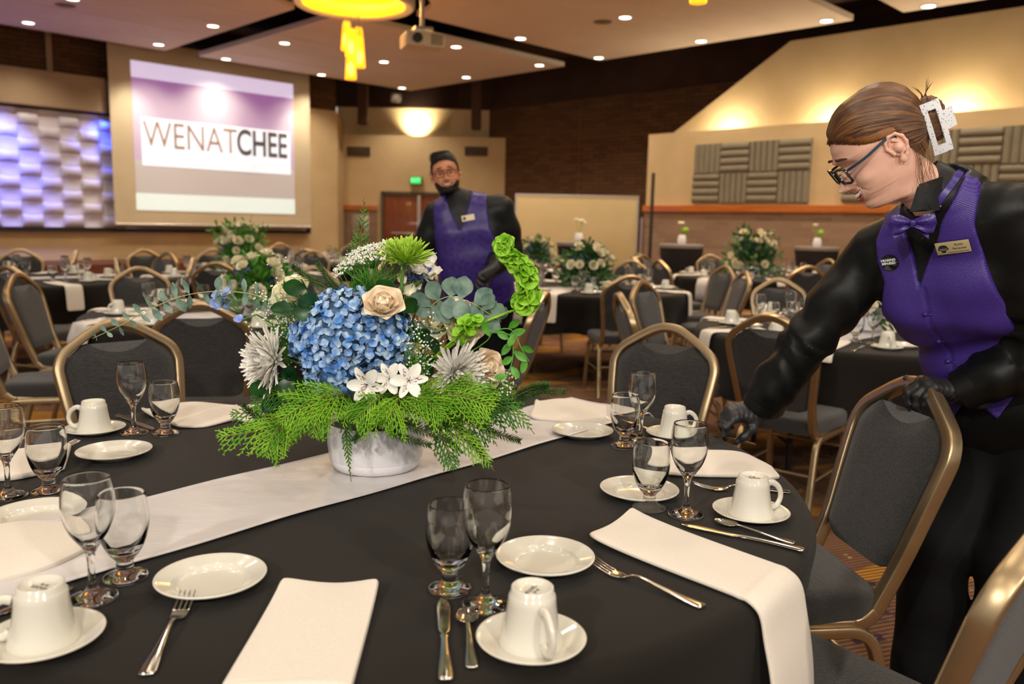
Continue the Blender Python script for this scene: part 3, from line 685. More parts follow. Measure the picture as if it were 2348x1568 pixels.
def curve2(P, n): return [(p.x, p.z) for p in catmull([(a, 0, b_) for a, b_ in P], n)]
def glass_mb(outer, inner, seg=48): mb = MB(); mb.lathe(outer + inner[::-1], seg); return mb
# water goblet: short thick stem
gob_out = [(0, 0)] + curve2([(.028, 0), (.0335, .0015), (.0345, .004), (.030, .008), (.018, .013), (.0125, .019), (.0135, .024), (.0125, .029), (.015, .034), (.024, .045), (.0335, .066), (.0385, .09), (.0385, .113), (.0355, .135), (.034, .142)], 44)
gob_in = [(0, .046)] + curve2([(.010, .047), (.021, .055), (.031, .073), (.0362, .092), (.0364, .113), (.0336, .135), (.0328, .1425)], 26)
# wine glass: tall thin stem
win_out = [(0, 0)] + curve2([(.029, 0), (.0345, .0015), (.0355, .004), (.028, .008), (.014, .013), (.0075, .022), (.0052, .036), (.0052, .058), (.0078, .076), (.016, .090), (.0275, .108), (.0355, .131), (.0375, .152), (.0355, .175), (.0322, .191)], 52)
win_in = [(0, .088)] + curve2([(.008, .090), (.016, .098), (.0265, .113), (.0338, .133), (.0356, .152), (.0338, .175), (.0308, .1915)], 28)
goblet_mb = glass_mb(gob_out, gob_in); wine_mb = glass_mb(win_out, win_in)
steel = mat('cutlery_steel', srgb(206, 200, 190), srgb(214, 208, 198), .14, 1.0, scale=4)
def strip(pts, n_side=2):                       # a bar along +X: rows of (x, half width, z, half thickness)
    R = []
    for x, w_, z, h_ in pts: R.append([Vector((x, w_*math.cos(2*PI*q/12), z+h_*math.sin(2*PI*q/12))) for q in range(12)])
    return R
def smooth_rows(rows_, n): 
    A = np.array(rows_, float); x = A[:, 0]; xs = np.linspace(x[0], x[-1], n); out = []
    P = catmull([(r_[0], r_[1], r_[2]) for r_ in rows_], n); Hh = np.interp([p.x for p in P], x, A[:, 3])
    return [(p.x, max(p.y, .0004), p.z, h_) for p, h_ in zip(P, Hh)]
fork_mb = MB()
fork_mb.loft(strip(smooth_rows([(0, .006, .003, .0015), (.004, .0105, .003, .002), (.02, .0105, .0035, .0022), (.05, .0072, .006, .002), (.085, .0045, .010, .002), (.115, .0032, .013, .002), (.132, .0038, .011, .002), (.142, .0075, .0065, .0016), (.155, .0120, .004, .0013), (.168, .0125, .0045, .0011), (.172, .0125, .0052, .001)], 48)))
for y in (-.0106, -.0036, .0036, .0106): fork_mb.loft(strip(smooth_rows([(.170, .0020, .005, .0011), (.185, .0018, .0075, .0010), (.20, .0015, .0115, .0009), (.214, .0006, .0165, .0006)], 12)), mi=0); fork_mb.v[-144:] = [(a, b_+y*(1-.04*0), c_) for a, b_, c_ in fork_mb.v[-144:]]
knife_mb = MB()
knife_mb.loft(strip(smooth_rows([(0, .006, .0045, .002), (.004, .0098, .0045, .003), (.02, .0098, .0045, .0034), (.06, .0068, .005, .0032), (.10, .0055, .005, .0028), (.112, .0068, .005, .0024), (.117, .0045, .005, .0022), (.13, .0085, .0045, .001), (.17, .0098, .0045, .0009), (.20, .0105, .0045, .0008), (.222, .0070, .0045, .0006), (.231, .0012, .0045, .0004)], 60)))
spoon_mb = MB()
spoon_mb.loft(strip(smooth_rows([(0, .005, .003, .0012), (.004, .0088, .003, .0018), (.018, .0088, .003, .002), (.05, .0055, .005, .0018), (.085, .0036, .008, .0017), (.108, .0030, .0095, .0017), (.116, .0035, .0085, .0015)], 32)))
V = []; F = []
for i in range(13):
    for j in range(13):
        a = -1+2*i/12; bb = -1+2*j/12; x = a*math.sqrt(1-bb*bb/2); y = bb*math.sqrt(1-a*a/2); r2 = x*x+y*y
        wd = .0165*(1-.16*x); V.append((.136+.024*x, wd*y, .0012+.0075*r2+.0035*max(0, -x)*0))
o_ = len(V); V += [(x, y, z+.0012) for x, y, z in V]
for i in range(12):
    for j in range(12): a = i*13+j; F += [(a, a+1, a+14, a+13), (o_+a, o_+a+13, o_+a+14, o_+a+1)]
for j in range(12):
    for (a, c_) in ((j, j+1), (156+j+1, 156+j), ((j+1)*13, j*13), (j*13+12, (j+1)*13+12)): F.append((a, c_, o_+c_, o_+a))
spoon_mb.add(V, F)
ME = {k: v.mesh(k) for k, v in dict(plate=plate_mb, saucer=saucer_mb, cup=cup_mb, cup_handle=handle_mb, water_goblet=goblet_mb, wine_glass=wine_mb, fork=fork_mb, knife=knife_mb, spoon=spoon_mb).items()}
def whole(name, m_, cat, label, loc, rz=0.0, group=None, rot=None, sharp=True):
    if not len(ME[name].materials): ME[name].materials.append(m_)
    o = bpy.data.objects.new(name, ME[name]); COL.objects.link(o); o.location = loc; o.rotation_euler = rot or (0, 0, rz); return tag(o, label, cat, group)
def plate(l, loc, g, rz=0): return whole('plate', china, 'plate', l, loc, rz, g)
def saucer(l, loc, g, rz=0): return whole('saucer', china, 'saucer', l, loc, rz, g)
def goblet(l, loc, g, rz=0): return whole('water_goblet', glass_m, 'water glass', l, loc, rz, g)
def wine(l, loc, g, rz=0): return whole('wine_glass', glass_m, 'wine glass', l, loc, rz, g)
def fork(l, loc, g, rz=0): return whole('fork', steel, 'fork', l, loc, rz, g)
def knife(l, loc, g, rz=0): return whole('knife', steel, 'knife', l, loc, rz, g)
def spoon(l, loc, g, rz=0): return whole('spoon', steel, 'spoon', l, loc, rz, g)
def cup(l, loc, g, rz=0, mark=None):            # rz: direction of the handle
    o = whole('cup', china, 'cup', l, loc, rz, g)
    if not len(ME['cup_handle'].materials): ME['cup_handle'].materials.append(china)
    h = bpy.data.objects.new('handle', ME['cup_handle']); COL.objects.link(h); h.parent = o
    if mark is not None:
        mk = MB(); mk.v = []; 
        T_ = Matrix.Rotation(mark, 4, 'Z')
        s_ = text('maker_mark', 'TUXTON', .0085, Matrix.Translation((0, 0, .0776)) @ T_ @ Matrix.Translation((0, -.003, 0)), ink, o, ext=.0001, bold=.0003)
        mb = MB(); mb.prism([(-.006, .003), (0, .006), (-.006, .009)], .0002); mb.prism([(.006, .003), (.006, .009), (0, .006)], .0002); q = obj('maker_mark', mb, ink, o, M=Matrix.Translation((0, 0, .0776)) @ T_)
    return o
def napkin(label, group, L, Rr, th=.007, nu=26, nv=9, bulge=.004):   # cloth folded to a strip between the two edge lines L and Rr
    a, b_ = catmull(L, nu), catmull(Rr, nu)
    def fn(u, v):
        i = round(u*(nu-1)); s_ = (1-v)*a[i].x+v*b_[i].x
        p = a[i].lerp(b_[i], v); return p + Vector((0, 0, .016*(2*v-1)**2*math.exp(-u*16)*(bulge < .01) + bulge*(1-(2*v-1)**4) + th/2 + .0012*math.sin(9*u+5*v)))
    V, F = solid(fn, nu, nv, th); mb = MB(); mb.add(V, F)
    o = obj('napkin', mb, white_cloth, sharp=60); sub = o.modifiers.new('soft', 'SUBSURF'); sub.levels = sub.render_levels = 1
    return tag(o, label, 'napkin', group)
# ================================================================== THE NEAR TABLE
TC = Vector((-.30, 1.87, 0)); ZT = .7605
round_table(TC.x, TC.y, 'big round table in the foreground under a black cloth and the blue hydrangea centrepiece', .93)
o = obj('tablecloth', cloth_mesh(.955, .33, 11), black_cloth, loc=TC, sharp=0); tag(o, 'black cloth over the big foreground table with a white satin runner across it', 'tablecloth')
# runner: a satin strip across the table, hanging over both sides
d_ = Vector((.660, .751, 0)).normalized(); nrm = Vector((d_.y, -d_.x, 0)); c0 = TC + nrm*(-.012)
def runner_fn(off, half=.152, R=.958):
    def fn(u, v):
        s_ = -1.30+2.60*u; w_ = (2*v-1)*half; p = c0 + d_*max(-R, min(R, s_)) + nrm*w_; over = max(0, abs(s_)-R)
        z = ZT+.0058+off+ .0016*math.sin(s_*7+w_*25)+.0012*math.sin(s_*17+1)+.0022*math.exp(-((w_-.05+.06*s_)/.012)**2)*(1 if s_ < 0 else .3)
        if over > 0: z -= over*.97; p = p + d_*(1 if s_ > 0 else -1)*min(over, .045)*.9
        return p + Vector((0, 0, z))
    return fn
V, F = solid(runner_fn(0), 120, 24, .0012); mb = MB(); mb.add(V, F)
o = obj('table_runner', mb, satin, sharp=0); tag(o, 'white satin runner lying across the big foreground table under the white vase', 'table runner')
mb = MB()
for v in (0.004, .996): mb.tube([runner_fn(.0006)(k/119, v) for k in range(120)], .0013, 5)
obj('stitched_hem', mb, satin, o)
G = 'place settings of the foreground table'
def T(x, y, z=ZT): return at(x, y, z)
fw_ = 'on the foreground table'
plates = [(484, 1317, 'white bread plate at the bottom left with a fork resting against its near edge'), (1250, 1271, 'white bread plate whose edge touches the tines of a fork beside the draped napkin'), (1466, 1118, 'white bread plate behind a short-stemmed glass on the right of the foreground table'),
          (1336, 984, 'white bread plate at the far end of the satin runner, right of the flowers'), (262, 1030, 'white bread plate on the far left between the rolled napkin and two glasses'), (84, 1174, 'white bread plate at the left edge behind the tall wine glass')]
for x, y, l in plates: plate(l, T(x, y, ZT+.0195) - Vector((0, 0, .0195)), 'bread plates')
cups = [(100, 1452, 92, 1462, 'bottom left corner of the table', 195, 2.5), (1218, 1457, 1212, 1462, 'bottom centre beside the teaspoon', -68, -.9), (1722, 1168, 1717, 1176, 'right edge of the table above a teaspoon', 20, -.25), (1545, 990, 1546, 995, 'far right under the gloved hand', 18, None), (217, 979, 208, 981, 'far left by the gold-framed chair', 178, None)]
for sx_, sy_, cx_, cy_, l, ang, mk in cups:
    p = T(sx_, sy_, ZT+.017) - Vector((0, 0, .017)); saucer(f'white saucer under an upturned cup, {l}', p, 'saucers')
    cup(f'upturned white cup on its saucer, {l}', Vector((p.x, p.y, ZT+.0055)), 'upturned cups', math.radians(ang), mk)
for x, y, l in [(288, 1326, 'short-stemmed water glass next to the tall wine glass at the left front'), (1031, 1353, 'short-stemmed water glass in front of a table knife at bottom centre'), (1488, 1166, 'short-stemmed water glass in front of the right-hand bread plate'),
                (1430, 1025, 'short-stemmed water glass at the far right beside the plate on the runner'), (380, 996, 'short-stemmed water glass at the far left in front of a spread napkin'), (113, 1130, 'short-stemmed water glass before the rolled napkin at the left edge')]: goblet(l, T(x, y), 'water glasses')
for x, y, l in [(213, 1374, 'tall wine glass at the left front over the satin runner'), (1113, 1390, 'tall wine glass at bottom centre behind an upturned cup'), (1572, 1182, 'tall wine glass on the right, below the gloved hand'), (1468, 1015, 'tall wine glass at the far right in front of an empty chair'), (308, 994, 'tall wine glass at the far left before the gold-framed chair'), (20, 1140, 'tall wine glass cut by the left picture edge')]: wine(l, T(x, y), 'wine glasses')
def lay(fn, tip, end, l, g, L):                 # from the handle end to the tip
    a, b_ = T(*end), T(*tip); v = b_-a; return fn(l, a, g, math.atan2(v.y, v.x))
def lay_from_tip(fn, tip, end, l, g, L):
    a, b_ = T(*end), T(*tip); v = (b_-a).normalized(); return fn(l, b_-v*L, g, math.atan2(v.y, v.x))
lay_from_tip(fork, (432, 1376), (330, 1560), 'fork with its tines against the bottom left bread plate', 'forks', .214)
lay_from_tip(fork, (1356, 1300), (1628, 1400), 'fork lying between a bread plate and the napkin draped over the edge', 'forks', .214)
lay_from_tip(fork, (1588, 1122), (1760, 1128), 'fork lying behind the upturned cup on the right', 'forks', .214)
lay_from_tip(fork, (1392, 966), (1470, 985), 'fork beyond the far bread plate on the runner', 'forks', .214)
lay_from_tip(fork, (180, 1022), (60, 1050), 'fork behind the rolled napkin at the left edge', 'forks', .214)
lay_from_tip(knife, (1016, 1376), (1022, 1566), 'table knife at bottom centre left of the teaspoon', 'table knives', .231)
lay_from_tip(knife, (1562, 1206), (1816, 1260), 'table knife beside the napkin draped over the table edge', 'table knives', .231)
lay_from_tip(knife, (168, 1352), (0, 1412), 'table knife under the bottom left wine glass', 'table knives', .231)
lay_from_tip(knife, (352, 988), (284, 960), 'table knife lying behind the far left wine glass', 'table knives', .231)
lay_from_tip(spoon, (1068, 1404), (1086, 1562), 'teaspoon at bottom centre between the knife and the saucer', 'teaspoons', .16)
lay_from_tip(spoon, (1638, 1200), (1826, 1250), 'teaspoon on the right below the saucer at the table edge', 'teaspoons', .16)
lay_from_tip(knife, (1420, 985), (1560, 1040), 'table knife on the cloth below the gloved hand', 'table knives', .231)
lay_from_tip(spoon, (66, 1136), (0, 1150), 'teaspoon behind the left-edge wine glass foot', 'teaspoons', .16)
def N(l, L, Rr, **k):
    f = lambda q: [(T(a[0], a[1]) if len(a) == 2 else at(*a)) for a in q]
    return napkin(l, 'folded napkins', f(L), f(Rr), **k)
# front napkin runs to the near table edge and hangs over it
pL, pR = T(645, 1352), T(872, 1352); a1, a2 = T(515, 1568), T(815, 1568)
def over(p0, p1, drop, lift=0.0):
    v = (p1-p0).normalized(); pts = [p0, p0.lerp(p1, .5), p1]; q = p1
    for k in range(90):                         # walk to the table edge, then hang down
        q2 = q + v*.01
        if (Vector((q2.x, q2.y, 0))-TC).length > .95: break
        q = q2
    e = q; rad = Vector((e.x-TC.x, e.y-TC.y, 0)).normalized()
    return pts + [p1.lerp(e, .6), e, e + rad*.022 + Vector((0, 0, -.016)), e + rad*.034 + Vector((0, 0, -.06)), e + rad*.042 + v*.01 + Vector((0, 0, -.5*drop)), e + rad*.05 + v*.015 + Vector((0, 0, -drop))]
napkin('folded white napkin at the bottom of the picture with a rounded far end', 'folded napkins', over(pL, a1, .16), over(pR, a2, .16), th=.010, nu=40)
# right napkin, draped far over the edge
napkin('folded white napkin draped over the right table edge, hanging down beside the chair', 'folded napkins', over(T(1345, 1248), T(1660, 1366), .27), over(T(1447, 1182), T(1735, 1286), .30), th=.009, nu=48)
N('folded white napkin on the right behind the tall wine glass', [(1480, 1092), (1600, 1098), (1720, 1098), (1765, 1104), (1786, 1104, .752)], [(1497, 1042), (1600, 1040), (1690, 1043), (1738, 1062), (1766, 1080, .755)], th=.012)
N('white napkin at the far right end of the satin runner', [(1215, 966), (1300, 972), (1392, 966)], [(1228, 928), (1300, 920), (1390, 938)], th=.012)
N('white napkin spread at the far left between the glass and the flowers', [(400, 984), (470, 982), (556, 962)], [(322, 948), (440, 926), (540, 936)], th=.010)
N('rolled white napkin at the left edge behind two glasses', [(-120, 1106), (20, 1106), (150, 1082)], [(-120, 1052), (0, 1045), (165, 1030)], th=.018)
N('thick folded white napkin at the left edge behind the upturned cup', [(-160, 1366), (-20, 1352), (118, 1316), (212, 1268)], [(-160, 1246), (0, 1222), (80, 1212), (180, 1222)], th=.018, bulge=.012)
N('white napkin corner behind the cedar sprays on the far side', [(540, 968), (600, 975), (640, 966)], [(540, 940), (600, 930), (650, 938)], th=.010)
# --- chairs of the near table
def seat_at(ang, r_, label, group='chairs around the foreground table', turn=0):
    a = math.radians(ang); chair(TC.x+r_*math.cos(a), TC.y+r_*math.sin(a), a+PI+math.radians(turn), label, group)
def chair_top(x, y, ang, label, group, depth=None):   # place by the crown of its back; ang = direction faced
    p = at(x, y, CH-.004); a = math.radians(ang); b_ = -.205-.30*(CH-.47)
    x_, y_ = p.x - b_*math.cos(a), p.y - b_*math.sin(a)
    if depth:                                   # keep the seat clear of the table it stands at
        cx_, cy_ = depth; r_ = math.hypot(x_-cx_, y_-cy_)
        if r_ < 1.12: x_, y_ = cx_+(x_-cx_)*1.12/r_, cy_+(y_-cy_)*1.12/r_
    chair(x_, y_, a, label, group)
chair(.685, 2.0, math.radians(187), 'charcoal banquet chair gripped by the gloved hand at the right', 'chairs around the foreground table')
# ================================================================== THE OTHER TABLES
GC = 'chairs of the farther tables'
chair_top(1535, 752, 237, 'charcoal chair with an open hand hole behind the far right wine glass', 'chairs around the foreground table')
chair_top(262, 742, -44, 'charcoal chair with a gold frame behind the far left cup, eucalyptus across it', 'chairs around the foreground table')
chair(.60, 1.42, math.radians(131), 'charcoal chair in the bottom right corner, its gold frame seen from the side', 'chairs around the foreground table')
WORDS = ['right', 'far right', 'far', 'far left', 'left', 'near left', 'near', 'near right']
def bg_table(key, x, y, R, phase, chairs, where, full, seed, skip=()):
    c_ = Vector((x, y, 0)); rnd = random.Random(seed)
    round_table(x, y, f'round black-clothed table {where}')
    o = obj('tablecloth', cloth_mesh(.95, .33, seed, n=96), black_cloth, loc=c_, sharp=0); tag(o, f'black tablecloth on the table {where}', 'tablecloth', 'black cloths on the farther tables')
    a0 = math.radians(45); dd = Vector((math.cos(a0), math.sin(a0), 0)); nn_ = Vector((dd.y, -dd.x, 0))
    def fn(u, v):
        s_ = -1.22+2.44*u; w_ = (2*v-1)*.15; q = c_ + dd*max(-.955, min(.955, s_)) + nn_*w_; ov = max(0, abs(s_)-.955)
        return q + Vector((0, 0, ZT+.005-ov)) + dd*(1 if s_ > 0 else -1)*min(ov, .045)
    V, F = solid(fn, 30, 4, .003); mb = MB(); mb.add(V, F)
    tag(obj('table_runner', mb, satin, sharp=0), f'white satin runner on the table {where}', 'table runner', 'satin runners on the farther tables')
    for i in range(8):
        a = math.radians(phase+45*i); rh = Vector((math.cos(a), math.sin(a), 0)); th = Vector((-rh.y, rh.x, 0))   # th: the sitter's right hand
        deg = math.degrees(a) % 360; wd = WORDS[int((deg+22.5)//45) % 8]
        if wd in skip: continue
        P_ = lambda r_, t_, z=ZT: c_ + rh*(r_+rnd.uniform(-.015, .015)) + th*(t_+rnd.uniform(-.015, .015)) + Vector((0, 0, z))
        pl = f'{wd} setting, table {where}'
        p = P_(.70, .27); saucer(f'saucer, {pl}', p, 'saucers on the farther tables'); cup(f'upturned cup, {pl}', p + Vector((0, 0, .0055)), 'cups on the farther tables', rnd.uniform(0, 6.28))
        goblet(f'water glass, {pl}', P_(.52, .08), 'water glasses on the farther tables'); wine(f'wine glass, {pl}', P_(.56, .17), 'wine glasses on the farther tables')
        if full:
            plate(f'bread plate, {pl}', P_(.62, -.20), 'plates on the farther tables'); fork(f'fork, {pl}', P_(.90, -.13), 'forks on the farther tables', a+PI); knife(f'knife, {pl}', P_(.90, .14), 'knives on the farther tables', a+PI)
        drop = rnd.choice((.02, .17, .2)); w_ = .075
        def line(s_): 
            q = [P_(.60, s_*w_), P_(.78, s_*w_), P_(.90, s_*w_)]; e = c_ + rh*math.sqrt(.955**2-w_*w_) + th*s_*w_ + Vector((0, 0, ZT))
            return q + [e, e + rh*.026 + Vector((0, 0, -.02)), e + rh*.036 + Vector((0, 0, -.03-drop*.5)), e + rh*.042 + Vector((0, 0, -.04-drop))]
        napkin(f'folded napkin, {pl}', 'napkins on the farther tables', line(-1), line(1), nu=16, nv=4)
    used = []
    for (cx_, cy_, ang, lab) in chairs:
        chair_top(cx_, cy_, ang, lab, GC, (x, y)); p = at(cx_, cy_, CH); used.append(math.atan2(p.y-y, p.x-x))
    for i in range(8):
        a = math.radians(phase+45*i)
        if any(abs((a-q+PI) % (2*PI)-PI) < math.radians(30) for q in used): continue
        deg = math.degrees(a) % 360; wd = WORDS[int((deg+22.5)//45) % 8]
        if (key, wd) in SKIP_CHAIRS: continue
        r_ = 1.16 + rnd.uniform(-.03, .06)
        if any(math.hypot(x+r_*math.cos(a)-q[0], y+r_*math.sin(a)-q[1]) < .56 for q in CHAIRS): continue
        chair(x+r_*math.cos(a), y+r_*math.sin(a), a+PI+rnd.uniform(-.1, .1), f'charcoal chair, {wd} side of the table {where}', GC)
SKIP_CHAIRS = {('F', 'far right'), ('B', 'near right'), ('B', 'right'), ('B', 'near'), ('F', 'near'), ('F', 'near right'), ('F', 'right'), ('F', 'left'), ('C', 'near left')}
bg_table('B', 2.05, 4.75, .93, 10, [(1765, 727, 50, 'charcoal chair directly behind the outstretched black sleeve'), (1455, 677, 5, 'charcoal chair seen edge-on with a gold highlight, left of the cups'), (1525, 652, -35, 'charcoal chair behind the one with the bright gold edge, hand hole over napkin'), (1785, 642, 268, 'charcoal chair on the far side behind the row of glasses')],
         'behind the outstretched sleeve', True, 21)
bg_table('F', -1.6, 5.0, .93, 0, [(465, 697, 100, 'charcoal chair with a dark blue-grey back behind the eucalyptus branch'), (45, 657, 20, 'charcoal chair at the left edge with a bright gold frame edge'), (130, 634, 5, 'charcoal chair just right of the left-edge chair, white through its hand hole'), (375, 622, -50, 'charcoal chair beyond the eucalyptus with a plate in its hand hole')],
         'behind the eucalyptus branch', True, 22)
bg_table('C', .68, 7.7, .93, 22, [(1410, 627, 98, 'charcoal chair standing alone in front of the table left of the whiteboard edge'), (1640, 622, 185, 'charcoal chair with a bright gold left edge, before the cocktail tables')], 'under the cream whiteboard', True, 23)
bg_table('G', -4.4, 7.2, .93, 12, [(15, 614, 70, 'dark chair cut by the left edge below the blue wall'), (175, 577, 205, 'dark chair standing side-on below the blue wall'), (45, 574, -60, 'round-backed chair far left beyond the glasses')], 'at the far left below the blue wall', False, 24)
bg_table('H', -2.75, 8.4, .93, 30, [(265, 594, 20, 'charcoal chair angled left of the tall white flowers, below the screen corner'), (495, 605, 95, 'charcoal chair in front of the tall white flowers below the screen'), (328, 574, -40, 'charcoal chair farther back below the screen corner')], 'below the projection screen', False, 25)
bg_table('D', 2.95, 10.2, .93, 5, [(1510, 599, 20, 'charcoal chair beyond the glasses, right of the tall dark post'), (1818, 597, 200, 'charcoal chair right of the white and green centrepiece')], 'under the grey ribbed panels', False, 26)
bg_table('K', .3, 11.2, .93, 15, [], 'between the man and the whiteboard', False, 27)
bg_table('N', -2.6, 11.8, .93, 0, [], 'far back right of the screen', False, 28)

# ================================================================== THE CENTREPIECE
VC = Vector((-.312, 1.862, ZT+.007))
vase_white = mat('vase_white', srgb(232, 230, 234), srgb(238, 236, 240), .22, scale=5, coat=.3)
t = thing('flower_vase', 'low round white vase holding the big arrangement with the blue hydrangea', 'vase', VC)
mb = MB(); mb.lathe([(0, 0), (.086, 0), (.097, .004), (.104, .014), (.1075, .024), (.1070, .026), (.1085, .029), (.112, .06), (.113, .108), (.1115, .111), (.109, .108), (.107, .03), (.09, .012), (0, .010)], 72); obj('vase_body', mb, vase_white, t)
mb = MB(); mb.lathe([(0, .098), (.106, .096), (.1065, .085), (0, .085)], 32); obj('floral_foam', mb, mat('floral_foam', srgb(28, 44, 22), srgb(44, 62, 30), .95), t)
CORE = VC + Vector((0, 0, .15))
def fmat(name, c1, c2, **k): return mat(name, c1, c2, **{**dict(rough=.55, scale=60, sss=.0), **k})
g_cedar = fmat('cedar_green', srgb(92, 152, 22), srgb(142, 194, 44), scale=25)
g_cedar2 = fmat('cedar_deep_green', srgb(44, 104, 26), srgb(88, 148, 40), scale=25)
g_fir = fmat('fir_green', srgb(34, 72, 30), srgb(66, 110, 44), scale=40)
g_leaf = fmat('dark_leaf', srgb(16, 54, 20), srgb(34, 84, 32), scale=30, rough=.3)
g_mid = fmat('mid_leaf', srgb(62, 128, 34), srgb(94, 160, 52), scale=30, rough=.4)
g_lime = fmat('bells_green', srgb(116, 178, 26), srgb(158, 210, 58), scale=40)
g_euc = fmat('eucalyptus_green', srgb(78, 108, 98), srgb(126, 152, 134), scale=35, rough=.6)
g_stem = fmat('flower_stem', srgb(70, 116, 40), srgb(96, 140, 56))
white_p = fmat('white_petal', srgb(238, 234, 222), srgb(246, 244, 238), sss=.1)
cream_p = fmat('rose_petal', srgb(242, 216, 180), srgb(248, 232, 206), scale=25, sss=.15)
pale_y = fmat('pale_yellow_petal', srgb(238, 230, 176), srgb(244, 240, 214), scale=25, sss=.1)
lime_p = fmat('lime_petal', srgb(142, 190, 40), srgb(196, 224, 88), scale=70)
blue_p = fmat('hydrangea_blue', srgb(70, 130, 204), srgb(196, 222, 242), scale=48, detail=2, lo=.36, hi=.66)
sky_p = fmat('delphinium_blue', srgb(126, 158, 226), srgb(182, 198, 242), scale=50)
stat_p = fmat('statice_blue', srgb(48, 52, 136), srgb(82, 88, 178), scale=60)
babys = fmat('babys_breath_white', srgb(240, 238, 222), srgb(248, 246, 238))
GF = 'flowers and greens of the centrepiece'
def basis(n):
    n = Vector(n).normalized(); u = Vector((0, 0, 1)).cross(n); u = u.normalized() if u.length > 1e-3 else Vector((1, 0, 0)); return u, n.cross(u), n
def petal(mb, base, dirv, nrm, L, W, curl=.3, cup=.2, nu=6, nv=3, tip=.5, ruffle=0.0, rnd=None, widest=.55):
    """a curved petal from base along dirv; nrm is its upper side; curl bends it toward nrm"""
    d = Vector(dirv).normalized(); n = Vector(nrm); n = (n-d*n.dot(d)).normalized(); s_ = d.cross(n); V = []; F = []
    for i in range(nu+1):
        t_ = i/nu; a = curl*t_; c_ = base + (d*(math.sin(a)/a if abs(a) > 1e-4 else 1)*t_ + n*((1-math.cos(a))/a if abs(a) > 1e-4 else 0)*t_)*L
        w_ = W*(math.sin(PI*min(1, t_/widest)/2) if t_ < widest else math.cos(PI/2*(t_-widest)/(1-widest)*(1-tip*.35))**(.6)) if True else W
        w_ = max(w_, W*.10)
        for j in range(nv+1):
            q = -1+2*j/nv; rf = (rnd.uniform(-1, 1)*ruffle*t_ if rnd else 0)
            V.append(c_ + s_*w_*q + n*(cup*w_*q*q + rf))
    for i in range(nu):
        for j in range(nv): a = i*(nv+1)+j; F.append((a, a+1, a+nv+2, a+nv+1))
    mb.add(V, F)
def dress(name, label, cat, parts, base=None, group=GF):
    t = thing(name, label, cat, base or CORE, 0, group)
    for pn, mb, m_, sm in parts:
        mb.xform(Matrix.Translation(-Vector(base or CORE))); o = obj(pn, mb, m_, t, sharp=0 if sm else 40)
        if False: pass
    return t
def stem_to(p, n=(0, 0, 1), r=.0022, L=.05):
    mb = MB(); p = Vector(p); mb.tube(catmull([CORE.lerp(VC+Vector((0, 0, .09)), .6), CORE.lerp(p, .45)-Vector((0, 0, .01)), p-Vector(n).normalized()*L, p], 10), r, 6); return mb
def outward(p): d = Vector(p)-CORE; return d.normalized()
TOCAM = lambda p: (Vector((0, 0, CAM_Z))-Vector(p)).normalized()

# hydrangea: a dome of four-petalled florets
rnd = random.Random(4); mb = MB(); lobes = [(aty(792, 765, 1.80), .100), (aty(862, 768, 1.80), .082), (aty(765, 842, 1.77), .064), (aty(728, 780, 1.80), .06)]
hc = aty(800, 775, 1.84); cnt = 0
for lc, lr in lobes:
    n_ = int(560*(lr/.1)**2)
    for k in range(n_):
        z = 1-2*(k+.5)/n_; r_ = math.sqrt(1-z*z); a = k*2.39996; d = Vector((r_*math.cos(a), r_*math.sin(a), z)); d = (d+Vector((rnd.gauss(0, .06), rnd.gauss(0, .06), rnd.gauss(0, .06)))).normalized()
        p = lc + d*lr*rnd.uniform(.90, 1.05)
        if d.y > .45 or any((p-q).length < s_*.9 for q, s_ in lobes if q is not lc): continue
        u, v, n = basis((d + Vector((rnd.gauss(0, .42), rnd.gauss(0, .42), rnd.gauss(0, .42)))).normalized()); ro = rnd.uniform(0, PI/2); sz = rnd.uniform(.0085, .0120)
        for q in range(4):
            aa = ro+q*PI/2; dd = u*math.cos(aa)+v*math.sin(aa)
            petal(mb, p, dd + n*.25, n, sz, sz*.56, curl=rnd.uniform(-.5, .9), cup=rnd.uniform(-.1, .3), nu=3, nv=2, tip=.2, widest=.6)
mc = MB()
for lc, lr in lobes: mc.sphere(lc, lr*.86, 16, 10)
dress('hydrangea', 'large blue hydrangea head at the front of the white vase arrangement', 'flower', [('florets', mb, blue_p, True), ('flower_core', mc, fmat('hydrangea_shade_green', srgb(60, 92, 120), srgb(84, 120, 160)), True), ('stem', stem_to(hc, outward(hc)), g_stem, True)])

def rose(p, n, R, m_, label, seed):
    rnd = random.Random(seed); mb = MB(); u, v, n = basis(n); p = Vector(p)
    mb.loft([[p + (u*math.cos(2*PI*k/14)+v*math.sin(2*PI*k/14))*R*r_ + n*R*z for k in range(14)] for r_, z in ((.1, -.6), (.3, -.4), (.36, -.0), (.30, .42), (.16, .46), (.05, .36))])
    for ring_, (cnt, r_, L, W, op) in enumerate(((3, .10, 1.10, .40, -.42), (4, .20, 1.16, .50, -.22), (5, .30, 1.2, .60, -.04), (5, .38, 1.24, .70, .16), (6, .42, 1.24, .80, .44))):
        for k in range(cnt):
            a = 2*PI*k/cnt + ring_*.7 + rnd.uniform(-.15, .15); o_ = u*math.cos(a)+v*math.sin(a)
            base = p + o_*R*r_*.75 - n*R*.6; d = (n*math.cos(op) + o_*math.sin(op)).normalized()
            petal(mb, base, d + o_*.25, -o_, R*L, R*W, curl=.55-1.1*(ring_/4)+rnd.uniform(-.1, .1), cup=.42, nu=8, nv=6, tip=.1, ruffle=R*.012, rnd=rnd, widest=.62)
    return dress('rose', label, 'flower', [('petals', mb, m_, True), ('stem', stem_to(p-n*R*.6, n), g_stem, True)])
q = aty(880, 696, 1.70); rose(q, (.1, -.75, .75), .037, cream_p, 'open pale peach rose above the blue hydrangea', 1)
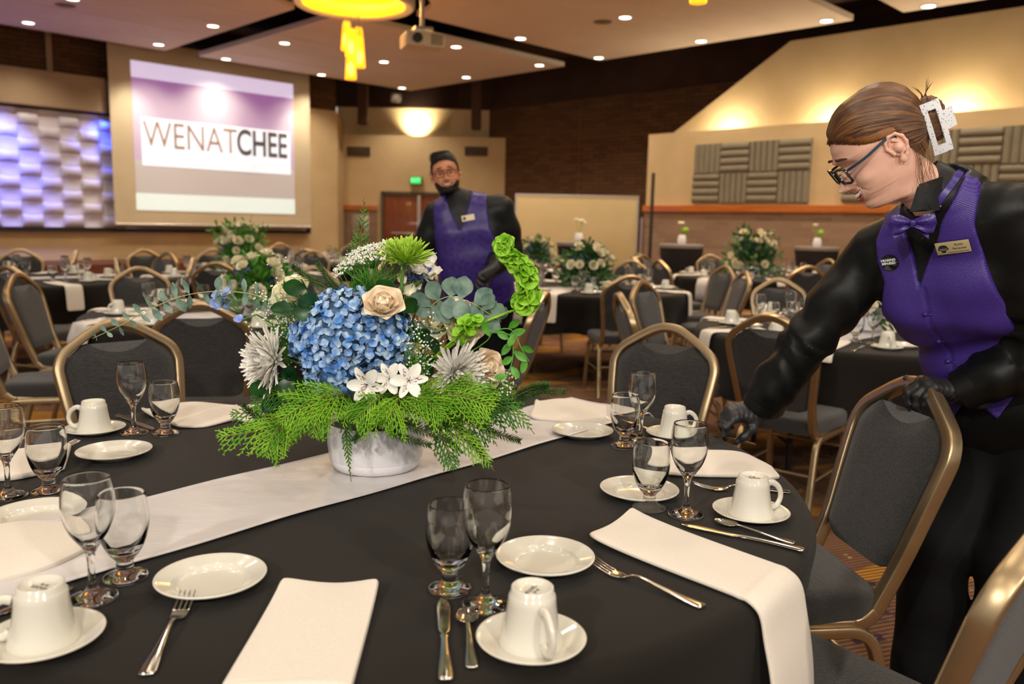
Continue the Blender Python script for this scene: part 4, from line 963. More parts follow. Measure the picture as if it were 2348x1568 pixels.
q = aty(1117, 842, 1.74); rose(q, (.65, -.7, .35), .036, cream_p, 'peach-cream rose at the right side below the bells of Ireland', 2)
q = aty(1062, 752, 1.77); rose(q, (.3, -.8, .5), .038, pale_y, 'pale cream rose under the round eucalyptus leaves', 3)
q = aty(1000, 742, 1.80); rose(q, (0, -.8, .6), .034, pale_y, 'yellowish rose tucked right of the peach rose', 5)
q = aty(668, 672, 1.84); rose(q, (-.25, -.7, .65), .040, pale_y, 'pale yellow rose at the upper left among the white sprigs', 7)

def spider(p, n, R, m_, label, seed, cnt=190, droop=.9, mstem=None, cone=1.0, name='chrysanthemum'):
    rnd = random.Random(seed); mb = MB(); u, v, n = basis(n); p = Vector(p)
    for k in range(cnt):
        f = (k+.5)/cnt; th = (.12 + 1.45*f**.75)*cone; a = k*2.39996; o_ = u*math.cos(a)+v*math.sin(a)
        d = n*math.cos(th) + o_*math.sin(th); L = R*(.45+.62*f**.6)*rnd.uniform(.88, 1.1)
        petal(mb, p - n*R*.12 + o_*R*.06*f, d, n if th > .5 else -o_, L, R*rnd.uniform(.045, .065), curl=rnd.uniform(.15, droop), cup=.9, nu=6, nv=2, tip=.3, widest=.8)
    mb2 = MB(); mb2.sphere(p-n*R*.12, (R*.16,)*3, 10, 7)
    return dress(name, label, 'flower', [('petals', mb, m_, True), ('calyx', mb2, g_mid, True), ('stem', mstem or stem_to(p-n*R*.15, n), g_stem, True)])
spider(aty(618, 826, 1.76), (-.62, -.72, .12), .076, white_p, 'white spider chrysanthemum at the far left of the hydrangea', 11)
spider(aty(1048, 856, 1.71), (.42, -.86, .05), .070, white_p, 'white spider chrysanthemum right of the striped lilies', 12, cnt=170)
gp = aty(930, 592, 1.80)
ms = MB(); ms.tube(catmull([CORE, aty(914, 700, 1.80), aty(922, 640, 1.80), gp], 14), .0036, 8)
spider(gp, (.06, -.42, .9), .064, lime_p, 'lime green spider chrysanthemum standing tall at the top', 13, cnt=150, droop=.7, mstem=ms, cone=.92)

def lily(p, n, R, label, seed):
    rnd = random.Random(seed); u, v, n = basis(n); p = Vector(p); mb = MB(); ms_ = MB()
    for k in range(6):
        a = k*PI/3 + rnd.uniform(-.1, .1); o_ = u*math.cos(a)+v*math.sin(a); d = n*.55+o_*.85
        w_ = .36 if k % 2 else .27; petal(mb, p-n*R*.35, d, n, R*1.25, R*w_, curl=-.55, cup=.35, nu=7, nv=4, tip=.3, widest=.6)
        if k % 2 == 0:
            for s_ in range(9): 
                t_ = .3+.08*s_%.45; c_ = p-n*R*.35 + d.normalized()*R*1.25*t_ + n*(R*.03-.275*R*t_*t_*1.0) + d.cross(n).normalized()*rnd.uniform(-.6, .6)*R*w_*.7
                ms_.tube([c_, c_+d.normalized()*R*.1], R*.016, 4)
    for k in range(5):
        a = k*1.256; ms_.tube([p-n*R*.3, p+n*R*.3+(u*math.cos(a)+v*math.sin(a))*R*.2], R*.018, 5)
    return dress('alstroemeria', label, 'flower', [('petals', mb, white_p, True), ('streaks', ms_, fmat('maroon_streak', srgb(96, 40, 48), srgb(120, 56, 60)), True), ('stem', stem_to(p-n*R*.35, n), g_stem, True)])
lily(aty(838, 884, 1.665), (-.25, -.95, -.05), .036, 'white striped lily under the hydrangea, leftmost of three', 21)
lily(aty(892, 868, 1.675), (-.1, -.95, .2), .030, 'white striped lily under the hydrangea, middle of three', 22)
lily(aty(938, 872, 1.665), (.2, -.93, .25), .034, 'white striped lily under the hydrangea, rightmost of three', 23)

def cluster(name, label, pts, m_, R, seed, petals=5, stem_pts=None):
    rnd = random.Random(seed); mb = MB()
    for p in pts:
        u, v, n = basis((outward(p)*.6 + TOCAM(p)*.6 + Vector((rnd.gauss(0, .35), rnd.gauss(0, .35), rnd.gauss(0, .35)))).normalized()); r_ = R*rnd.uniform(.8, 1.15)
        for k in range(petals):
            a = 2*PI*k/petals+rnd.uniform(-.2, .2); o_ = u*math.cos(a)+v*math.sin(a); petal(mb, Vector(p), o_+n*.5, n, r_, r_*.5, curl=rnd.uniform(-.4, .7), cup=.3, nu=4, nv=2, tip=.2)
    c_ = sum((Vector(p) for p in pts), Vector())/len(pts)
    sm_ = MB(); sm_.tube(catmull(stem_pts or [CORE, CORE.lerp(c_, .6), c_], 10), .002, 6)
    for p in pts: sm_.tube([c_.lerp(CORE, .12), Vector(p)], .0009, 4)
    return dress(name, label, 'flower', [('florets', mb, m_, True), ('stem', sm_, g_stem, True)])
rnd = random.Random(3)
J = lambda x, y, Y, n, sx, sy, sY=.02: [aty(x+rnd.gauss(0, sx), y+rnd.gauss(0, sy), Y+rnd.gauss(0, sY)) for _ in range(n)]
cluster('stock_flower', 'white ruffled stock behind the lime green chrysanthemum', J(965, 622, 1.88, 16, 20, 14), white_p, .017, 1)
cluster('stock_flower', 'cream ruffled stock between the peach rose and the lime flower stem', J(942, 668, 1.86, 14, 14, 24), pale_y, .016, 2)
cluster('stock_flower', 'white ruffled bloom beside the round eucalyptus leaves', J(1052, 716, 1.79, 16, 18, 14), white_p, .018, 3)
cluster('statice', 'dark blue statice sprig behind the lime flower stem', J(952, 636, 1.87, 34, 16, 8), stat_p, .007, 4, 4)
cluster('delphinium', 'pale blue florets above the left shoulder of the hydrangea', [aty(745, 690, 1.79), aty(752, 700, 1.77), aty(736, 698, 1.78)], sky_p, .015, 5)
cluster('delphinium', 'pale blue florets just left of the peach rose', J(818, 690, 1.75, 6, 9, 14), blue_p, .015, 6)
cluster('delphinium', 'pale blue florets dangling on the long eucalyptus branch', [aty(500, 676, 1.86), aty(512, 692, 1.86), aty(522, 672, 1.86), aty(528, 700, 1.87), aty(494, 700, 1.86)], sky_p, .017, 7, 5, [CORE, aty(640, 700, 1.88), aty(560, 690, 1.86), aty(510, 686, 1.86)])
cluster('delphinium', 'single pale blue floret hanging left of the white sprigs', [aty(556, 738, 1.84), aty(548, 734, 1.84)], sky_p, .016, 8, 5, [CORE, aty(620, 740, 1.86), aty(576, 726, 1.84), aty(556, 736, 1.84)])

def leaf_disc(mb, p, d, n, L, W): petal(mb, p, d, n, L, W, curl=.35, cup=.12, nu=6, nv=4, tip=.05, widest=.5)
def euc(label, path, sizes, seed, flat=.5, stalk_r=.0016, wr=.42):
    rnd = random.Random(seed); P = catmull(path, 40); mb = MB(); sm_ = MB(); sm_.tube(P, [stalk_r*(1-.6*i/39) for i in range(40)], 6)
    n_ = len(sizes)
    for i, s_ in enumerate(sizes):
        k = min(38, int(1+(i+.6)/n_*38)); t_ = (P[k+1]-P[k-1]).normalized(); up = TOCAM(P[k]); sd = t_.cross(up).normalized()
        for sg in (1, -1):
            d = sd*sg*rnd.uniform(.7, 1) + t_*rnd.uniform(-.3, .35) + up*rnd.uniform(-.5, .5)*flat; nn_ = up + t_*rnd.uniform(-.9, .9)*flat + sd*rnd.uniform(-.3, .3)
            leaf_disc(mb, P[k], d, nn_, s_*rnd.uniform(.85, 1.1), s_*wr*rnd.uniform(.75, 1.1))
    return dress('eucalyptus_branch', label, 'branch', [('leaves', mb, g_euc, True), ('stem', sm_, fmat('eucalyptus_stem', srgb(150, 160, 90), srgb(170, 178, 110)), True)])
euc('long eucalyptus branch arching out over the chairs on the left', [CORE, aty(660, 730, 1.88), aty(600, 682, 1.87), aty(520, 668, 1.86), aty(430, 676, 1.84), aty(350, 706, 1.82), aty(280, 744, 1.80), aty(212, 776, 1.78)], [.0]*4 + [.026, .036, .034, .034, .036, .036, .036, .038, .036, .034, .03, .026, .022, .018, .013], 31, 1.5, wr=.26)
euc('silver-dollar eucalyptus sprig with round leaves above the cream rose', [CORE, aty(985, 740, 1.78), aty(990, 702, 1.76), aty(1030, 680, 1.75), aty(1080, 694, 1.74), aty(1122, 720, 1.74), aty(1150, 738, 1.74)], [0, .03, .046, .05, .05, .05, .048, .048, .044, .04, .036], 32, .35)
euc('small eucalyptus tip showing beyond the round leaves', [CORE, aty(1080, 730, 1.84), aty(1110, 706, 1.86), aty(1140, 690, 1.87)], [0, 0, .03, .032, .03, .026], 33, .5)

def bells(label, path, seed, n_=34, s0=.03):
    rnd = random.Random(seed); P = catmull(path, 60); mb = MB(); sm_ = MB(); sm_.tube(P, [.0034*(1-.6*i/59) for i in range(60)], 6)
    for i in range(n_):
        f = .35+.65*i/n_; k = min(58, int(f*59)); t_ = (P[k+1]-P[k-1]).normalized(); u, v, n = basis(t_); a = i*2.4; o_ = u*math.cos(a)+v*math.sin(a); R = s0*(1-.5*f)*rnd.uniform(.8, 1.2); ax = (o_+t_*.3).normalized(); u2, v2, _ = basis(ax); c_ = P[k]+ax*R*.2
        V = []; F = []
        for j, (r_, z) in enumerate(((.15, 0), (.5, .38), (.85, .62), (1.05, .66))):
            for q in range(16): aa = 2*PI*q/16; V.append(c_ + (u2*math.cos(aa)+v2*math.sin(aa))*R*r_ + ax*R*(z+.16*math.cos(aa*4+i)*(j == 3)))
        for j in range(3):
            for q in range(16): F.append((j*16+q, j*16+(q+1) % 16, (j+1)*16+(q+1) % 16, (j+1)*16+q))
        mb.add(V, F)
    return dress('bells_of_ireland', label, 'flower', [('green_bells', mb, g_lime, True), ('stem', sm_, g_lime, True)])
bells('tall lime green spire of shell-shaped bells curling up at the right', [CORE, aty(1080, 760, 1.74), aty(1150, 722, 1.72), aty(1200, 700, 1.71), aty(1212, 655, 1.71), aty(1196, 612, 1.71), aty(1166, 588, 1.71), aty(1150, 566, 1.71), aty(1160, 552, 1.71)], 41, 74, .025)
bells('short lime green cluster of bells beside the cream rose', [CORE, aty(1040, 780, 1.73), aty(1075, 742, 1.72), aty(1100, 738, 1.71)], 42, 16, .022)
def vine(label, paths, m_, s_, seed, name='leafy_sprig', stem_r=.0014, n_=7, wd=.34):
    rnd = random.Random(seed); mb = MB(); sm_ = MB()
    for path in paths:
        P = catmull(path, 24); sm_.tube(P, stem_r, 5)
        for i in range(n_):
            k = min(22, int(6+(i+.5)/n_*17)); t_ = (P[k+1]-P[k-1]).normalized(); up = TOCAM(P[k]); sd = t_.cross(up).normalized()*(1 if i % 2 else -1)
            leaf_disc(mb, P[k], sd*.8+t_*.6+up*rnd.uniform(-.3, .3), up+t_*rnd.uniform(-.6, .6)+sd*rnd.uniform(-.4, .4), s_*rnd.uniform(.8, 1.15), s_*wd)
    return dress(name, label, 'greenery', [('leaves', mb, m_, True), ('stem', sm_, m_, True)])
vine('trailing green sprig hanging at the right below the lime spire', [[CORE, aty(1090, 800, 1.72), aty(1130, 762, 1.70), aty(1172, 756, 1.69), aty(1196, 800, 1.68), aty(1214, 830, 1.68)], [aty(1130, 762, 1.70), aty(1170, 770, 1.69), aty(1176, 820, 1.68), aty(1160, 870, 1.68)]], g_mid, .034, 51, n_=6, wd=.24)
for k, (label, pts) in enumerate((('glossy dark leaves below the left white chrysanthemum', [(590, 872), (620, 905), (660, 868), (690, 895)]), ('glossy dark leaves at the upper left behind the white sprigs', [(690, 640), (668, 690), (710, 700), (720, 668)]), ('glossy leaves under the hydrangea and striped lilies', [(790, 930), (860, 925), (905, 905), (740, 925)]), ('dark leaves right of the peach rose', [(910, 660), (985, 780), (1010, 800), (960, 700)]))):
    vine(label, [[CORE, CORE.lerp(aty(x, y, 1.76), .6), aty(x, y, 1.74)] for x, y in pts], g_leaf if k != 2 else g_mid, .052, 60+k, 'salal_sprig', .0018, 3, .36)
# umbels and baby's breath
def umbel(label, c, n, R, seed, m_=babys, cnt=30, sub=20):
    rnd = random.Random(seed); u, v, n = basis(n); c = Vector(c); mb = MB(); sm_ = MB(); root = c - n*R*.9; sm_.tube(catmull([CORE, CORE.lerp(root, .6), root], 10), .0018, 6)
    for k in range(cnt):
        r_ = math.sqrt((k+.5)/cnt); a = k*2.4; h = c + (u*math.cos(a)+v*math.sin(a))*R*r_ - n*R*.22*r_*r_; sm_.tube([root, root.lerp(h, .6)+n*.004, h], .0007, 4)
        for q in range(sub):
            rr = R*.17*math.sqrt(rnd.random()); aa = rnd.uniform(0, 6.28); mb.sphere(h + (u*math.cos(aa)+v*math.sin(aa))*rr + n*rnd.uniform(-.002, .003), rnd.uniform(.0011, .0021), 5, 4)
    return dress('queen_annes_lace', label, 'flower', [('florets', mb, m_, True), ('stems', sm_, g_mid, True)])
umbel('flat white lacy flower head near the top of the arrangement', aty(845, 572, 1.80), (-.15, -.35, .92), .052, 71)
umbel('smaller lacy white flower head at the upper left', aty(790, 606, 1.82), (-.5, -.45, .75), .034, 72, cnt=18)
umbel('lacy white flower head half hidden by the lime green chrysanthemum', aty(905, 556, 1.86), (.1, -.3, .95), .036, 73, cnt=18)
def breath(label, c, spread, n_, seed):
    rnd = random.Random(seed); mb = MB(); sm_ = MB()
    for k in range(n_):
        p = aty(c[0]+rnd.gauss(0, spread[0]), c[1]+rnd.gauss(0, spread[1]), c[2]+rnd.gauss(0, .02)); mb.sphere(p, rnd.uniform(.0015, .0027), 6, 4)
        if k % 3 == 0: sm_.tube([aty(c[0], c[1]+spread[1]*1.6, c[2]).lerp(CORE, .2), p], .0005, 3)
    return dress('babys_breath', label, 'flower', [('blossoms', mb, babys, True), ('stems', sm_, g_mid, True)])
breath("cloud of tiny white sprigs left of the hydrangea", (640, 735, 1.82), (32, 48), 330, 81)
breath("tiny white sprigs between the hydrangea and the right chrysanthemum", (968, 800, 1.74), (22, 40), 190, 82)
breath("tiny white sprigs right of the cream rose over the greens", (1150, 880, 1.74), (18, 18), 60, 83)
# feathery green dill fronds near the top
rnd = random.Random(9); mb = MB(); sm_ = MB()
for k in range(120):
    a = aty(rnd.gauss(850, 18), rnd.gauss(690, 10), 1.82); b_ = aty(rnd.gauss(850, 42), rnd.gauss(610, 26), 1.82+rnd.gauss(0, .03)); mb.tube([a, a.lerp(b_, .5)+Vector((rnd.gauss(0, .006), 0, .006)), b_], [.0009, .0008, .0003], 4)
sm_.tube([CORE, aty(850, 690, 1.82)], .002, 6)
dress('dill_frond', 'feathery bright green fronds below the lacy white flower heads', 'greenery', [('fronds', mb, g_mid, True), ('stem', sm_, g_mid, True)])

# conifer greens
def cedar(label, path, m_, seed, W=.055, n_=15, name='cedar_frond', flat_n=None, dens=1.0):
    rnd = random.Random(seed); P = catmull(path, 48); mb = MB(); sm_ = MB(); sm_.tube(P[:43], [.0019*(1-.7*i/47) for i in range(43)], 5)
    dia = [(1, 0), (0, .45), (-1, 0), (0, -.45)]
    for i in range(n_*2):
        f = .22 + .78*(i+.5)/(n_*2); k = min(46, int(f*47)); t_ = (P[k+1]-P[k-1]).normalized(); up = Vector(flat_n) if flat_n else (TOCAM(P[k])+Vector((0, 0, .45))); up = (up - t_*up.dot(t_)).normalized(); sd = t_.cross(up)*(1 if i % 2 else -1)
        L = W*math.sin(PI*min(1, .18+f*.95))**.7*rnd.uniform(.75, 1.1)*(1.15-.55*f); d = (sd*.72+t_*.72+up*rnd.uniform(-.22, .12)).normalized()
        Q = [P[k]+d*L*s_ + (t_*.25*L - Vector((0, 0, .16*L)))*s_*s_ for s_ in (0, .35, .7, 1)]
        mb.tube(Q, [.0017, .0017, .0014, .0006], sect=dia, up=sd)
        m2 = max(3, int(L/.0058*dens))
        for j in range(m2):
            s_ = (j+.8)/(m2+.6); c_ = Q[0].lerp(Q[-1], s_) ; sd2 = d.cross(up).normalized()*(1 if j % 2 else -1); l2 = L*.40*(1-s_*.72)*rnd.uniform(.8, 1.15)
            e = c_ + (sd2*.7+d*.75).normalized()*l2; mid = c_.lerp(e, .5)+d*l2*.06
            mb.tube([c_, mid, e], [.0014, .0014, .0005], sect=dia, up=d)
            if l2 > .013:
                for sg in (1, -1): mb.tube([mid, mid + ((sd2*.7+d*.75).normalized()*.8 + sd2.cross(up).normalized()*.5*sg).normalized()*l2*.38], [.0012, .0005], sect=dia, up=up)
    return dress(name, label, 'greenery', [('foliage', mb, m_, True), ('stem', sm_, fmat('cedar_stem', srgb(96, 92, 36), srgb(120, 112, 48)), True)])
RIM = lambda x, y, Y: aty(x, y, Y)
cedars = [
 ('bright cedar frond reaching lowest on the left over the table', [CORE, RIM(690, 940, 1.76), RIM(600, 985, 1.70), RIM(520, 1000, 1.68), RIM(482, 1004, 1.68)], g_cedar, .075, 15),
 ('bright cedar frond drooping toward the left bread plates', [CORE, RIM(700, 950, 1.74), RIM(640, 985, 1.68), RIM(615, 1030, 1.66), RIM(606, 1066, 1.66)], g_cedar, .075, 14),
 ('small cedar tip pointing left above the black cloth', [CORE, RIM(680, 920, 1.80), RIM(600, 945, 1.78), RIM(545, 948, 1.78), RIM(516, 952, 1.78)], g_cedar2, .05, 12),
 ('large cedar frond spread under the left side of the hydrangea', [CORE, RIM(790, 905, 1.70), RIM(720, 918, 1.65), RIM(660, 955, 1.63), RIM(632, 992, 1.63)], g_cedar, .085, 18),
 ('cedar frond drooping below the hydrangea, left of the vase front', [CORE, RIM(780, 915, 1.69), RIM(740, 945, 1.64), RIM(722, 985, 1.63), RIM(716, 1020, 1.63)], g_cedar, .06, 15),
 ('thin cedar tail hanging down the front of the white vase', [CORE, RIM(800, 950, 1.71), RIM(796, 1000, 1.68), RIM(800, 1060, 1.68), RIM(808, 1128, 1.68)], g_cedar2, .02, 18),
 ('yellow-green cedar frond over the front rim of the vase', [CORE, RIM(880, 905, 1.69), RIM(850, 930, 1.65), RIM(822, 958, 1.64), RIM(806, 985, 1.64)], g_cedar, .07, 16),
 ('yellow-green cedar frond in front, below the striped lilies', [CORE, RIM(910, 905, 1.69), RIM(905, 935, 1.64), RIM(886, 968, 1.63), RIM(872, 996, 1.63)], g_cedar, .07, 16),
 ('cedar frond below the rightmost striped lily', [CORE, RIM(940, 905, 1.69), RIM(975, 915, 1.65), RIM(1010, 945, 1.63), RIM(1034, 985, 1.63)], g_cedar, .075, 17),
 ('broad cedar frond under the right white chrysanthemum', [CORE, RIM(985, 905, 1.69), RIM(1050, 905, 1.66), RIM(1110, 925, 1.65), RIM(1150, 962, 1.65)], g_cedar, .085, 18),
 ('long cedar frond sweeping right over the satin runner', [CORE, RIM(1030, 910, 1.72), RIM(1120, 920, 1.71), RIM(1190, 955, 1.70), RIM(1244, 1020, 1.70)], g_cedar2, .07, 20),
 ('cedar frond at the right pointing to the far napkin', [CORE, RIM(1050, 895, 1.75), RIM(1120, 895, 1.75), RIM(1180, 915, 1.74), RIM(1216, 945, 1.74)], g_cedar2, .065, 16),
 ('cedar frond trailing lowest at the right above two front glasses', [CORE, RIM(1000, 950, 1.72), RIM(1060, 1000, 1.67), RIM(1110, 1050, 1.65), RIM(1146, 1098, 1.64)], g_cedar, .05, 18),
 ('cedar frond drooping right of the white vase', [CORE, RIM(985, 955, 1.72), RIM(1020, 1010, 1.68), RIM(1036, 1060, 1.66), RIM(1040, 1092, 1.66)], g_cedar2, .05, 16),
 ('dark cedar frond between the vase and the long right frond', [CORE, RIM(1000, 930, 1.73), RIM(1070, 965, 1.72), RIM(1120, 995, 1.71), RIM(1150, 1040, 1.71)], g_cedar2, .06, 15),
 ('cedar spire standing straight up above everything else', [CORE, RIM(826, 640, 1.84), RIM(824, 560, 1.84), RIM(834, 490, 1.84), RIM(832, 430, 1.84)], g_cedar2, .035, 15),
 ('cedar frond at the left above the low bright fronds', [CORE, RIM(700, 900, 1.77), RIM(630, 905, 1.74), RIM(590, 925, 1.73), RIM(566, 960, 1.73)], g_cedar2, .055, 14),
]
for k, (l, P, m_, W, n_) in enumerate(cedars): cedar(l, P, m_, 100+k, W, n_)
def fir(label, paths, seed, L=.017):
    rnd = random.Random(seed); mb = MB(); sm_ = MB(); dia = [(1, 0), (0, .4), (-1, 0), (0, -.4)]
    for path in paths:
        P = catmull(path, 60); sm_.tube(P, [.0022*(1-.6*i/59) for i in range(60)], 5)
        for i in range(10, 60):
            t_ = (P[min(i+1, 59)]-P[i-1]).normalized(); u, v, n = basis(t_)
            for q in range(5):
                a = q*1.2566+i*.7; o_ = (u*math.cos(a)+v*math.sin(a)); e = P[i] + (o_*.8+t_*.62)*L*rnd.uniform(.75, 1.1)*(1-.45*(i/59)**3); mb.tube([P[i], P[i].lerp(e, .55)+t_*.001, e], [.0007, .0008, .0002], sect=dia, up=t_)
    return dress('fir_sprig', label, 'greenery', [('needles', mb, g_fir, True), ('stem', sm_, fmat('fir_bark', srgb(120, 96, 56), srgb(140, 114, 70)), True)])
fir('dark fir sprigs pointing out at the upper left', [[CORE, aty(770, 690, 1.80), aty(710, 640, 1.79), aty(672, 612, 1.79)], [CORE, aty(760, 720, 1.80), aty(700, 690, 1.80), aty(652, 652, 1.80)], [CORE, aty(800, 700, 1.80), aty(760, 650, 1.79), aty(730, 606, 1.79)]], 201)
fir('fir sprig reaching out farthest on the right', [[CORE, aty(1120, 925, 1.74), aty(1210, 905, 1.74), aty(1292, 898, 1.74)], [aty(1170, 915, 1.74), aty(1220, 892, 1.73), aty(1256, 886, 1.73)]], 202, .021)
fir('fir sprig lying over the front rim of the white vase', [[CORE, aty(900, 960, 1.68), aty(960, 985, 1.65), aty(1030, 1010, 1.64)], [CORE, aty(880, 970, 1.68), aty(920, 1000, 1.66), aty(985, 1020, 1.66)], [CORE, aty(850, 960, 1.69), aty(830, 985, 1.67), aty(812, 1010, 1.67)]], 203, .019)
fir('fir sprig under the left fronds near the napkin', [[CORE, aty(690, 930, 1.78), aty(620, 970, 1.76), aty(572, 990, 1.75)], [CORE, aty(660, 940, 1.78), aty(600, 960, 1.78), aty(560, 930, 1.78)]], 204, .019)
fir('fir sprig under the right cedar fronds', [[CORE, aty(1060, 960, 1.75), aty(1130, 990, 1.74), aty(1190, 1010, 1.74)], [CORE, aty(1050, 980, 1.74), aty(1090, 1020, 1.72), aty(1110, 1050, 1.72)]], 205, .019)

# centrepieces of the farther tables: pot, greens, blooms
def far_piece(x, y, where, R, H, seed, flowers, hi=False):
    rnd = random.Random(seed); c = Vector((x, y, ZT+.008)); t = thing('flower_arrangement', f'arrangement of white flowers and greens {where}', 'flower arrangement', c, 0, 'centrepieces of the farther tables')
    mb = MB(); mb.lathe([(0, 0), (.08, 0), (.095, .01), (.105, .1), (.103, .105), (.098, .1), (0, .09)], 28); obj('vase', mb, vase_white, t)
    mb = MB(); o = Vector((0, 0, .12))
    for k in range(150):
        a = rnd.uniform(0, 6.28); el = rnd.uniform(-.35, 1.4); d = Vector((math.cos(a)*math.cos(el), math.sin(a)*math.cos(el), math.sin(el))); L = R*rnd.uniform(.7, 1.05) if el < .8 else H*rnd.uniform(.6, 1)
        e = o + Vector((d.x*L, d.y*L, d.z*L - .25*L*(1 if el < .3 else 0)*.6)); 
        for q in range(5): s_ = .35+.15*q; petal(mb, o.lerp(e, s_), d + Vector((rnd.gauss(0, .6), rnd.gauss(0, .6), rnd.gauss(0, .6))), (rnd.gauss(0, 1), -1, 1), R*.28, R*.05, curl=.3, nu=3, nv=1)
    obj('foliage', mb, g_fir if seed % 2 else g_cedar2, t, sharp=0)
    for k in range(flowers):
        mb = MB()
        a = rnd.uniform(0, 6.28); el = rnd.uniform(.0, 1.35); d = Vector((math.cos(a)*math.cos(el), -abs(math.sin(a))*math.cos(el)*1.0, math.sin(el))).normalized(); p = o + Vector((d.x*R, d.y*R, d.z*H))*rnd.uniform(.8, .98); r_ = rnd.uniform(.045, .065)
        u, v, n = basis(d)
        for ring_ in range(3):
            for q in range(9):
                aa = q*2*PI/9+ring_; o_ = u*math.cos(aa)+v*math.sin(aa); petal(mb, p-n*r_*.2, o_*(.5+.35*ring_)+n*(1.1-.4*ring_), n, r_, r_*.34, curl=.6, cup=.3, nu=4, nv=2)
        obj('white_bloom', mb, cream_petal, t, sharp=0)
    mb = MB()
    for k in range(26):
        a = rnd.choice((.8, 2.3, 4.4))+rnd.gauss(0, .2); el = rnd.uniform(.3, .9); p = o + Vector((math.cos(a)*math.cos(el)*R, -abs(math.sin(a))*math.cos(el)*R, math.sin(el)*H))*.85; petal(mb, p, (rnd.gauss(0, 1), -1, rnd.gauss(0, 1)), (0, -1, .3), .022, .010, nu=3, nv=1)
    obj('blue_blooms', mb, stat_p, t, sharp=0); return t
far_piece(2.05, 4.75, 'seen below the raised arm of the woman', .2, .2, 1, 12)
far_piece(-1.55, 5.02, 'low behind the upper left of the big arrangement', .22, .24, 2, 16)
far_piece(.68, 7.72, 'in front of the cream whiteboard', .28, .30, 3, 18)
far_piece(-2.78, 8.42, 'standing tall just below the projection screen', .27, .46, 4, 22, True)
far_piece(2.95, 10.2, 'under the left block of ribbed panels', .36, .48, 5, 22, True)
far_piece(.3, 11.2, 'far off behind the man in the purple vest', .25, .3, 7, 12)
# ================================================================== PEOPLE: smooth solids on a grid, meshed as one surface
def v3(p): return np.array([p[0], p[1], p[2]], float)
def s_rc(a, b_, r1, r2):                       # round cone
    a, b_ = v3(a), v3(b_)
    def f(P):
        ba = b_-a; L2 = ba@ba; pa = P-a; h = np.clip((pa@ba)/max(L2, 1e-12), 0, 1)
        return np.linalg.norm(pa-h[:, None]*ba, axis=1)-(r1+(r2-r1)*h)
    f.box = (np.minimum(a-r1, b_-r2), np.maximum(a+r1, b_+r2)); return f
def s_el(c, r, R=None):                        # ellipsoid with radii r along the rows of R
    c, r = v3(c), v3(r); R = np.eye(3) if R is None else np.array([v3(q) for q in R])
    def f(P):
        q = (P-c)@R.T; k0 = np.linalg.norm(q/r, axis=1); k1 = np.linalg.norm(q/(r*r), axis=1)
        return k0*(k0-1)/np.maximum(k1, 1e-9)
    m_ = r.max(); f.box = (c-m_, c+m_); return f
def s_slab(c, half_l, b_, l):                  # capsule along l
    c, l = v3(c), v3(l); return s_rc(c-l*half_l, c+l*half_l, b_, b_)
def s_un(fs, k):
    def f(P):
        d = None
        for g in fs:
            e = g(P)
            if d is None: d = e
            else: h = np.clip(.5+.5*(d-e)/k, 0, 1); d = d*(1-h)+e*h-k*h*(1-h)
        return d
    f.box = (np.min([g.box[0] for g in fs], axis=0), np.max([g.box[1] for g in fs], axis=0)); return f
def nets(fn, h, pad=.02, box=None):
    lo, hi = box if box is not None else (fn.box[0]-pad, fn.box[1]+pad)
    n = np.ceil((hi-lo)/h).astype(int)+1
    ax = [lo[i]+h*np.arange(n[i]) for i in range(3)]
    D = np.empty(n)
    for i in range(n[0]):
        Y, Z = np.meshgrid(ax[1], ax[2], indexing='ij'); D[i] = fn(np.stack([np.full(Y.size, ax[0][i]), Y.ravel(), Z.ravel()], 1)).reshape(n[1], n[2])
    I = D < 0; C = [D[a:n[0]-1+a, b_:n[1]-1+b_, c:n[2]-1+c] for a in (0, 1) for b_ in (0, 1) for c in (0, 1)]
    S = sum((c < 0).astype(np.int8) for c in C); act = (S > 0) & (S < 8); idx = -np.ones(act.shape, int); K = np.argwhere(act); idx[act] = np.arange(len(K))
    off = [(a, b_, c) for a in (0, 1) for b_ in (0, 1) for c in (0, 1)]; vals = np.stack([c[act] for c in C], 1); acc = np.zeros((len(K), 3)); cnt = np.zeros(len(K))
    for p in range(8):
        for q in range(p+1, 8):
            if sum(abs(off[p][t]-off[q][t]) for t in range(3)) != 1: continue
            x = (vals[:, p] < 0) != (vals[:, q] < 0); t = vals[:, p]/(vals[:, p]-vals[:, q]+1e-15); pt = np.array(off[p])[None]+(np.array(off[q])-np.array(off[p]))[None]*t[:, None]
            acc[x] += pt[x]; cnt[x] += 1
    V = lo + h*(K+acc/np.maximum(cnt, 1)[:, None]); F = []
    for axis in range(3):
        o1, o2 = [t for t in range(3) if t != axis]; sl = [slice(None)]*3; sl2 = [slice(None)]*3; sl[axis] = slice(0, -1); sl2[axis] = slice(1, None)
        ch = I[tuple(sl)] != I[tuple(sl2)]; E_ = np.argwhere(ch); E_ = E_[(E_[:, o1] > 0) & (E_[:, o2] > 0) & (E_[:, o1] < n[o1]-1) & (E_[:, o2] < n[o2]-1)]
        q = []
        for (d1, d2) in ((1, 1), (0, 1), (0, 0), (1, 0)):
            t = E_.copy(); t[:, o1] -= d1; t[:, o2] -= d2; q.append(idx[t[:, 0], t[:, 1], t[:, 2]])
        Q = np.stack(q, 1); flip = I[E_[:, 0], E_[:, 1], E_[:, 2]] ^ (axis == 1); Q[~flip] = Q[~flip][:, ::-1]; F.append(Q)
    F = np.concatenate(F); F = F[(F >= 0).all(1)]
    mb = MB(); mb.v = [tuple(p) for p in V]; mb.f = [tuple(int(i) for i in f_) for f_ in F]; mb.mi = [0]*len(F); return mb
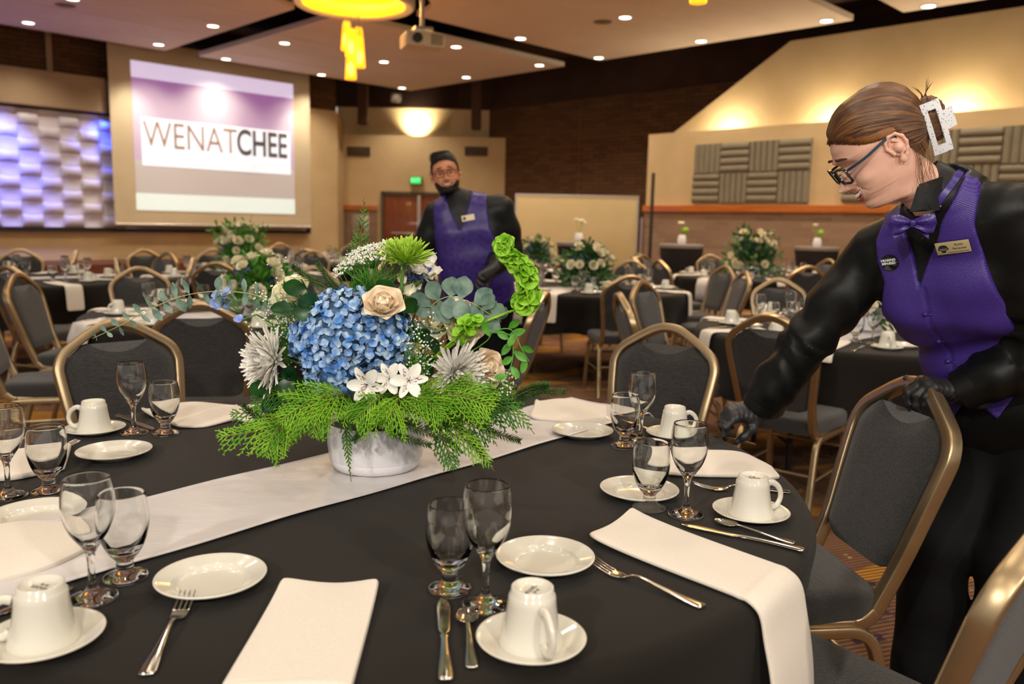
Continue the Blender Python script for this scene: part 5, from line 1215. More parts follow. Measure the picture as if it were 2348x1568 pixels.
def hit(fn, x, y, y0, y1, n=400):              # first point of a solid along the sight line of photo pixel x, y
    Ys = np.linspace(y0, y1, n); P = np.array([v3(aty(x, y, q)) for q in Ys]); d = fn(P); k = np.argmax(d < 0)
    p = P[k]; e = 1e-3; g = np.array([fn((p+np.eye(3)[i]*e)[None])[0]-fn((p-np.eye(3)[i]*e)[None])[0] for i in range(3)]); return Vector(p), Vector(g).normalized()
def wrinkle(P, f, amp, seed=0):
    x, y, z = P[:, 0]*f, P[:, 1]*f, P[:, 2]*f
    return amp*(np.sin(x+1.7*np.sin(y*.7+seed)+seed)*np.sin(y*.9+1.3*np.sin(z*.8)+2*seed)+.6*np.sin(1.7*z+1.1*np.sin(x*1.3+seed)+y))

# --- a head in its own frame: x forward, y to its left, z up, origin between the ears
HZ = [.128, .124, .115, .10, .085, .06, .035, .02, .0, -.02, -.035, -.045, -.055, -.065, -.075, -.085, -.095, -.102, -.108, -.115, -.13, -.17]
HF = [.004, .026, .048, .070, .083, .094, .098, .0915, .0895, .092, .0955, .0985, .0975, .096, .092, .0945, .0905, .080, .052, .032, .020, .014]
HB = [-.014, -.036, -.055, -.074, -.086, -.096, -.098, -.097, -.093, -.085, -.078, -.073, -.068, -.064, -.061, -.059, -.058, -.057, -.057, -.058, -.061, -.067]
HW = [.006, .026, .043, .058, .067, .075, .077, .0765, .075, .073, .0705, .0685, .066, .063, .059, .055, .052, .050, .0495, .050, .0505, .053]
def hinterp(t, z): return np.interp(-np.asarray(z, float), [-q for q in HZ], t)
def head_grid(nz=150, na=144):
    zs = np.concatenate([np.linspace(.1275, .04, 36, endpoint=False), np.linspace(.04, -.10, nz-66, endpoint=False), np.linspace(-.10, -.17, 30)])
    u = np.linspace(0, 1, na, endpoint=False); ph = 2*PI*u - .75*np.sin(2*PI*u)*.9       # denser at the face
    Z, A = np.meshgrid(zs, ph, indexing='ij'); F_, B_, W_ = hinterp(HF, Z), hinterp(HB, Z), hinterp(HW, Z); xc = np.clip(.25*(F_+B_), -.02, .0)
    pw = np.where(A*0+Z > .07, 1.0, np.where(Z < -.062, 1.0, .86)); c = np.cos(A); x = np.where(c > 0, xc+(F_-xc)*np.abs(c)**pw, xc-(xc-B_)*np.abs(c)); y = W_*np.sin(A)
    return zs, x, y, Z
def gs(a, s_): return np.exp(-(a/s_)**2)
def head_mesh(smile=1.0, beard=False, jaw=1.0, nose=1.0):
    zs, x, y, Z = head_grid(); y = y*np.where(Z < .0, 1+(jaw-1)*np.clip(-Z/.06, 0, 1), 1); fr = np.clip((x-.03)/.04, 0, 1); ay = np.abs(y)
    nt_ = np.interp(-Z, [-.034, -.02, -.01, 0, .01, .018, .024, .030, .036, .042, .05], [0, .002, .008, .0145, .022, .029, .0315, .025, .010, .001, 0])*nose
    sg = np.interp(-Z, [-.03, -.01, .0, .015, .026, .036, .045], [.0065, .0075, .009, .0115, .0140, .0125, .010])
    x = x + fr*nt_*gs(y, sg)
    x += fr*.0055*gs(ay-.0150, .0052)*gs(Z+.0275, .0065)*nose                                                # nostrils' wings
    x += fr*(.0065*gs(ay-.020, .022)*gs(Z-.036, .009) - .0125*gs(ay-.030, .0165)*gs(Z-.014, .0115) + .0062*gs(ay-.031, .0125)*gs(Z-.0125, .0085))   # brow, socket, lid
    x += fr*smile*.0085*gs(ay-.044, .019)*gs(Z+.020, .016); y = y + np.sign(y)*smile*fr*.0045*gs(ay-.052, .018)*gs(Z+.024, .018)
    nl = .0165+(-.026-Z)*.85; x -= fr*smile*.0042*gs(ay-nl, .0042)*np.clip((-.018-Z)/.010, 0, 1)*np.clip((Z+.054)/.012, 0, 1)*np.clip((.054-ay)/.012, 0, 1)  # smile fold
    hw = .0275; zc = -.0555+.0125*np.clip(ay/hw, 0, 1.3)**2*smile; ho = .0068*smile*np.sqrt(np.clip(1-(ay/hw)**2, 0, 1)); dz = Z-zc; inm = (np.abs(dz) < ho) & (ay < hw) & (fr > 0)
    lipw = np.sqrt(np.clip(1-(ay/(hw*1.06))**2, 0, 1)); lu = gs(dz-ho-.0028, .0036)*lipw; ll = gs(dz+ho+.0038, .0046)*lipw
    x += fr*(.0042*lu*.8+.0052*ll) - np.where(inm, .0125*(1-(dz/np.maximum(ho, 1e-6))**2)**.5, 0)*1.0
    x -= fr*.0035*gs(dz+ho+.014, .006)*gs(ay, .02)
    V = np.stack([x, y, Z], -1); nz, na = x.shape; mb = MB(); mb.v = [tuple(p) for p in V.reshape(-1, 3)]
    inmf, liptop = inm, (lu > .55) | (ll > .50)
    for i in range(nz-1):
        for j in range(na):
            k = (j+1) % na; mi = 2 if (inmf[i, j] and inmf[i+1, j]) else (1 if (liptop[i, j] and fr[i, j] > .6 and not beard) else 0)
            if beard and mi == 0:
                zz, xx, aa = Z[i, j], x[i, j], ay[i, j]
                if xx > .012 and zz < -.035 and zz > -.118 and not (lu[i, j] > .5 or ll[i, j] > .5):
                    if zz < -.062 + .030*np.clip((aa-.03)/.03, 0, 1) or (aa > .052 and zz < -.01) or (-.052 < zz < -.0405 and aa < .03 and xx > .09): mi = 3
            mb.f.append((i*na+j, i*na+k, (i+1)*na+k, (i+1)*na+j)); mb.mi.append(mi)
    mb.f.append(tuple(range(na-1, -1, -1))); mb.mi.append(0); o = (nz-1)*na; mb.f.append(tuple(o+j for j in range(na))); mb.mi.append(0)
    return mb, (zc, ho)
def ear_mb(side):
    pt = lambda x, z: (x, .0745+.004+.30*max(0, .014-x)*1.15, z)
    hx = [pt(*q) for q in ((.010, -.003), (.015, .008), (.012, .022), (.001, .031), (-.013, .030), (-.0225, .018), (-.024, .003), (-.019, -.011), (-.012, -.022), (-.004, -.030))]
    fs = [s_rc(a, b_, .0036, .0034) for a, b_ in zip(hx, hx[1:])]
    an = [pt(*q) for q in ((-.002, .020), (-.010, .013), (-.0135, .002), (-.010, -.010), (-.003, -.017))]; fs += [s_rc(Vector(a)+Vector((0, .001, 0)), Vector(b_)+Vector((0, .001, 0)), .0032, .003) for a, b_ in zip(an, an[1:])]
    nn_ = Vector((.30, 1, 0)).normalized(); uu = Vector((1, -.30, 0)).normalized()
    fs += [s_el(Vector(pt(-.006, .004))-nn_*.0045, (.018, .0028, .026), (uu, nn_, (0, 0, 1))), s_el(pt(-.003, -.027), (.0075, .0036, .009), (uu, nn_, (0, 0, 1))), s_rc(pt(.008, -.009), pt(.0095, -.003), .0042, .004), s_rc(Vector(pt(-.006, .0))-nn_*.010, Vector(pt(-.006, .0))-nn_*.003, .016, .012)]
    mb = nets(s_un(fs, .0028), .0013, .004)
    if side < 0: mb.v = [(a, -b_, c) for a, b_, c in mb.v]; mb.f = [f_[::-1] for f_ in mb.f]
    return mb
def join(*mbs):
    o = MB()
    for q in mbs:
        k = len(o.v); o.v += list(q.v); o.f += [tuple(i+k for i in f_) for f_ in q.f]; o.mi += q.mi
    return o
def eye_brow(side, tilt=0.0):
    mb = MB(); P = [(.0985+.004*(1-abs(t_))-.0*t_ - .012*max(0, t_), side*(.030+.018*t_), .0405+.0035*(1-t_*t_)-.003*t_) for t_ in np.linspace(-1, 1, 12)]
    mb.tube(P, [.0012+.0022*math.sin(PI*(i+1)/13) for i in range(12)], 6); return mb
# --- a hand: wrist, pointing direction, palm normal, curls per finger
def hand_parts(W, fwd, palm, side, curls, thumb, s_=1.0, spread=1.0):
    fwd = Vector(fwd).normalized(); palm = Vector(palm); palm = (palm-fwd*palm.dot(fwd)).normalized(); tv = fwd.cross(palm)*side     # toward the thumb (side: +1 right, -1 left)
    W = Vector(W); fs = []; pm_ = []; g = s_*.001; tips = {}
    specs = [('index', 24, 86, (42, 25, 20), 8.6, 7), ('middle', 5, 90, (46, 29, 21), 8.9, 2), ('ring', -14, 86, (42, 27, 21), 8.4, -4), ('little', -31, 78, (33, 21, 18), 7.4, -11)]
    for (nm, off, L, ph, r_, sp), cu in zip(specs, curls):
        base = W + tv*off*.55*g + fwd*8*g; kn = W + tv*off*g + fwd*L*g - palm*(3 if nm in ('middle', 'ring') else 1)*g
        pm_.append(s_rc(base + palm*3*g, kn + palm*2.5*g, 15*g, (r_+4.2)*g)); d = (fwd + tv*math.tan(math.radians(sp*spread))).normalized(); p = kn; a = 0
        ax = d.cross(palm)
        for k in range(3):
            a += math.radians(cu[k]); dd = d*math.cos(a)+palm*math.sin(a); q = p+dd*ph[k]*g; fs.append(s_rc(p, q, (r_+1.2)*g*(1-.07*k), (r_+1.2)*g*(.93-.09*k))); p = q
        tips[nm] = p
    pm_.append(s_rc(W-fwd*14*g+palm*2*g, W+fwd*52*g+palm*6*g, 27*g, 21*g)); pm_.append(s_rc(W+tv*14*g+fwd*14*g+palm*8*g, W+tv*26*g+fwd*42*g+palm*12*g, 17*g, 13*g)); fs.insert(0, s_un(pm_, .02))
    t0 = W + tv*18*g + fwd*16*g + palm*6*g; p = t0; pts = [t0]
    for (dx, dt, dp), L in zip(thumb, (44, 32, 27)):
        dd = (fwd*dx+tv*dt+palm*dp).normalized(); p = p+dd*L*g; pts.append(p)
    fs += [s_rc(pts[0], pts[1], 17*g, 12.5*g), s_rc(pts[1], pts[2], 12*g, 10.6*g), s_rc(pts[2], pts[3], 10.4*g, 8.4*g)]; tips['thumb'] = pts[3]
    return fs, tips
# ================================================================== THE WOMAN LEANING OVER THE TABLE
skin = mat('fair_skin', srgb(232, 180, 156), srgb(238, 190, 168), .42, scale=40, sss=.12, bump=.04, bscale=400)
lip_m = mat('lip', srgb(196, 96, 92), srgb(204, 110, 104), .35)
mouth_m = mat('mouth_inside', srgb(70, 24, 24), None, .6)
teeth_m = mat('teeth', srgb(240, 232, 216), None, .2)
hair_m = mat('brown_hair', srgb(62, 38, 20), srgb(150, 98, 50), .36, scale=1, detail=4, stretch=(1, 1, 1), spec=.7)
shirt_m = mat('black_shirt', srgb(9, 11, 11), srgb(14, 16, 15), .46, scale=14, spec=.35, bump=.12, bscale=22)
trouser_m = mat('black_trousers', srgb(9, 9, 11), srgb(13, 13, 15), .8, scale=20, spec=.25)
glove_m = mat('black_glove', srgb(34, 34, 36), srgb(46, 46, 48), .45, scale=30, bump=.10, bscale=90, bstretch=(1, 1, 3))
back_m = mat('vest_back', srgb(24, 25, 21), srgb(34, 35, 30), .35, scale=12)
# purple jacquard with a small raised weave
vest_m = mat('purple_vest', srgb(66, 44, 128), srgb(84, 58, 152), .36, scale=6); nt = vest_m.node_tree; n = nt.nodes; b = n['Principled BSDF']
tc = n.new('ShaderNodeTexCoord'); vo = n.new('ShaderNodeTexVoronoi'); mpv = n.new('ShaderNodeMapping'); mpv.vector_type = 'POINT'; VMAP = mpv; vo.voronoi_dimensions = '2D'; nt.links.new(tc.outputs['Object'], mpv.inputs[0]); nt.links.new(mpv.outputs[0], vo.inputs['Vector']); vo.inputs['Scale'].default_value = 300; vo.inputs['Randomness'].default_value = .12
crv = n.new('ShaderNodeValToRGB'); crv.color_ramp.elements[0].color = (*srgb(82, 58, 160), 1); crv.color_ramp.elements[1].color = (*srgb(32, 20, 72), 1); crv.color_ramp.elements[0].position = .25; crv.color_ramp.elements[1].position = .6
nt.links.new(vo.outputs['Distance'], crv.inputs[0]); nt.links.new(crv.outputs[0], b.inputs['Base Color'])
bpv = n.new('ShaderNodeBump'); bpv.invert = True; bpv.inputs['Strength'].default_value = .5; bpv.inputs['Distance'].default_value = .002; nt.links.new(vo.outputs['Distance'], bpv.inputs['Height']); nt.links.new(bpv.outputs[0], b.inputs['Normal'])
satin_purple = mat('purple_satin', srgb(44, 28, 98), srgb(66, 46, 132), .32, scale=120)
frame_black = mat('spectacle_frame', srgb(14, 16, 20), srgb(18, 22, 28), .2, coat=.5); temple_blue = mat('spectacle_temple', srgb(20, 40, 60), srgb(26, 48, 70), .25, coat=.4)
lens_glass = mat('spectacle_lens', (.96, .98, .98), None, .0, trans=1.0, ior=1.05)

def strand_hair(mb, name, parent, m_, M, pole, seed, freq=150):
    """hair colour and grooves follow strands that converge on the pole"""
    me = mb.mesh(name, True); uv = me.uv_layers.new(name='strand'); pole = Vector(pole).normalized(); u, v, n = basis(pole); c_ = Vector((0, 0, .03)); co = []
    for vv in me.vertices:
        d = (vv.co-c_).normalized(); co.append((math.atan2(d.dot(v), d.dot(u))/(2*PI)+.5, math.acos(max(-1, min(1, d.dot(pole))))/PI))
    for p in me.polygons:
        us = [co[i][0] for i in p.vertices]; wrap = max(us)-min(us) > .5
        for li, i in zip(p.loop_indices, p.vertices): uv.data[li].uv = (co[i][0]+(1 if wrap and co[i][0] < .5 else 0), co[i][1])
    return obj(name, me, m_, parent, sharp=0, M=M)
def strand_mat(m_, c1, c2, c3):
    nt = m_.node_tree; n = nt.nodes; b = n['Principled BSDF']; uvn = n.new('ShaderNodeUVMap'); uvn.uv_map = 'strand'; mp = n.new('ShaderNodeMapping'); mp.inputs['Scale'].default_value = (90, 2.2, 1); no = n.new('ShaderNodeTexNoise'); no.inputs['Scale'].default_value = 1.0; no.inputs['Detail'].default_value = 5; no.inputs['Roughness'].default_value = .7
    nt.links.new(uvn.outputs[0], mp.inputs[0]); nt.links.new(mp.outputs[0], no.inputs['Vector']); cr = n.new('ShaderNodeValToRGB'); nt.links.new(no.outputs['Fac'], cr.inputs[0]); e = cr.color_ramp.elements; e[0].position = .3; e[0].color = (*c1, 1); e[1].position = .72; e[1].color = (*c3, 1); q = e.new(.5); q.color = (*c2, 1)
    nt.links.new(cr.outputs[0], b.inputs['Base Color']); bp = n.new('ShaderNodeBump'); bp.inputs['Strength'].default_value = .8; bp.inputs['Distance'].default_value = .004; nt.links.new(no.outputs['Fac'], bp.inputs['Height']); nt.links.new(bp.outputs[0], b.inputs['Normal'])
strand_mat(hair_m, srgb(46, 28, 16), srgb(92, 58, 30), srgb(168, 112, 58))

def hair_cap(zb, thick, grooves, pole, nmax=1.0):
    zs, x, y, Z = head_grid(250, 260); nz, na = x.shape
    P = np.stack([x, y, Z], -1); du = np.roll(P, -1, 1)-np.roll(P, 1, 1); dv = np.gradient(P, axis=0); N_ = np.cross(du, dv); N_ /= np.maximum(np.linalg.norm(N_, axis=-1, keepdims=True), 1e-9)
    c_ = np.array([0, 0, .03]); sgn = np.sign(((P-c_)*N_).sum(-1, keepdims=True)); N_ *= sgn
    hb = Z-zb(x, np.abs(y)); s_ = np.clip(hb/.03, 0, 1); s_ = s_*s_*(3-2*s_); T_ = thick(x, y, Z)
    pole = v3(Vector(pole).normalized()); u, v, n = basis(pole); D = P-c_; D /= np.linalg.norm(D, axis=-1, keepdims=True); az = np.arctan2(D@v3(v), D@v3(u)); th = np.arccos(np.clip(D@pole, -1, 1))
    g = (np.sin(az*38+2*np.sin(th*3))*.5+np.sin(az*71+1.3)*.3+np.sin(az*17+th*2)*.6)*grooves
    Q = P + N_*((.0015+T_*s_+g*s_)[..., None]); mb = MB(); mb.v = [tuple(p) for p in Q.reshape(-1, 3)]
    for i in range(nz-1):
        for j in range(na):
            k = (j+1) % na
            if min(hb[i, j], hb[i, k], hb[i+1, j], hb[i+1, k]) > -.004: mb.f.append((i*na+j, i*na+k, (i+1)*na+k, (i+1)*na+j)); mb.mi.append(0)
    mb.f.append(tuple(range(na-1, -1, -1))); mb.mi.append(0)
    return mb
def sm(a, lo, hi): t_ = np.clip((a-lo)/(hi-lo), 0, 1); return t_*t_*(3-2*t_)

# head placement
hf, hl, hu = Vector((-.800, .085, -.593)), Vector((-.083, -.996, -.032)), Vector((-.594, .024, .804)); HC = Vector((.837, 1.92, 1.519))
HM = Matrix((hf, hl, hu)).transposed().to_4x4(); HM.translation = HC
# body joints
RS, LS = aty(2006, 582, 2.10), aty(2305, 490, 1.86); RE, LE = aty(1848, 788, 2.16), aty(2420, 800, 1.90); RW, LW = aty(1737, 938, 2.235), aty(2200, 896, 2.01)
NA = Vector((-.78, .34, .52)).normalized(); NT = aty(2112, 424, 1.94); NB = NT - NA*.060; PV = aty(2330, 985, 2.13); lat = (LS-RS).normalized(); tu = ((RS+LS)/2-PV).normalized(); lat = (lat-tu*lat.dot(tu)*.6).normalized(); fr_ = lat.cross(tu).normalized()
_q = HM.to_3x3().inverted(); VMAP.inputs['Rotation'].default_value = (Matrix.Rotation(PI/4, 3, 'Z') @ Matrix((_q @ lat, _q @ tu, _q @ fr_))).to_euler(); CHC = (RS+LS)/2 - tu*.10 + fr_*.005; WA = PV.lerp((RS+LS)/2, .42)+fr_*.0
RF = RS.lerp(LS, .22); 
lvl = [((RS+LS)/2 - tu*.005 - fr_*.012, .115, .062), (CHC, .075, .098), (CHC - tu*.09 + fr_*.008, .066, .096), (WA, .055, .090), (PV + tu*.07, .075, .104), (PV - tu*.02, .085, .110)]
torso = s_un([s_slab(c, a, b_, lat) for c, a, b_ in lvl] + [s_el(CHC + lat*s_*.062 + fr_*.046 - tu*.025, (.066, .058, .075)) for s_ in (1, -1)] + [s_rc(NB - tu*.03 - fr_*.02, RS.lerp(LS, q), .066, .060) for q in (.13, .87)], .05)
# --- the body itself: head with neck, joined to a trunk with arms and legs
hips = PV - tu*.05
RK, LK = Vector((1.17, 2.13, .50)), Vector((1.30, 1.99, .50)); RA, LA = Vector((1.18, 2.17, .08)), Vector((1.32, 2.03, .08))
RH, LH = hips - lat*.085, hips + lat*.085
bodyf = s_un([s_slab(c, a, b_-.022, lat) for c, a, b_ in lvl] + [s_rc(RS, RE, .046, .036), s_rc(RE, RW, .036, .027), s_rc(LS, LE, .046, .036), s_rc(LE, LW, .036, .027),
    s_rc(NB-tu*.03, HM @ Vector((-.018, 0, -.075)), .055, .050), s_rc(RH, RK, .08, .05), s_rc(RK, RA, .048, .034), s_rc(LH, LK, .08, .05), s_rc(LK, LA, .048, .034), s_rc(RA, RA+Vector((-.17, .02, -.045)), .032, .024), s_rc(LA, LA+Vector((-.17, .02, -.045)), .032, .024)], .03)
hm, mouth = head_mesh(1.0, nose=1.14)
hm_all = join(hm, ear_mb(1), ear_mb(-1)); bm_ = nets(bodyf, .012)
bm_.xform(HM.inverted()); all_ = join(hm_all, bm_)
woman = obj('person', all_, [skin, lip_m, mouth_m], sharp=0, fix=False); woman.matrix_world = HM
tag(woman, 'woman in a purple vest and glasses leaning over the foreground table with a knife', 'person')
def hp_(name, mb, m_, **k): return obj(name, mb, m_, woman, **{**dict(sharp=0), **k})
def wp(name, mb, m_, **k):                     # built in the room's own coordinates
    mb.xform(HM.inverted()); return obj(name, mb, m_, woman, **{**dict(sharp=0), **k})
# teeth
mb = MB(); zc = lambda y: -.0555+.0125*min(1.3, abs(y)/.0275)**2
for k in range(-4, 5):
    y = k*.0058; wd = (.0052 if abs(k) < 2 else .0046); mb.box((.1005-.35*abs(y)-5*y*y, y, zc(y)+.0026), (.005, wd, .0085 if abs(k) < 2 else .0075), Matrix.Rotation(-k*.10, 3, 'Z'), bev=.0014)
hp_('teeth', mb, teeth_m)
mb = join(eye_brow(1), eye_brow(-1)); hp_('eyebrows', mb, mat('brow_hair', srgb(70, 44, 26), None, .7))
mb = MB()
for s_ in (1, -1): mb.tube([(.0975-.25*max(0, t_-.3)*.02, s_*(.018+.026*(t_*.5+.5)), .0055-.003*(1-t_*t_)-.001*t_) for t_ in np.linspace(-1, 1, 10)], [.0004+.0009*math.sin(PI*(i+1)/11) for i in range(10)], 5)
hp_('eyelashes', mb, mat('lash', srgb(30, 20, 16), None, .6))
# hair drawn back to a clip
zb_ = lambda x, ay: np.interp(x, [-.11, -.07, -.055, -.036, -.026, -.021, -.012, 0, .03, .055, .075, .09, .12], [-.068, -.066, -.055, -.028, -.006, .022, .033, .036, .044, .056, .074, .088, .095]) + .018*np.clip((.05-ay)/.05, 0, 1)*np.where(x > .05, 1, 0)*0
pole = (-.115, .035, -.045)
hair = strand_hair(hair_cap(zb_, lambda x, y, z: (.006+.009*sm(z, .03, .12)+.012*sm(-x, .0, .09)*sm(z, -.06, .02))*(1-.55*sm(x, .02, .09)), .0011, pole), 'hair', woman, hair_m, Matrix(), pole, 1)
rnd = random.Random(5); mb = MB()
for k in range(420):                           # short hairs at the hairline running back under the cap
    t_ = k/419; x0 = .092-.094*t_; z0 = float(zb_(x0, .05))-.003-.004*rnd.random(); F_, B_, W_ = [float(hinterp(q, z0)) for q in (HF, HB, HW)]; xc = max(-.02, min(0, .25*(F_+B_)))
    P = []
    for i in range(6):
        x = x0-.045*i/5; z = z0 + (.020-.012*t_)*math.sin(PI*.5*i/5)+.004*rnd.random()*i/5; F_, B_, W_ = [float(hinterp(q, z)) for q in (HF, HB, HW)]; c_ = min(1, abs((x-xc)/((F_-xc) if x > xc else (xc-B_))))**(1/.86); y = W_*math.sqrt(max(0, 1-c_*c_)); n_ = Vector((x-xc, y*1.4, .3*(z-.03))).normalized(); P.append(Vector((x, y, z))+n_*(.0012+.0028*math.sin(PI*i/5)+.0006*rnd.random()))
    mb.tube(P, [.0003, .0006, .0007, .0007, .0006, .0003], 4)
    if rnd.random() < .55: mb.tube([(p.x, -p.y, p.z) for p in P], [.0003, .0006, .0007, .0007, .0006, .0003], 4)
for k in range(30):                            # loose wisps behind the ear and at the nape
    x0 = -.030-.030*rnd.random(); mb.tube(catmull([(x0, .070-.3*abs(x0+.03), .0), (x0-.004, .070, -.035), (x0+.006+rnd.gauss(0, .004), .064, -.07), (x0+.016+rnd.gauss(0, .008), .058, -.095-rnd.random()*.03)], 10), [.00032]*9+[.0001], 4)
for k in range(16): mb.tube(catmull([(.09-.01*k*.3, .03-.004*k, .09+.002*k), (.06-.012*k*.6, .03, .128+.006*rnd.random()), (-.03-.01*k*.3, .02, .135)], 8), .0002, 3)
hp_('loose_strands', mb, mat('strand_brown', srgb(94, 58, 30), srgb(142, 92, 46), .4))
bun = s_un([s_el((-.122, .020, .018), (.030, .030, .036)), s_el((-.108, .028, -.008), (.026, .030, .040))], .02); mb = nets(lambda P: bun(P)+.0012*np.sin(P[:, 2]*500+P[:, 0]*220), .0035, .01, box=(np.array([-.17, -.03, -.07]), np.array([-.06, .075, .075])))
for k in range(12): 
    a = rnd.uniform(-.5, .9); mb.tube(catmull([(-.122, .02+rnd.gauss(0, .012), .045), (-.128-.01*a, .02, .058), (-.130-.03*a, .02+rnd.gauss(0, .01), .068+.018*rnd.random())], 6), [.0012, .001, .0009, .0007, .0005, .0002], 4)
strand_hair(mb, 'hair_bun', woman, hair_m, Matrix(), pole, 2)
# claw clip, a speckled white frame with a side tab
clip_m = mat('speckled_clip', srgb(232, 234, 238), None, .25, coat=.3); nt = clip_m.node_tree; n = nt.nodes; tc = n.new('ShaderNodeTexCoord'); vo = n.new('ShaderNodeTexVoronoi'); vo.inputs['Scale'].default_value = 190; cr = n.new('ShaderNodeValToRGB'); cr.color_ramp.elements[0].color = (.01, .01, .03, 1); cr.color_ramp.elements[1].color = (*srgb(234, 236, 240), 1); cr.color_ramp.elements[0].position = .16; cr.color_ramp.elements[1].position = .22
nt.links.new(tc.outputs['Object'], vo.inputs['Vector']); nt.links.new(vo.outputs['Distance'], cr.inputs[0]); nt.links.new(cr.outputs[0], n['Principled BSDF'].inputs['Base Color'])
ca, cb = aty(2134, 240, 1.845), aty(2166, 344, 1.855); c0_ = (ca+cb)/2; cz = (ca-cb).normalized(); cy_ = (TOCAM(c0_)+Vector((.25, 0, .1))).normalized(); cy_ = (cy_-cz*cy_.dot(cz)).normalized(); cx = cz.cross(cy_); cx = cx if cx.x > 0 else -cx
CM = Matrix((cx, -cy_, cz)).transposed().to_4x4(); CM.translation = c0_
Lc = (ca-cb).length+.012; Wc = .040
def curved(mb, k=9):
    mb.v = [(x, y+ (x*x)*6 + (z*z)*1.5, z) for x, y, z in mb.v]; return mb
mb = MB()
def plank(x0, x1, z0, z1, th=.006, n_=10):
    V = []; F = []
    for i in range(n_+1):
        for j in range(n_+1):
            for s_ in (0, 1): V.append((x0+(x1-x0)*i/n_, th*s_, z0+(z1-z0)*j/n_))
    I_ = lambda i, j, s_: (i*(n_+1)+j)*2+s_
    for i in range(n_):
        for j in range(n_): F += [(I_(i, j, 0), I_(i+1, j, 0), I_(i+1, j+1, 0), I_(i, j+1, 0)), (I_(i, j, 1), I_(i, j+1, 1), I_(i+1, j+1, 1), I_(i+1, j, 1))]
    for i in range(n_): F += [(I_(i, 0, 0), I_(i, 0, 1), I_(i+1, 0, 1), I_(i+1, 0, 0)), (I_(i, n_, 0), I_(i+1, n_, 0), I_(i+1, n_, 1), I_(i, n_, 1)), (I_(0, i, 0), I_(0, i+1, 0), I_(0, i+1, 1), I_(0, i, 1)), (I_(n_, i, 0), I_(n_, i, 1), I_(n_, i+1, 1), I_(n_, i+1, 0))]
    mb.add(V, F)
plank(-Wc/2, -Wc/2+.011, -Lc/2, Lc/2); plank(Wc/2-.012, Wc/2, -Lc/2, Lc/2); plank(-Wc/2+.011, Wc/2-.012, Lc/2-.018, Lc/2); plank(-Wc/2+.011, Wc/2-.012, -Lc/2, -Lc/2+.020); plank(Wc/2, Wc/2+.022, -.012, .030)
mb = curved(mb); mb.xform(CM); wp('hair_clip', mb, clip_m, smooth=False)
# spectacles and small jewels
gl = MB()
def rrect_path(cx_, cz_, w_, h_, r_, n_=6):
    o = []
    for (sx, sz, a0) in ((1, 1, 0), (-1, 1, PI/2), (-1, -1, PI), (1, -1, 1.5*PI)):
        for q in range(n_+1): a = a0+PI/2*q/n_; o.append((cx_+sx*(w_/2-r_)+r_*math.cos(a), cz_+sz*(h_/2-r_)+r_*math.sin(a)))
    return o
for s_ in (1, -1):
    P = [(.1135-.13*abs(y)+.10*(z-.006), y, z) for y, z in rrect_path(s_*.0345, .006, .052, .037, .010)]; gl.tube(P+[P[0], P[1]], 1.0, sect=[(.0022, .0026), (-.0022, .0026), (-.0022, -.0026), (.0022, -.0026)], up=(1, 0, 0), caps=False)
gl.tube([(.1125, -.009, .012), (.1155, 0, .014), (.1125, .009, .012)], .0024, 6)
g_o = hp_('spectacles', gl, frame_black, sharp=40)
mb = MB()
for s_ in (1, -1): mb.tube(catmull([(.103, s_*.062, .017), (.097, s_*.070, .018), (.06, s_*.0795, .021), (.0, s_*.0835, .030), (-.018, s_*.083, .014)], 24), 1.0, sect=[(.0030, .0014), (-.0030, .0014), (-.0030, -.0014), (.0030, -.0014)], up=(0, 0, 1))
obj('temple', mb, temple_blue, g_o, sharp=40)
mb = MB()
for s_ in (1, -1): mb.box((.1005, s_*.0655, .0175), (.006, .005, .006), bev=.001)
obj('hinge', mb, steel, g_o)
mb = MB()
for s_ in (1, -1):
    P = [(.1135-.13*abs(y)+.10*(z-.006), y, z) for y, z in rrect_path(s_*.0345, .006, .050, .035, .010)]; mb.add([p for p in P]+[(p[0]+.0008, p[1], p[2]) for p in P], [tuple(range(len(P))), tuple(range(2*len(P)-1, len(P)-1, -1))]+[(i, (i+1) % len(P), len(P)+(i+1) % len(P), len(P)+i) for i in range(len(P))])
obj('lens', mb, lens_glass, g_o, sharp=40)
mb = MB(); mb.tube([(.112+.004*math.cos(a), .0065*math.sin(a), -.036+.004*math.cos(a)*-.6) for a in np.linspace(-2.6, 2.6, 16)], .0007, 6); hp_('nose_ring', mb, steel)
mb = MB(); mb.sphere((-.001, .0835, -.028), .0022, 8, 6); hp_('ear_stud', mb, steel)

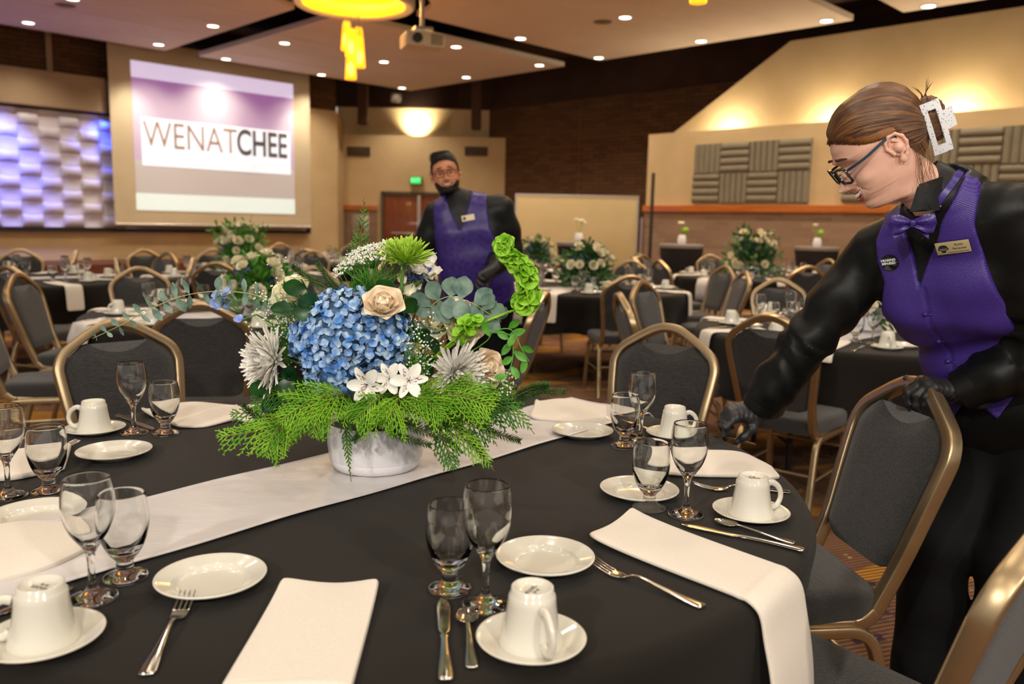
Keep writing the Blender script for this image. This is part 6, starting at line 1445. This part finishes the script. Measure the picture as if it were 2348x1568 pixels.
# --- shirt: trunk, sleeves with folds, stand collar
sl_k = .03
def sleeve(S, E_, W, r): return [s_rc(S, S.lerp(E_, .55), r[0], r[1]), s_rc(S.lerp(E_, .5), E_, r[1], r[2]), s_rc(E_, E_.lerp(W, .6), r[2], r[3]), s_rc(E_.lerp(W, .55), E_.lerp(W, .80), r[3], r[4])]
torsov = s_un([torso, s_rc(NB - tu*.06, NB - NA*.004, .080, .062)], .03)
shirt0 = s_un([torsov] + sleeve(RS, RE, RW, (.068, .066, .060, .056, .055)) + sleeve(LS, LE, LW, (.070, .068, .060, .056, .052)), sl_k)
def armfold(P):
    o = np.zeros(len(P))
    for S, E_, W, sd in ((RS, RE, RW, 1), (LS, LE, LW, -1)):
        for A_, B_, fq in ((S, E_, 62), (E_, W, 84)):
            a, b_ = v3(A_), v3(B_); d = b_-a; L = np.linalg.norm(d); d /= L; t_ = (P-a)@d; rad = P-a-t_[:, None]*d; u, v, n = basis(Vector(d)); an = np.arctan2(rad@v3(v), rad@v3(u)); rr = np.linalg.norm(rad, axis=1)
            wgt = np.exp(-((t_-L*(.92 if A_ is S else .12))/.10)**2)+.35; o += np.where((t_ > -.02) & (t_ < L+.02) & (rr < .1), wgt*.0036*np.sin(t_*fq+1.6*np.sin(an*1.0+sd)+2.2*np.sin(an*2+t_*14)+sd), 0)
    return o
shirtf = lambda P: shirt0(P) + armfold(P) + wrinkle(P, 26, .0012, 2)
shirtf.box = shirt0.box
mb = nets(shirtf, .0055, .02); wp('shirt', mb, shirt_m)
def cuff(E_, W, r0, r1, c0_, c1_):
    a, b_ = E_.lerp(W, c0_), E_.lerp(W, c1_); d = (b_-a).normalized(); u, v, n = basis(d); rg = []
    for t_, r_ in ((0, r0-.006), (.0, r0), (.5, (r0+r1)/2+.001), (1, r1), (1, r1-.004), (.2, r1-.008)): rg.append([a.lerp(b_, t_)+(u*math.cos(q*PI/18)+v*math.sin(q*PI/18))*r_ for q in range(36)])
    mb = MB(); mb.loft(rg, cap=False); return mb
wp('cuff', cuff(RE, RW, .0535, .050, .58, .97), shirt_m, sharp=40); wp('cuff', cuff(LE, LW, .054, .050, .60, 1.0), shirt_m, sharp=40)
# stand collar with folded wing tips
na_ = NA; cu_, cv_ = lat, fr_; cv_ = (cv_-na_*cv_.dot(na_)).normalized(); cu_ = na_.cross(cv_)*-1; cu_ = cu_ if cu_.dot(lat) > 0 else -cu_
def col_pt(a, h, r_): return NB - na_*.004 + na_*h + (cv_*math.sin(a)*1.06+cu_*math.cos(a))*r_
mb = MB(); rg = []
for h, r_ in ((.0, .066), (.03, .0655), (.058, .063), (.062, .061), (.055, .059), (.0, .060)):
    rg.append([col_pt(PI/2+.12+(2*PI-.24)*q/48, h*(.80+.35*abs(math.sin((q/48)*PI))), r_) for q in range(49)])
mb.loft(rg, close=False, cap=False); wp('collar', mb, shirt_m, sharp=30)
A0, A1, A2 = aty(2104, 426, 1.858), aty(2086, 486, 1.862), aty(2136, 478, 1.848); fl = lambda p: p - lat*2*((p-NB).dot(lat))
B0, B1, B2, B3 = aty(2108, 422, 1.868), aty(2162, 404, 1.864), aty(2090, 486, 1.870), aty(2154, 482, 1.862); mb = MB(); V, F = solid(lambda u, v: B0.lerp(B1, u).lerp(B2.lerp(B3, u), v) + TOCAM(B0)*.006*math.sin(PI*u), 10, 10, .0025); mb.add(V, F); wp('collar_front', mb, shirt_m, sharp=30)
for q in ((A0, A1, A2),):
    mb = MB(); V, F = solid(lambda u, v: q[0].lerp(q[1], u).lerp(q[2], v) + TOCAM(A0)*.004*math.sin(PI*v), 10, 10, .0025); mb.add(V, F); wp('collar_wing', mb, shirt_m, sharp=30)
# --- vest: a shell over the shirt with a deep V, armholes and pointed hem
TOPC = (RS+LS)/2
def tcoord(P): q = P-v3(TOPC); return q@v3(lat), q@v3(tu), q@v3(fr_)
def smax(a, b_, k=.006): h = np.clip(.5-.5*(b_-a)/k, 0, 1); return b_*(1-h)+a*h+k*h*(1-h)
def line_st(pts):                               # lateral and upward coordinate of surface points, for np.interp over the upward one
    q = []
    for x, y in pts:
        p, _ = hit(shirt0, x, y, 1.5, 2.4); a_, b2, c2 = tcoord(v3(p)[None]); q.append((b2[0], a_[0]))
    q.sort(); return [c[0] for c in q], [c[1] for c in q]
cl = line_st([(2092, 520), (2100, 590), (2110, 655), (2121, 720), (2152, 781), (2174, 828)]); vr = line_st([(2110, 655), (2128, 600), (2148, 556), (2160, 505)]); vl = line_st([(2110, 655), (2099, 600), (2086, 552), (2074, 522)]); ar = line_st([(2248, 445), (2236, 510), (2262, 600), (2306, 700), (2340, 800)]); al = line_st([(2032, 500), (2012, 545), (2014, 600), (2030, 640)])
VB = vr[0][0]; TT = vr[0][-1]
def vestf(P):
    s_, t_, f_ = tcoord(P); d = torsov(P)-.0105+wrinkle(P, 22, .0016, 5) + .004*np.sin(44*t_+18*s_)*np.exp(-((t_-VB+.10)/.09)**2)
    s0 = np.interp(t_, *cl); sR = np.interp(t_, *vr) + .9*np.clip(t_-TT, 0, .06); sL = np.interp(t_, *vl) - .35*np.clip(t_-vl[0][-1], 0, .06)
    V_ = np.where((f_ > -.03) & (t_ > VB-.004), np.minimum(s_-sL, sR-s_), -.05); d = smax(d, np.minimum(V_, .03), .003)
    d = smax(d, s_-np.interp(t_, ar[0], ar[1])-.5*np.clip(ar[0][0]-t_, 0, .2), .004); d = smax(d, np.interp(t_, al[0], al[1])-.45*np.clip(al[0][0]-t_, 0, .4)-s_, .004)
    hem = -.45-.055*np.clip(1-np.abs(np.abs(s_-np.interp(-.4, *cl))-.055)/.055, 0, 1)*np.where(f_ > 0, 1, 0); d = smax(d, hem-t_, .004)
    d = d + np.where((f_ > 0) & (t_ < VB), .0035*np.exp(-((s_-s0-.012)/.004)**2), 0)
    return d
vestf.box = (torso.box[0]-.03, torso.box[1]+.03)
mb = nets(vestf, .0045, .01)
Vv = np.array(mb.v); s_, t_, f_ = tcoord(Vv)
for i, fc in enumerate(mb.f):
    k = list(fc)
    if f_[k].mean() < -.035 + .03*(t_[k].mean() > .03): mb.mi[i] = 1
wp('vest', mb, [vest_m, back_m])
# buttons, badge, name tag, bow tie, all resting on the cloth
def on_vest(x, y, up=(0, 0, 1)):
    p, nrm_ = hit(lambda P: np.minimum(vestf(P), shirt0(P)), x, y, 1.55, 2.3); return p, nrm_
for x, y in ((2121, 720), (2152, 781), (2174, 828)):
    p, nr = on_vest(x, y); mb = MB(); u, v, n = basis(nr); mb.sphere(p+nr*.002, .0062, 10, 7); mb.tube([p+nr*.002, p+nr*.003+u*.022], [.0022, .0012], 6); wp('button', mb, satin_purple)
for x, y in ((2116, 546),):
    p, nr = on_vest(x, y); mb = MB(); mb.sphere(p, .0055, 10, 7); wp('shirt_button', mb, frame_black)
def plate_on(x, y, dx, dy, lift):               # lies on the cloth through three surface points
    p, _ = on_vest(x, y); q = [on_vest(*k)[0] for k in ((x-dx, y+dx*.13), (x+dx, y-dx*.13), (x, y-dy), (x, y+dy))]
    ux = (q[1]-q[0]).normalized(); nz = ux.cross((q[2]-q[3]).normalized()).normalized(); nz = nz if nz.dot(TOCAM(p)) > 0 else -nz; return frame(sum(q, Vector())/4+nz*lift, ux, nz)
WM = HM.inverted()
M = WM @ plate_on(2042, 601, 15, 15, .005)
mb = MB(); mb.lathe([(0, -.004), (.0195, -.004), (.0205, -.001), (.019, .002), (.012, .0036), (0, .004)], 36)
badge = obj('pin_badge', mb, mat('badge_black', srgb(16, 20, 18), None, .15, coat=.6), woman, M=M)
wt = mat('badge_white', srgb(236, 236, 236), None, .5)
text('lettering', 'HEARING', .0085, TR(-.001, .0075, .0038), wt, badge, ext=.0004, bold=.0002, sx=.95); text('lettering', 'IMPAIRED', .0085, TR(-.001, -.0005, .0040), wt, badge, ext=.0004, bold=.0002, sx=.88)
M = WM @ plate_on(2186, 564, 32, 15, .005)
mb = MB(); mb.box((0, 0, 0), (.070, .033, .0016), bev=.0006); tag_o = obj('name_tag', mb, mat('tag_gold', srgb(206, 190, 142), srgb(214, 198, 152), .35, .2), woman, M=M)
mb = MB(); mb.box((0, 0, -.0006), (.0712, .0342, .0012), bev=.0005); obj('tag_edge', mb, frame_black, tag_o)
text('lettering', 'Rylee', .0080, TR(.013, .0072, .0009), ink, tag_o, ext=.0002); text('lettering', 'Banquets', .0076, TR(.013, -.0028, .0009), ink, tag_o, ext=.0002); text('lettering', 'Wenatchee Convention Center', .0034, TR(.010, -.0120, .0009), ink, tag_o, ext=.0002)
mb = MB(); mb.prism([(-.020+.0095*math.cos(a), .002+.0075*math.sin(a)) for a in np.linspace(0, PI, 14)], .0005, base=.0008); mb.prism([(-.026, -.0055), (-.014, -.0055), (-.016, -.0105), (-.020, -.012), (-.024, -.0105)], .0005, base=.0008); mb.box((-.020, -.0015, .001), (.021, .0055, .0004)); obj('emblem', mb, ink, tag_o)
text('lettering', 'Wenatchee', .0032, TR(-.020, -.0015, .0014), mat('tag_pale', srgb(214, 198, 152), None, .5), tag_o, ext=.0002)
# bow tie: two pleated wings and a knot, with its band round the collar
bp_, bn_ = aty(2092, 512, 1.84), None
bz = (TOCAM(bp_)*.75+fr_*.4).normalized(); bx_ = (Vector((.93, -.30, .05))).normalized(); BM = frame(bp_, bx_, bz)
mb = MB()
for s_ in (1, -1):
    def wing(u, v, s_=s_):
        w_ = .010+.017*math.sin(PI/2*min(1, u*1.25)); y = (2*v-1)*w_; pl = .0035*math.cos(3*PI*v)*(1-.6*u)
        return Vector((s_*(.006+.060*u-.008*u*u*abs(2*v-1)), y+.004*s_*u*0, pl+.008*math.sin(PI*u)*(1-abs(2*v-1)*.6)))
    V, F = solid(wing, 16, 16, .003); mb.add(V, F)
    def wing2(u, v, s_=s_): w_ = .008+.016*u; y = (2*v-1)*w_-.006-.016*u; return Vector((s_*(.004+.044*u), y, -.006+.002*math.cos(3*PI*v)))
    V, F = solid(wing2, 12, 10, .0025); mb.add(V, F)
mb.xform(BM @ Matrix.Diagonal((.74, .80, .9, 1))); bt = wp('bow_tie', mb, satin_purple, sharp=40)
mb = MB(); mb.box((0, 0, .004), (.013, .017, .013), bev=.005); mb.xform(BM); mb.xform(WM); obj('knot', mb, satin_purple, bt)
mb = MB(); rg = []
for h, r_ in ((.004, .0665), (.006, .0695), (.020, .0690), (.022, .0660)): rg.append([col_pt(PI/2+2*PI*q/60, h, r_) for q in range(60)])
mb.loft(rg, cap=False); mb.xform(WM); obj('band', mb, satin_purple, bt)
# --- trousers
trf0 = s_un([s_slab(PV + tu*.03, .080, .105, lat), s_slab(PV - tu*.06, .085, .112, lat), s_rc(RH, RK, .108, .085), s_rc(RK, RA + Vector((0, 0, .02)), .084, .082), s_rc(LH, LK, .112, .088), s_rc(LK, LA + Vector((0, 0, .02)), .086, .084)], .04)
trf = lambda P: np.maximum(trf0(P) + wrinkle(P, 18, .002, 1) + .003*np.sin(P[:, 2]*30+6*P[:, 0]), .045-P[:, 2]); trf.box = trf0.box
wp('trousers', nets(trf, .010, .02), trouser_m)
shoe_m = mat('black_shoe', srgb(16, 15, 15), None, .4)
for A_ in (RA, LA):
    f0 = s_un([s_rc(A_+Vector((.03, 0, -.03)), A_+Vector((-.20, .02, -.045)), .042, .036), s_rc(A_, A_+Vector((0, 0, -.03)), .045, .04)], .03); sf = lambda P, f0=f0: np.maximum(f0(P), -P[:, 2]+.0005); sf.box = f0.box; wp('shoe', nets(sf, .006, .01), shoe_m)
# --- gloved hands
KT, KE = aty(1488, 967, 2.16), aty(1708, 1016, 2.30)            # the knife she holds: tip and handle end
kd = (KT-KE).normalized(); 
fwd = (aty(1654, 950, 2.20)-RW).normalized(); palm = Vector((-.42, .20, -.88))
fs, tips = hand_parts(RW - fwd*.004, fwd, palm, 1, [(38, 52, 30), (58, 58, 34), (66, 62, 40), (70, 62, 40)], [(.55, .52, .55), (.75, .10, .75), (.55, -.25, .75)], .98)
gf0 = s_un(fs + [s_rc(RW - fwd*.05, RW, .034, .031)], .0075); gf = lambda P: gf0(P)+.0007*np.sin(P@v3(fwd)*420+2*np.sin(P[:, 2]*120)); gf.box = gf0.box
wp('glove', nets(gf, .0027, .01), glove_m)
grip = (tips['index']+tips['thumb'])/2
fwd2 = (aty(2098, 876, 2.02)-LW).normalized(); fwd2 = (fwd2+Vector((-.15, -.1, .08))).normalized(); palm2 = Vector((-.12, .10, -1))
fs2, tips2 = hand_parts(LW, fwd2, palm2, -1, [(52, 50, 20), (56, 52, 24), (58, 52, 26), (60, 50, 28)], [(.75, .75, .02), (.9, .42, .05), (.95, .2, .1)], 1.0)
gg0 = s_un(fs2 + [s_rc(LW - fwd2*.05, LW, .035, .031)], .0075); gg = lambda P: gg0(P)+.0007*np.sin(P@v3(fwd2)*420+2*np.sin(P[:, 2]*120)); gg.box = gg0.box
wp('glove', nets(gg, .0027, .01), glove_m)
kn = knife('table knife held between the black-gloved fingers over the far cup', (0, 0, 0), 'table knives'); kx = kd; kz = Vector((0, 0, 1)); KM = frame(grip - kd*.085, kx, kz); kn.matrix_world = KM
# ================================================================== THE MAN BEHIND THE CENTREPIECE
skin2 = mat('tan_skin', srgb(196, 128, 92), srgb(206, 138, 102), .45, scale=40, sss=.08)
dark_hair = mat('black_hair', srgb(18, 14, 12), srgb(34, 26, 22), .5, scale=120, bump=.5, bscale=300)
MY = 4.9
mc_ = aty(1022, 402, MY)                        # between the ears
# facing the camera, head tilted to its right side
to = (Vector((0, 0, CAM_Z+.1))-mc_).normalized(); mu = (Vector((0, 0, 1))+Vector((-.18, 0, 0))).normalized(); ml = mu.cross(to).normalized(); mu = to.cross(ml).normalized()
MM = Matrix((to, ml, mu)).transposed().to_4x4(); MM.translation = mc_ - to*.02
MI = MM.inverted()
S1, S2 = aty(1000, 492, MY+.02), aty(1150, 478, MY-.02)          # his right shoulder (left in the picture), his left shoulder
E1, E2 = aty(968, 590, MY+.04), aty(1172, 570, MY+.05); W1, W2 = aty(962, 672, MY-.12), aty(1122, 622, MY-.24)
P2 = aty(1098, 690, MY+.10); lat2 = (S2-S1).normalized(); T2 = (S1+S2)/2; tu2 = (T2-P2).normalized(); lat2 = (lat2-tu2*lat2.dot(tu2)).normalized(); fr2 = lat2.cross(tu2).normalized()
NB2 = aty(1052, 462, MY+.02)
lv2 = [(T2-tu2*.01, .13, .075), (T2-tu2*.12+fr2*.01, .10, .118), (T2-tu2*.26+fr2*.02, .09, .125), (T2-tu2*.40+fr2*.02, .085, .13), (P2, .09, .125)]
tors2 = s_un([s_slab(c, a, b_, lat2) for c, a, b_ in lv2] + [s_rc(NB2-tu2*.02, S1.lerp(S2, q), .07, .065) for q in (.12, .88)], .06)
F1, F2 = Vector((P2.x-.12, P2.y+.02, .07)), Vector((P2.x+.14, P2.y+.04, .07))
body2 = s_un([s_slab(c, a, b_-.02, lat2) for c, a, b_ in lv2] + [s_rc(S1, E1, .05, .04), s_rc(E1, W1, .04, .03), s_rc(S2, E2, .05, .04), s_rc(E2, W2, .04, .03), s_rc(NB2-tu2*.05, MM @ Vector((-.02, 0, -.08)), .062, .056), s_rc(P2-lat2*.09, F1, .085, .04), s_rc(P2+lat2*.09, F2, .085, .04)], .03)
hm2, _ = head_mesh(.8, beard=True, jaw=1.10, nose=1.1); bb = nets(body2, .014); bb.xform(MI)
man = obj('person', join(hm2, ear_mb(1), ear_mb(-1), bb), [skin2, lip_m, mouth_m, dark_hair], sharp=0, fix=False); man.matrix_world = MM
tag(man, 'bearded man in a purple vest and glasses smiling behind the centrepiece', 'person')
def mp_(name, mb, m_, local=False, **k):
    if not local: mb.xform(MI)
    return obj(name, mb, m_, man, **{**dict(sharp=0), **k})
zb2 = lambda x, ay: np.interp(x, [-.11, -.07, -.05, -.03, -.02, -.01, .012, .022, .04, .06, .08, .12], [-.06, -.06, -.05, -.03, .01, .034, .036, -.005, .052, .078, .090, .094]) - .010*np.clip(ay/.05, 0, 1)*np.where(x > .03, 1, 0)
mp_('hair', hair_cap(zb2, lambda x, y, z: .006+.010*sm(z, .07, .12), .0010, (-.1, 0, .06)), dark_hair, True)
rnd = random.Random(2); mb = MB()
for k in range(170):
    a = rnd.uniform(-1.1, 1.1); z = rnd.uniform(.075, .125); p = Vector((.085*math.cos(a)*(1-(z-.075)*9), .07*math.sin(a)*(1-(z-.075)*5), z+.006)); mb.tube(catmull([p, p+Vector((.008, -.010, .010)), p+Vector((.0+rnd.gauss(0, .006), -.028, .008))], 5), [.0022, .0022, .002, .0014, .0004], 4)
mp_('hair_tuft', mb, dark_hair, True)
mb = MB()
for k in range(-4, 5): y = k*.0058; mb.box((.1005-.35*abs(y)-5*y*y, y, zc(y)+.0024), (.005, .0052, .0085), Matrix.Rotation(-k*.10, 3, 'Z'), bev=.0014)
mp_('teeth', mb, teeth_m, True)
mp_('eyebrows', join(eye_brow(1), eye_brow(-1)), dark_hair, True)
mb = MB()
for s_ in (1, -1): mb.tube([(.0985-.03*abs(t_), s_*(.030+.013*t_), .012-.002*(1-t_*t_)) for t_ in np.linspace(-1, 1, 9)], [.0006+.0018*math.sin(PI*(i+1)/10) for i in range(9)], 6)
mp_('eyes', mb, mat('eye_dark', srgb(26, 18, 14), None, .2), True)
mb = MB()
for s_ in (1, -1):
    P = [(.1135-.13*abs(y)+.10*(z-.006), y, z) for y, z in rrect_path(s_*.034, .008, .048, .036, .013)]; mb.tube(P+[P[0], P[1]], .0015, 6, caps=False); mb.tube([(.104, s_*.060, .016), (.05, s_*.080, .02), (-.01, s_*.082, .024)], .0015, 6)
mb.tube([(.1125, -.009, .012), (.1155, 0, .014), (.1125, .009, .012)], .0016, 6); mp_('spectacles', mb, frame_black, True)
shirt2 = s_un([tors2] + sleeve(S1, E1, W1, (.075, .072, .062, .056, .05)) + sleeve(S2, E2, W2, (.078, .076, .066, .058, .05)) + [s_rc(NB2-tu2*.06, NB2+tu2*.012, .085, .070)], .035)
sh2 = lambda P: shirt2(P)+wrinkle(P, 20, .003, 1); sh2.box = shirt2.box; mp_('shirt', nets(sh2, .010, .02), shirt_m)
def vest2(P):
    q = P-v3(T2); s_, t_, f_ = q@v3(lat2), q@v3(tu2), q@v3(fr2); d = tors2(P)-.013+wrinkle(P, 16, .003, 3)
    s_ = s_+.045; hw_ = .055*np.clip((t_+.085)/.13, 0, 1.4); V_ = np.where((f_ > -.02) & (t_ > -.085), hw_-np.abs(s_-.0), -.05); d = smax(d, np.minimum(V_, .03), .004)
    d = smax(d, np.abs(s_)-np.interp(t_, [-.5, -.25, -.16, -.08, .06], [.32, .27, .205, .178, .165]), .006)
    hem = -.56-.07*np.clip(1-np.abs(np.abs(s_)-.06)/.06, 0, 1); return smax(d, hem-t_, .004)
vest2.box = (tors2.box[0]-.03, tors2.box[1]+.03)
vm2 = mat('purple_vest_far', srgb(46, 30, 98), srgb(64, 44, 126), .38, scale=40)
mp_('vest', nets(vest2, .008, .01), vm2)
un = lambda P: np.minimum(vest2(P), sh2(P))
p, nr = hit(un, 1074, 500, 4.2, 5.4); nr = (nr*.8+TOCAM(p)*.4).normalized(); mb = MB(); mb.box((0, 0, 0), (.075, .035, .003), bev=.001); tg = obj('name_tag', mb, mat('tag_pale_gold', srgb(222, 208, 170), None, .4), man, M=MI @ frame(p+nr*.008, (1, 0, .22), nr)); 
mb = MB(); mb.box((-.022, 0, .002), (.016, .016, .001)); obj('emblem', mb, ink, tg)
mb = MB(); bc = NB2+tu2*.0+fr2*.075
for s_ in (1, -1): mb.sphere(bc+lat2*s_*.035-tu2*.01, (.035, .016, .02), 14, 8, rot=Matrix((lat2, fr2, tu2)).transposed())
mb.sphere(bc-tu2*.01+fr2*.006, .014, 10, 7); mp_('bow_tie', mb, satin_purple)
mb = MB(); mb.loft([[NB2+tu2*h+(lat2*math.cos(a)+fr2*math.sin(a))*r_ for a in np.linspace(0, 2*PI, 40, endpoint=False)] for h, r_ in ((-.02, .074), (.03, .070), (.032, .067), (-.02, .066))], cap=False); mp_('collar', mb, shirt_m)
t0 = s_un([s_slab(P2, .09, .135, lat2), s_rc(P2-lat2*.09-tu2*.05, F1, .115, .08), s_rc(P2+lat2*.09-tu2*.05, F2, .115, .08)], .05); t2 = lambda P: np.maximum(t0(P)+wrinkle(P, 16, .003, 2), .03-P[:, 2]); t2.box = t0.box; mp_('trousers', nets(t2, .014, .02), trouser_m)
for F_ in (F1, F2):
    f0 = s_un([s_rc(F_+Vector((0, .05, -.03)), F_+Vector((0, -.19, -.035)), .042, .036)], .03); sf = lambda P, f0=f0: np.maximum(f0(P), -P[:, 2]+.0005); sf.box = f0.box; mp_('shoe', nets(sf, .009, .01), shoe_m)
fw1 = (aty(1100, 640, MY-.30)-W2).normalized(); f_a, _ = hand_parts(W2, fw1, (-.3, -.75, -.5), -1, [(22, 28, 18), (26, 30, 20), (30, 32, 22), (32, 34, 24)], [(.7, .7, .3), (.85, .4, .3), (.9, .2, .3)], 1.05); g1 = s_un(f_a+[s_rc(W2-fw1*.05, W2, .034, .03)], .008); mp_('glove', nets(g1, .0045, .01), glove_m)
fw0 = Vector((-.05, -.5, -.8)).normalized(); f_b, _ = hand_parts(W1, fw0, (.6, -.5, .2), 1, [(30, 34, 20)]*4, [(.8, .6, .2), (.9, .3, .2), (.9, .1, .3)], 1.05); g1 = s_un(f_b+[s_rc(W1-fw0*.05, W1, .034, .03)], .008); mp_('glove', nets(g1, .0045, .01), glove_m)
chair(-.16, 4.62, math.radians(165), 'charcoal chair the smiling man rests his gloved hand on', GC)
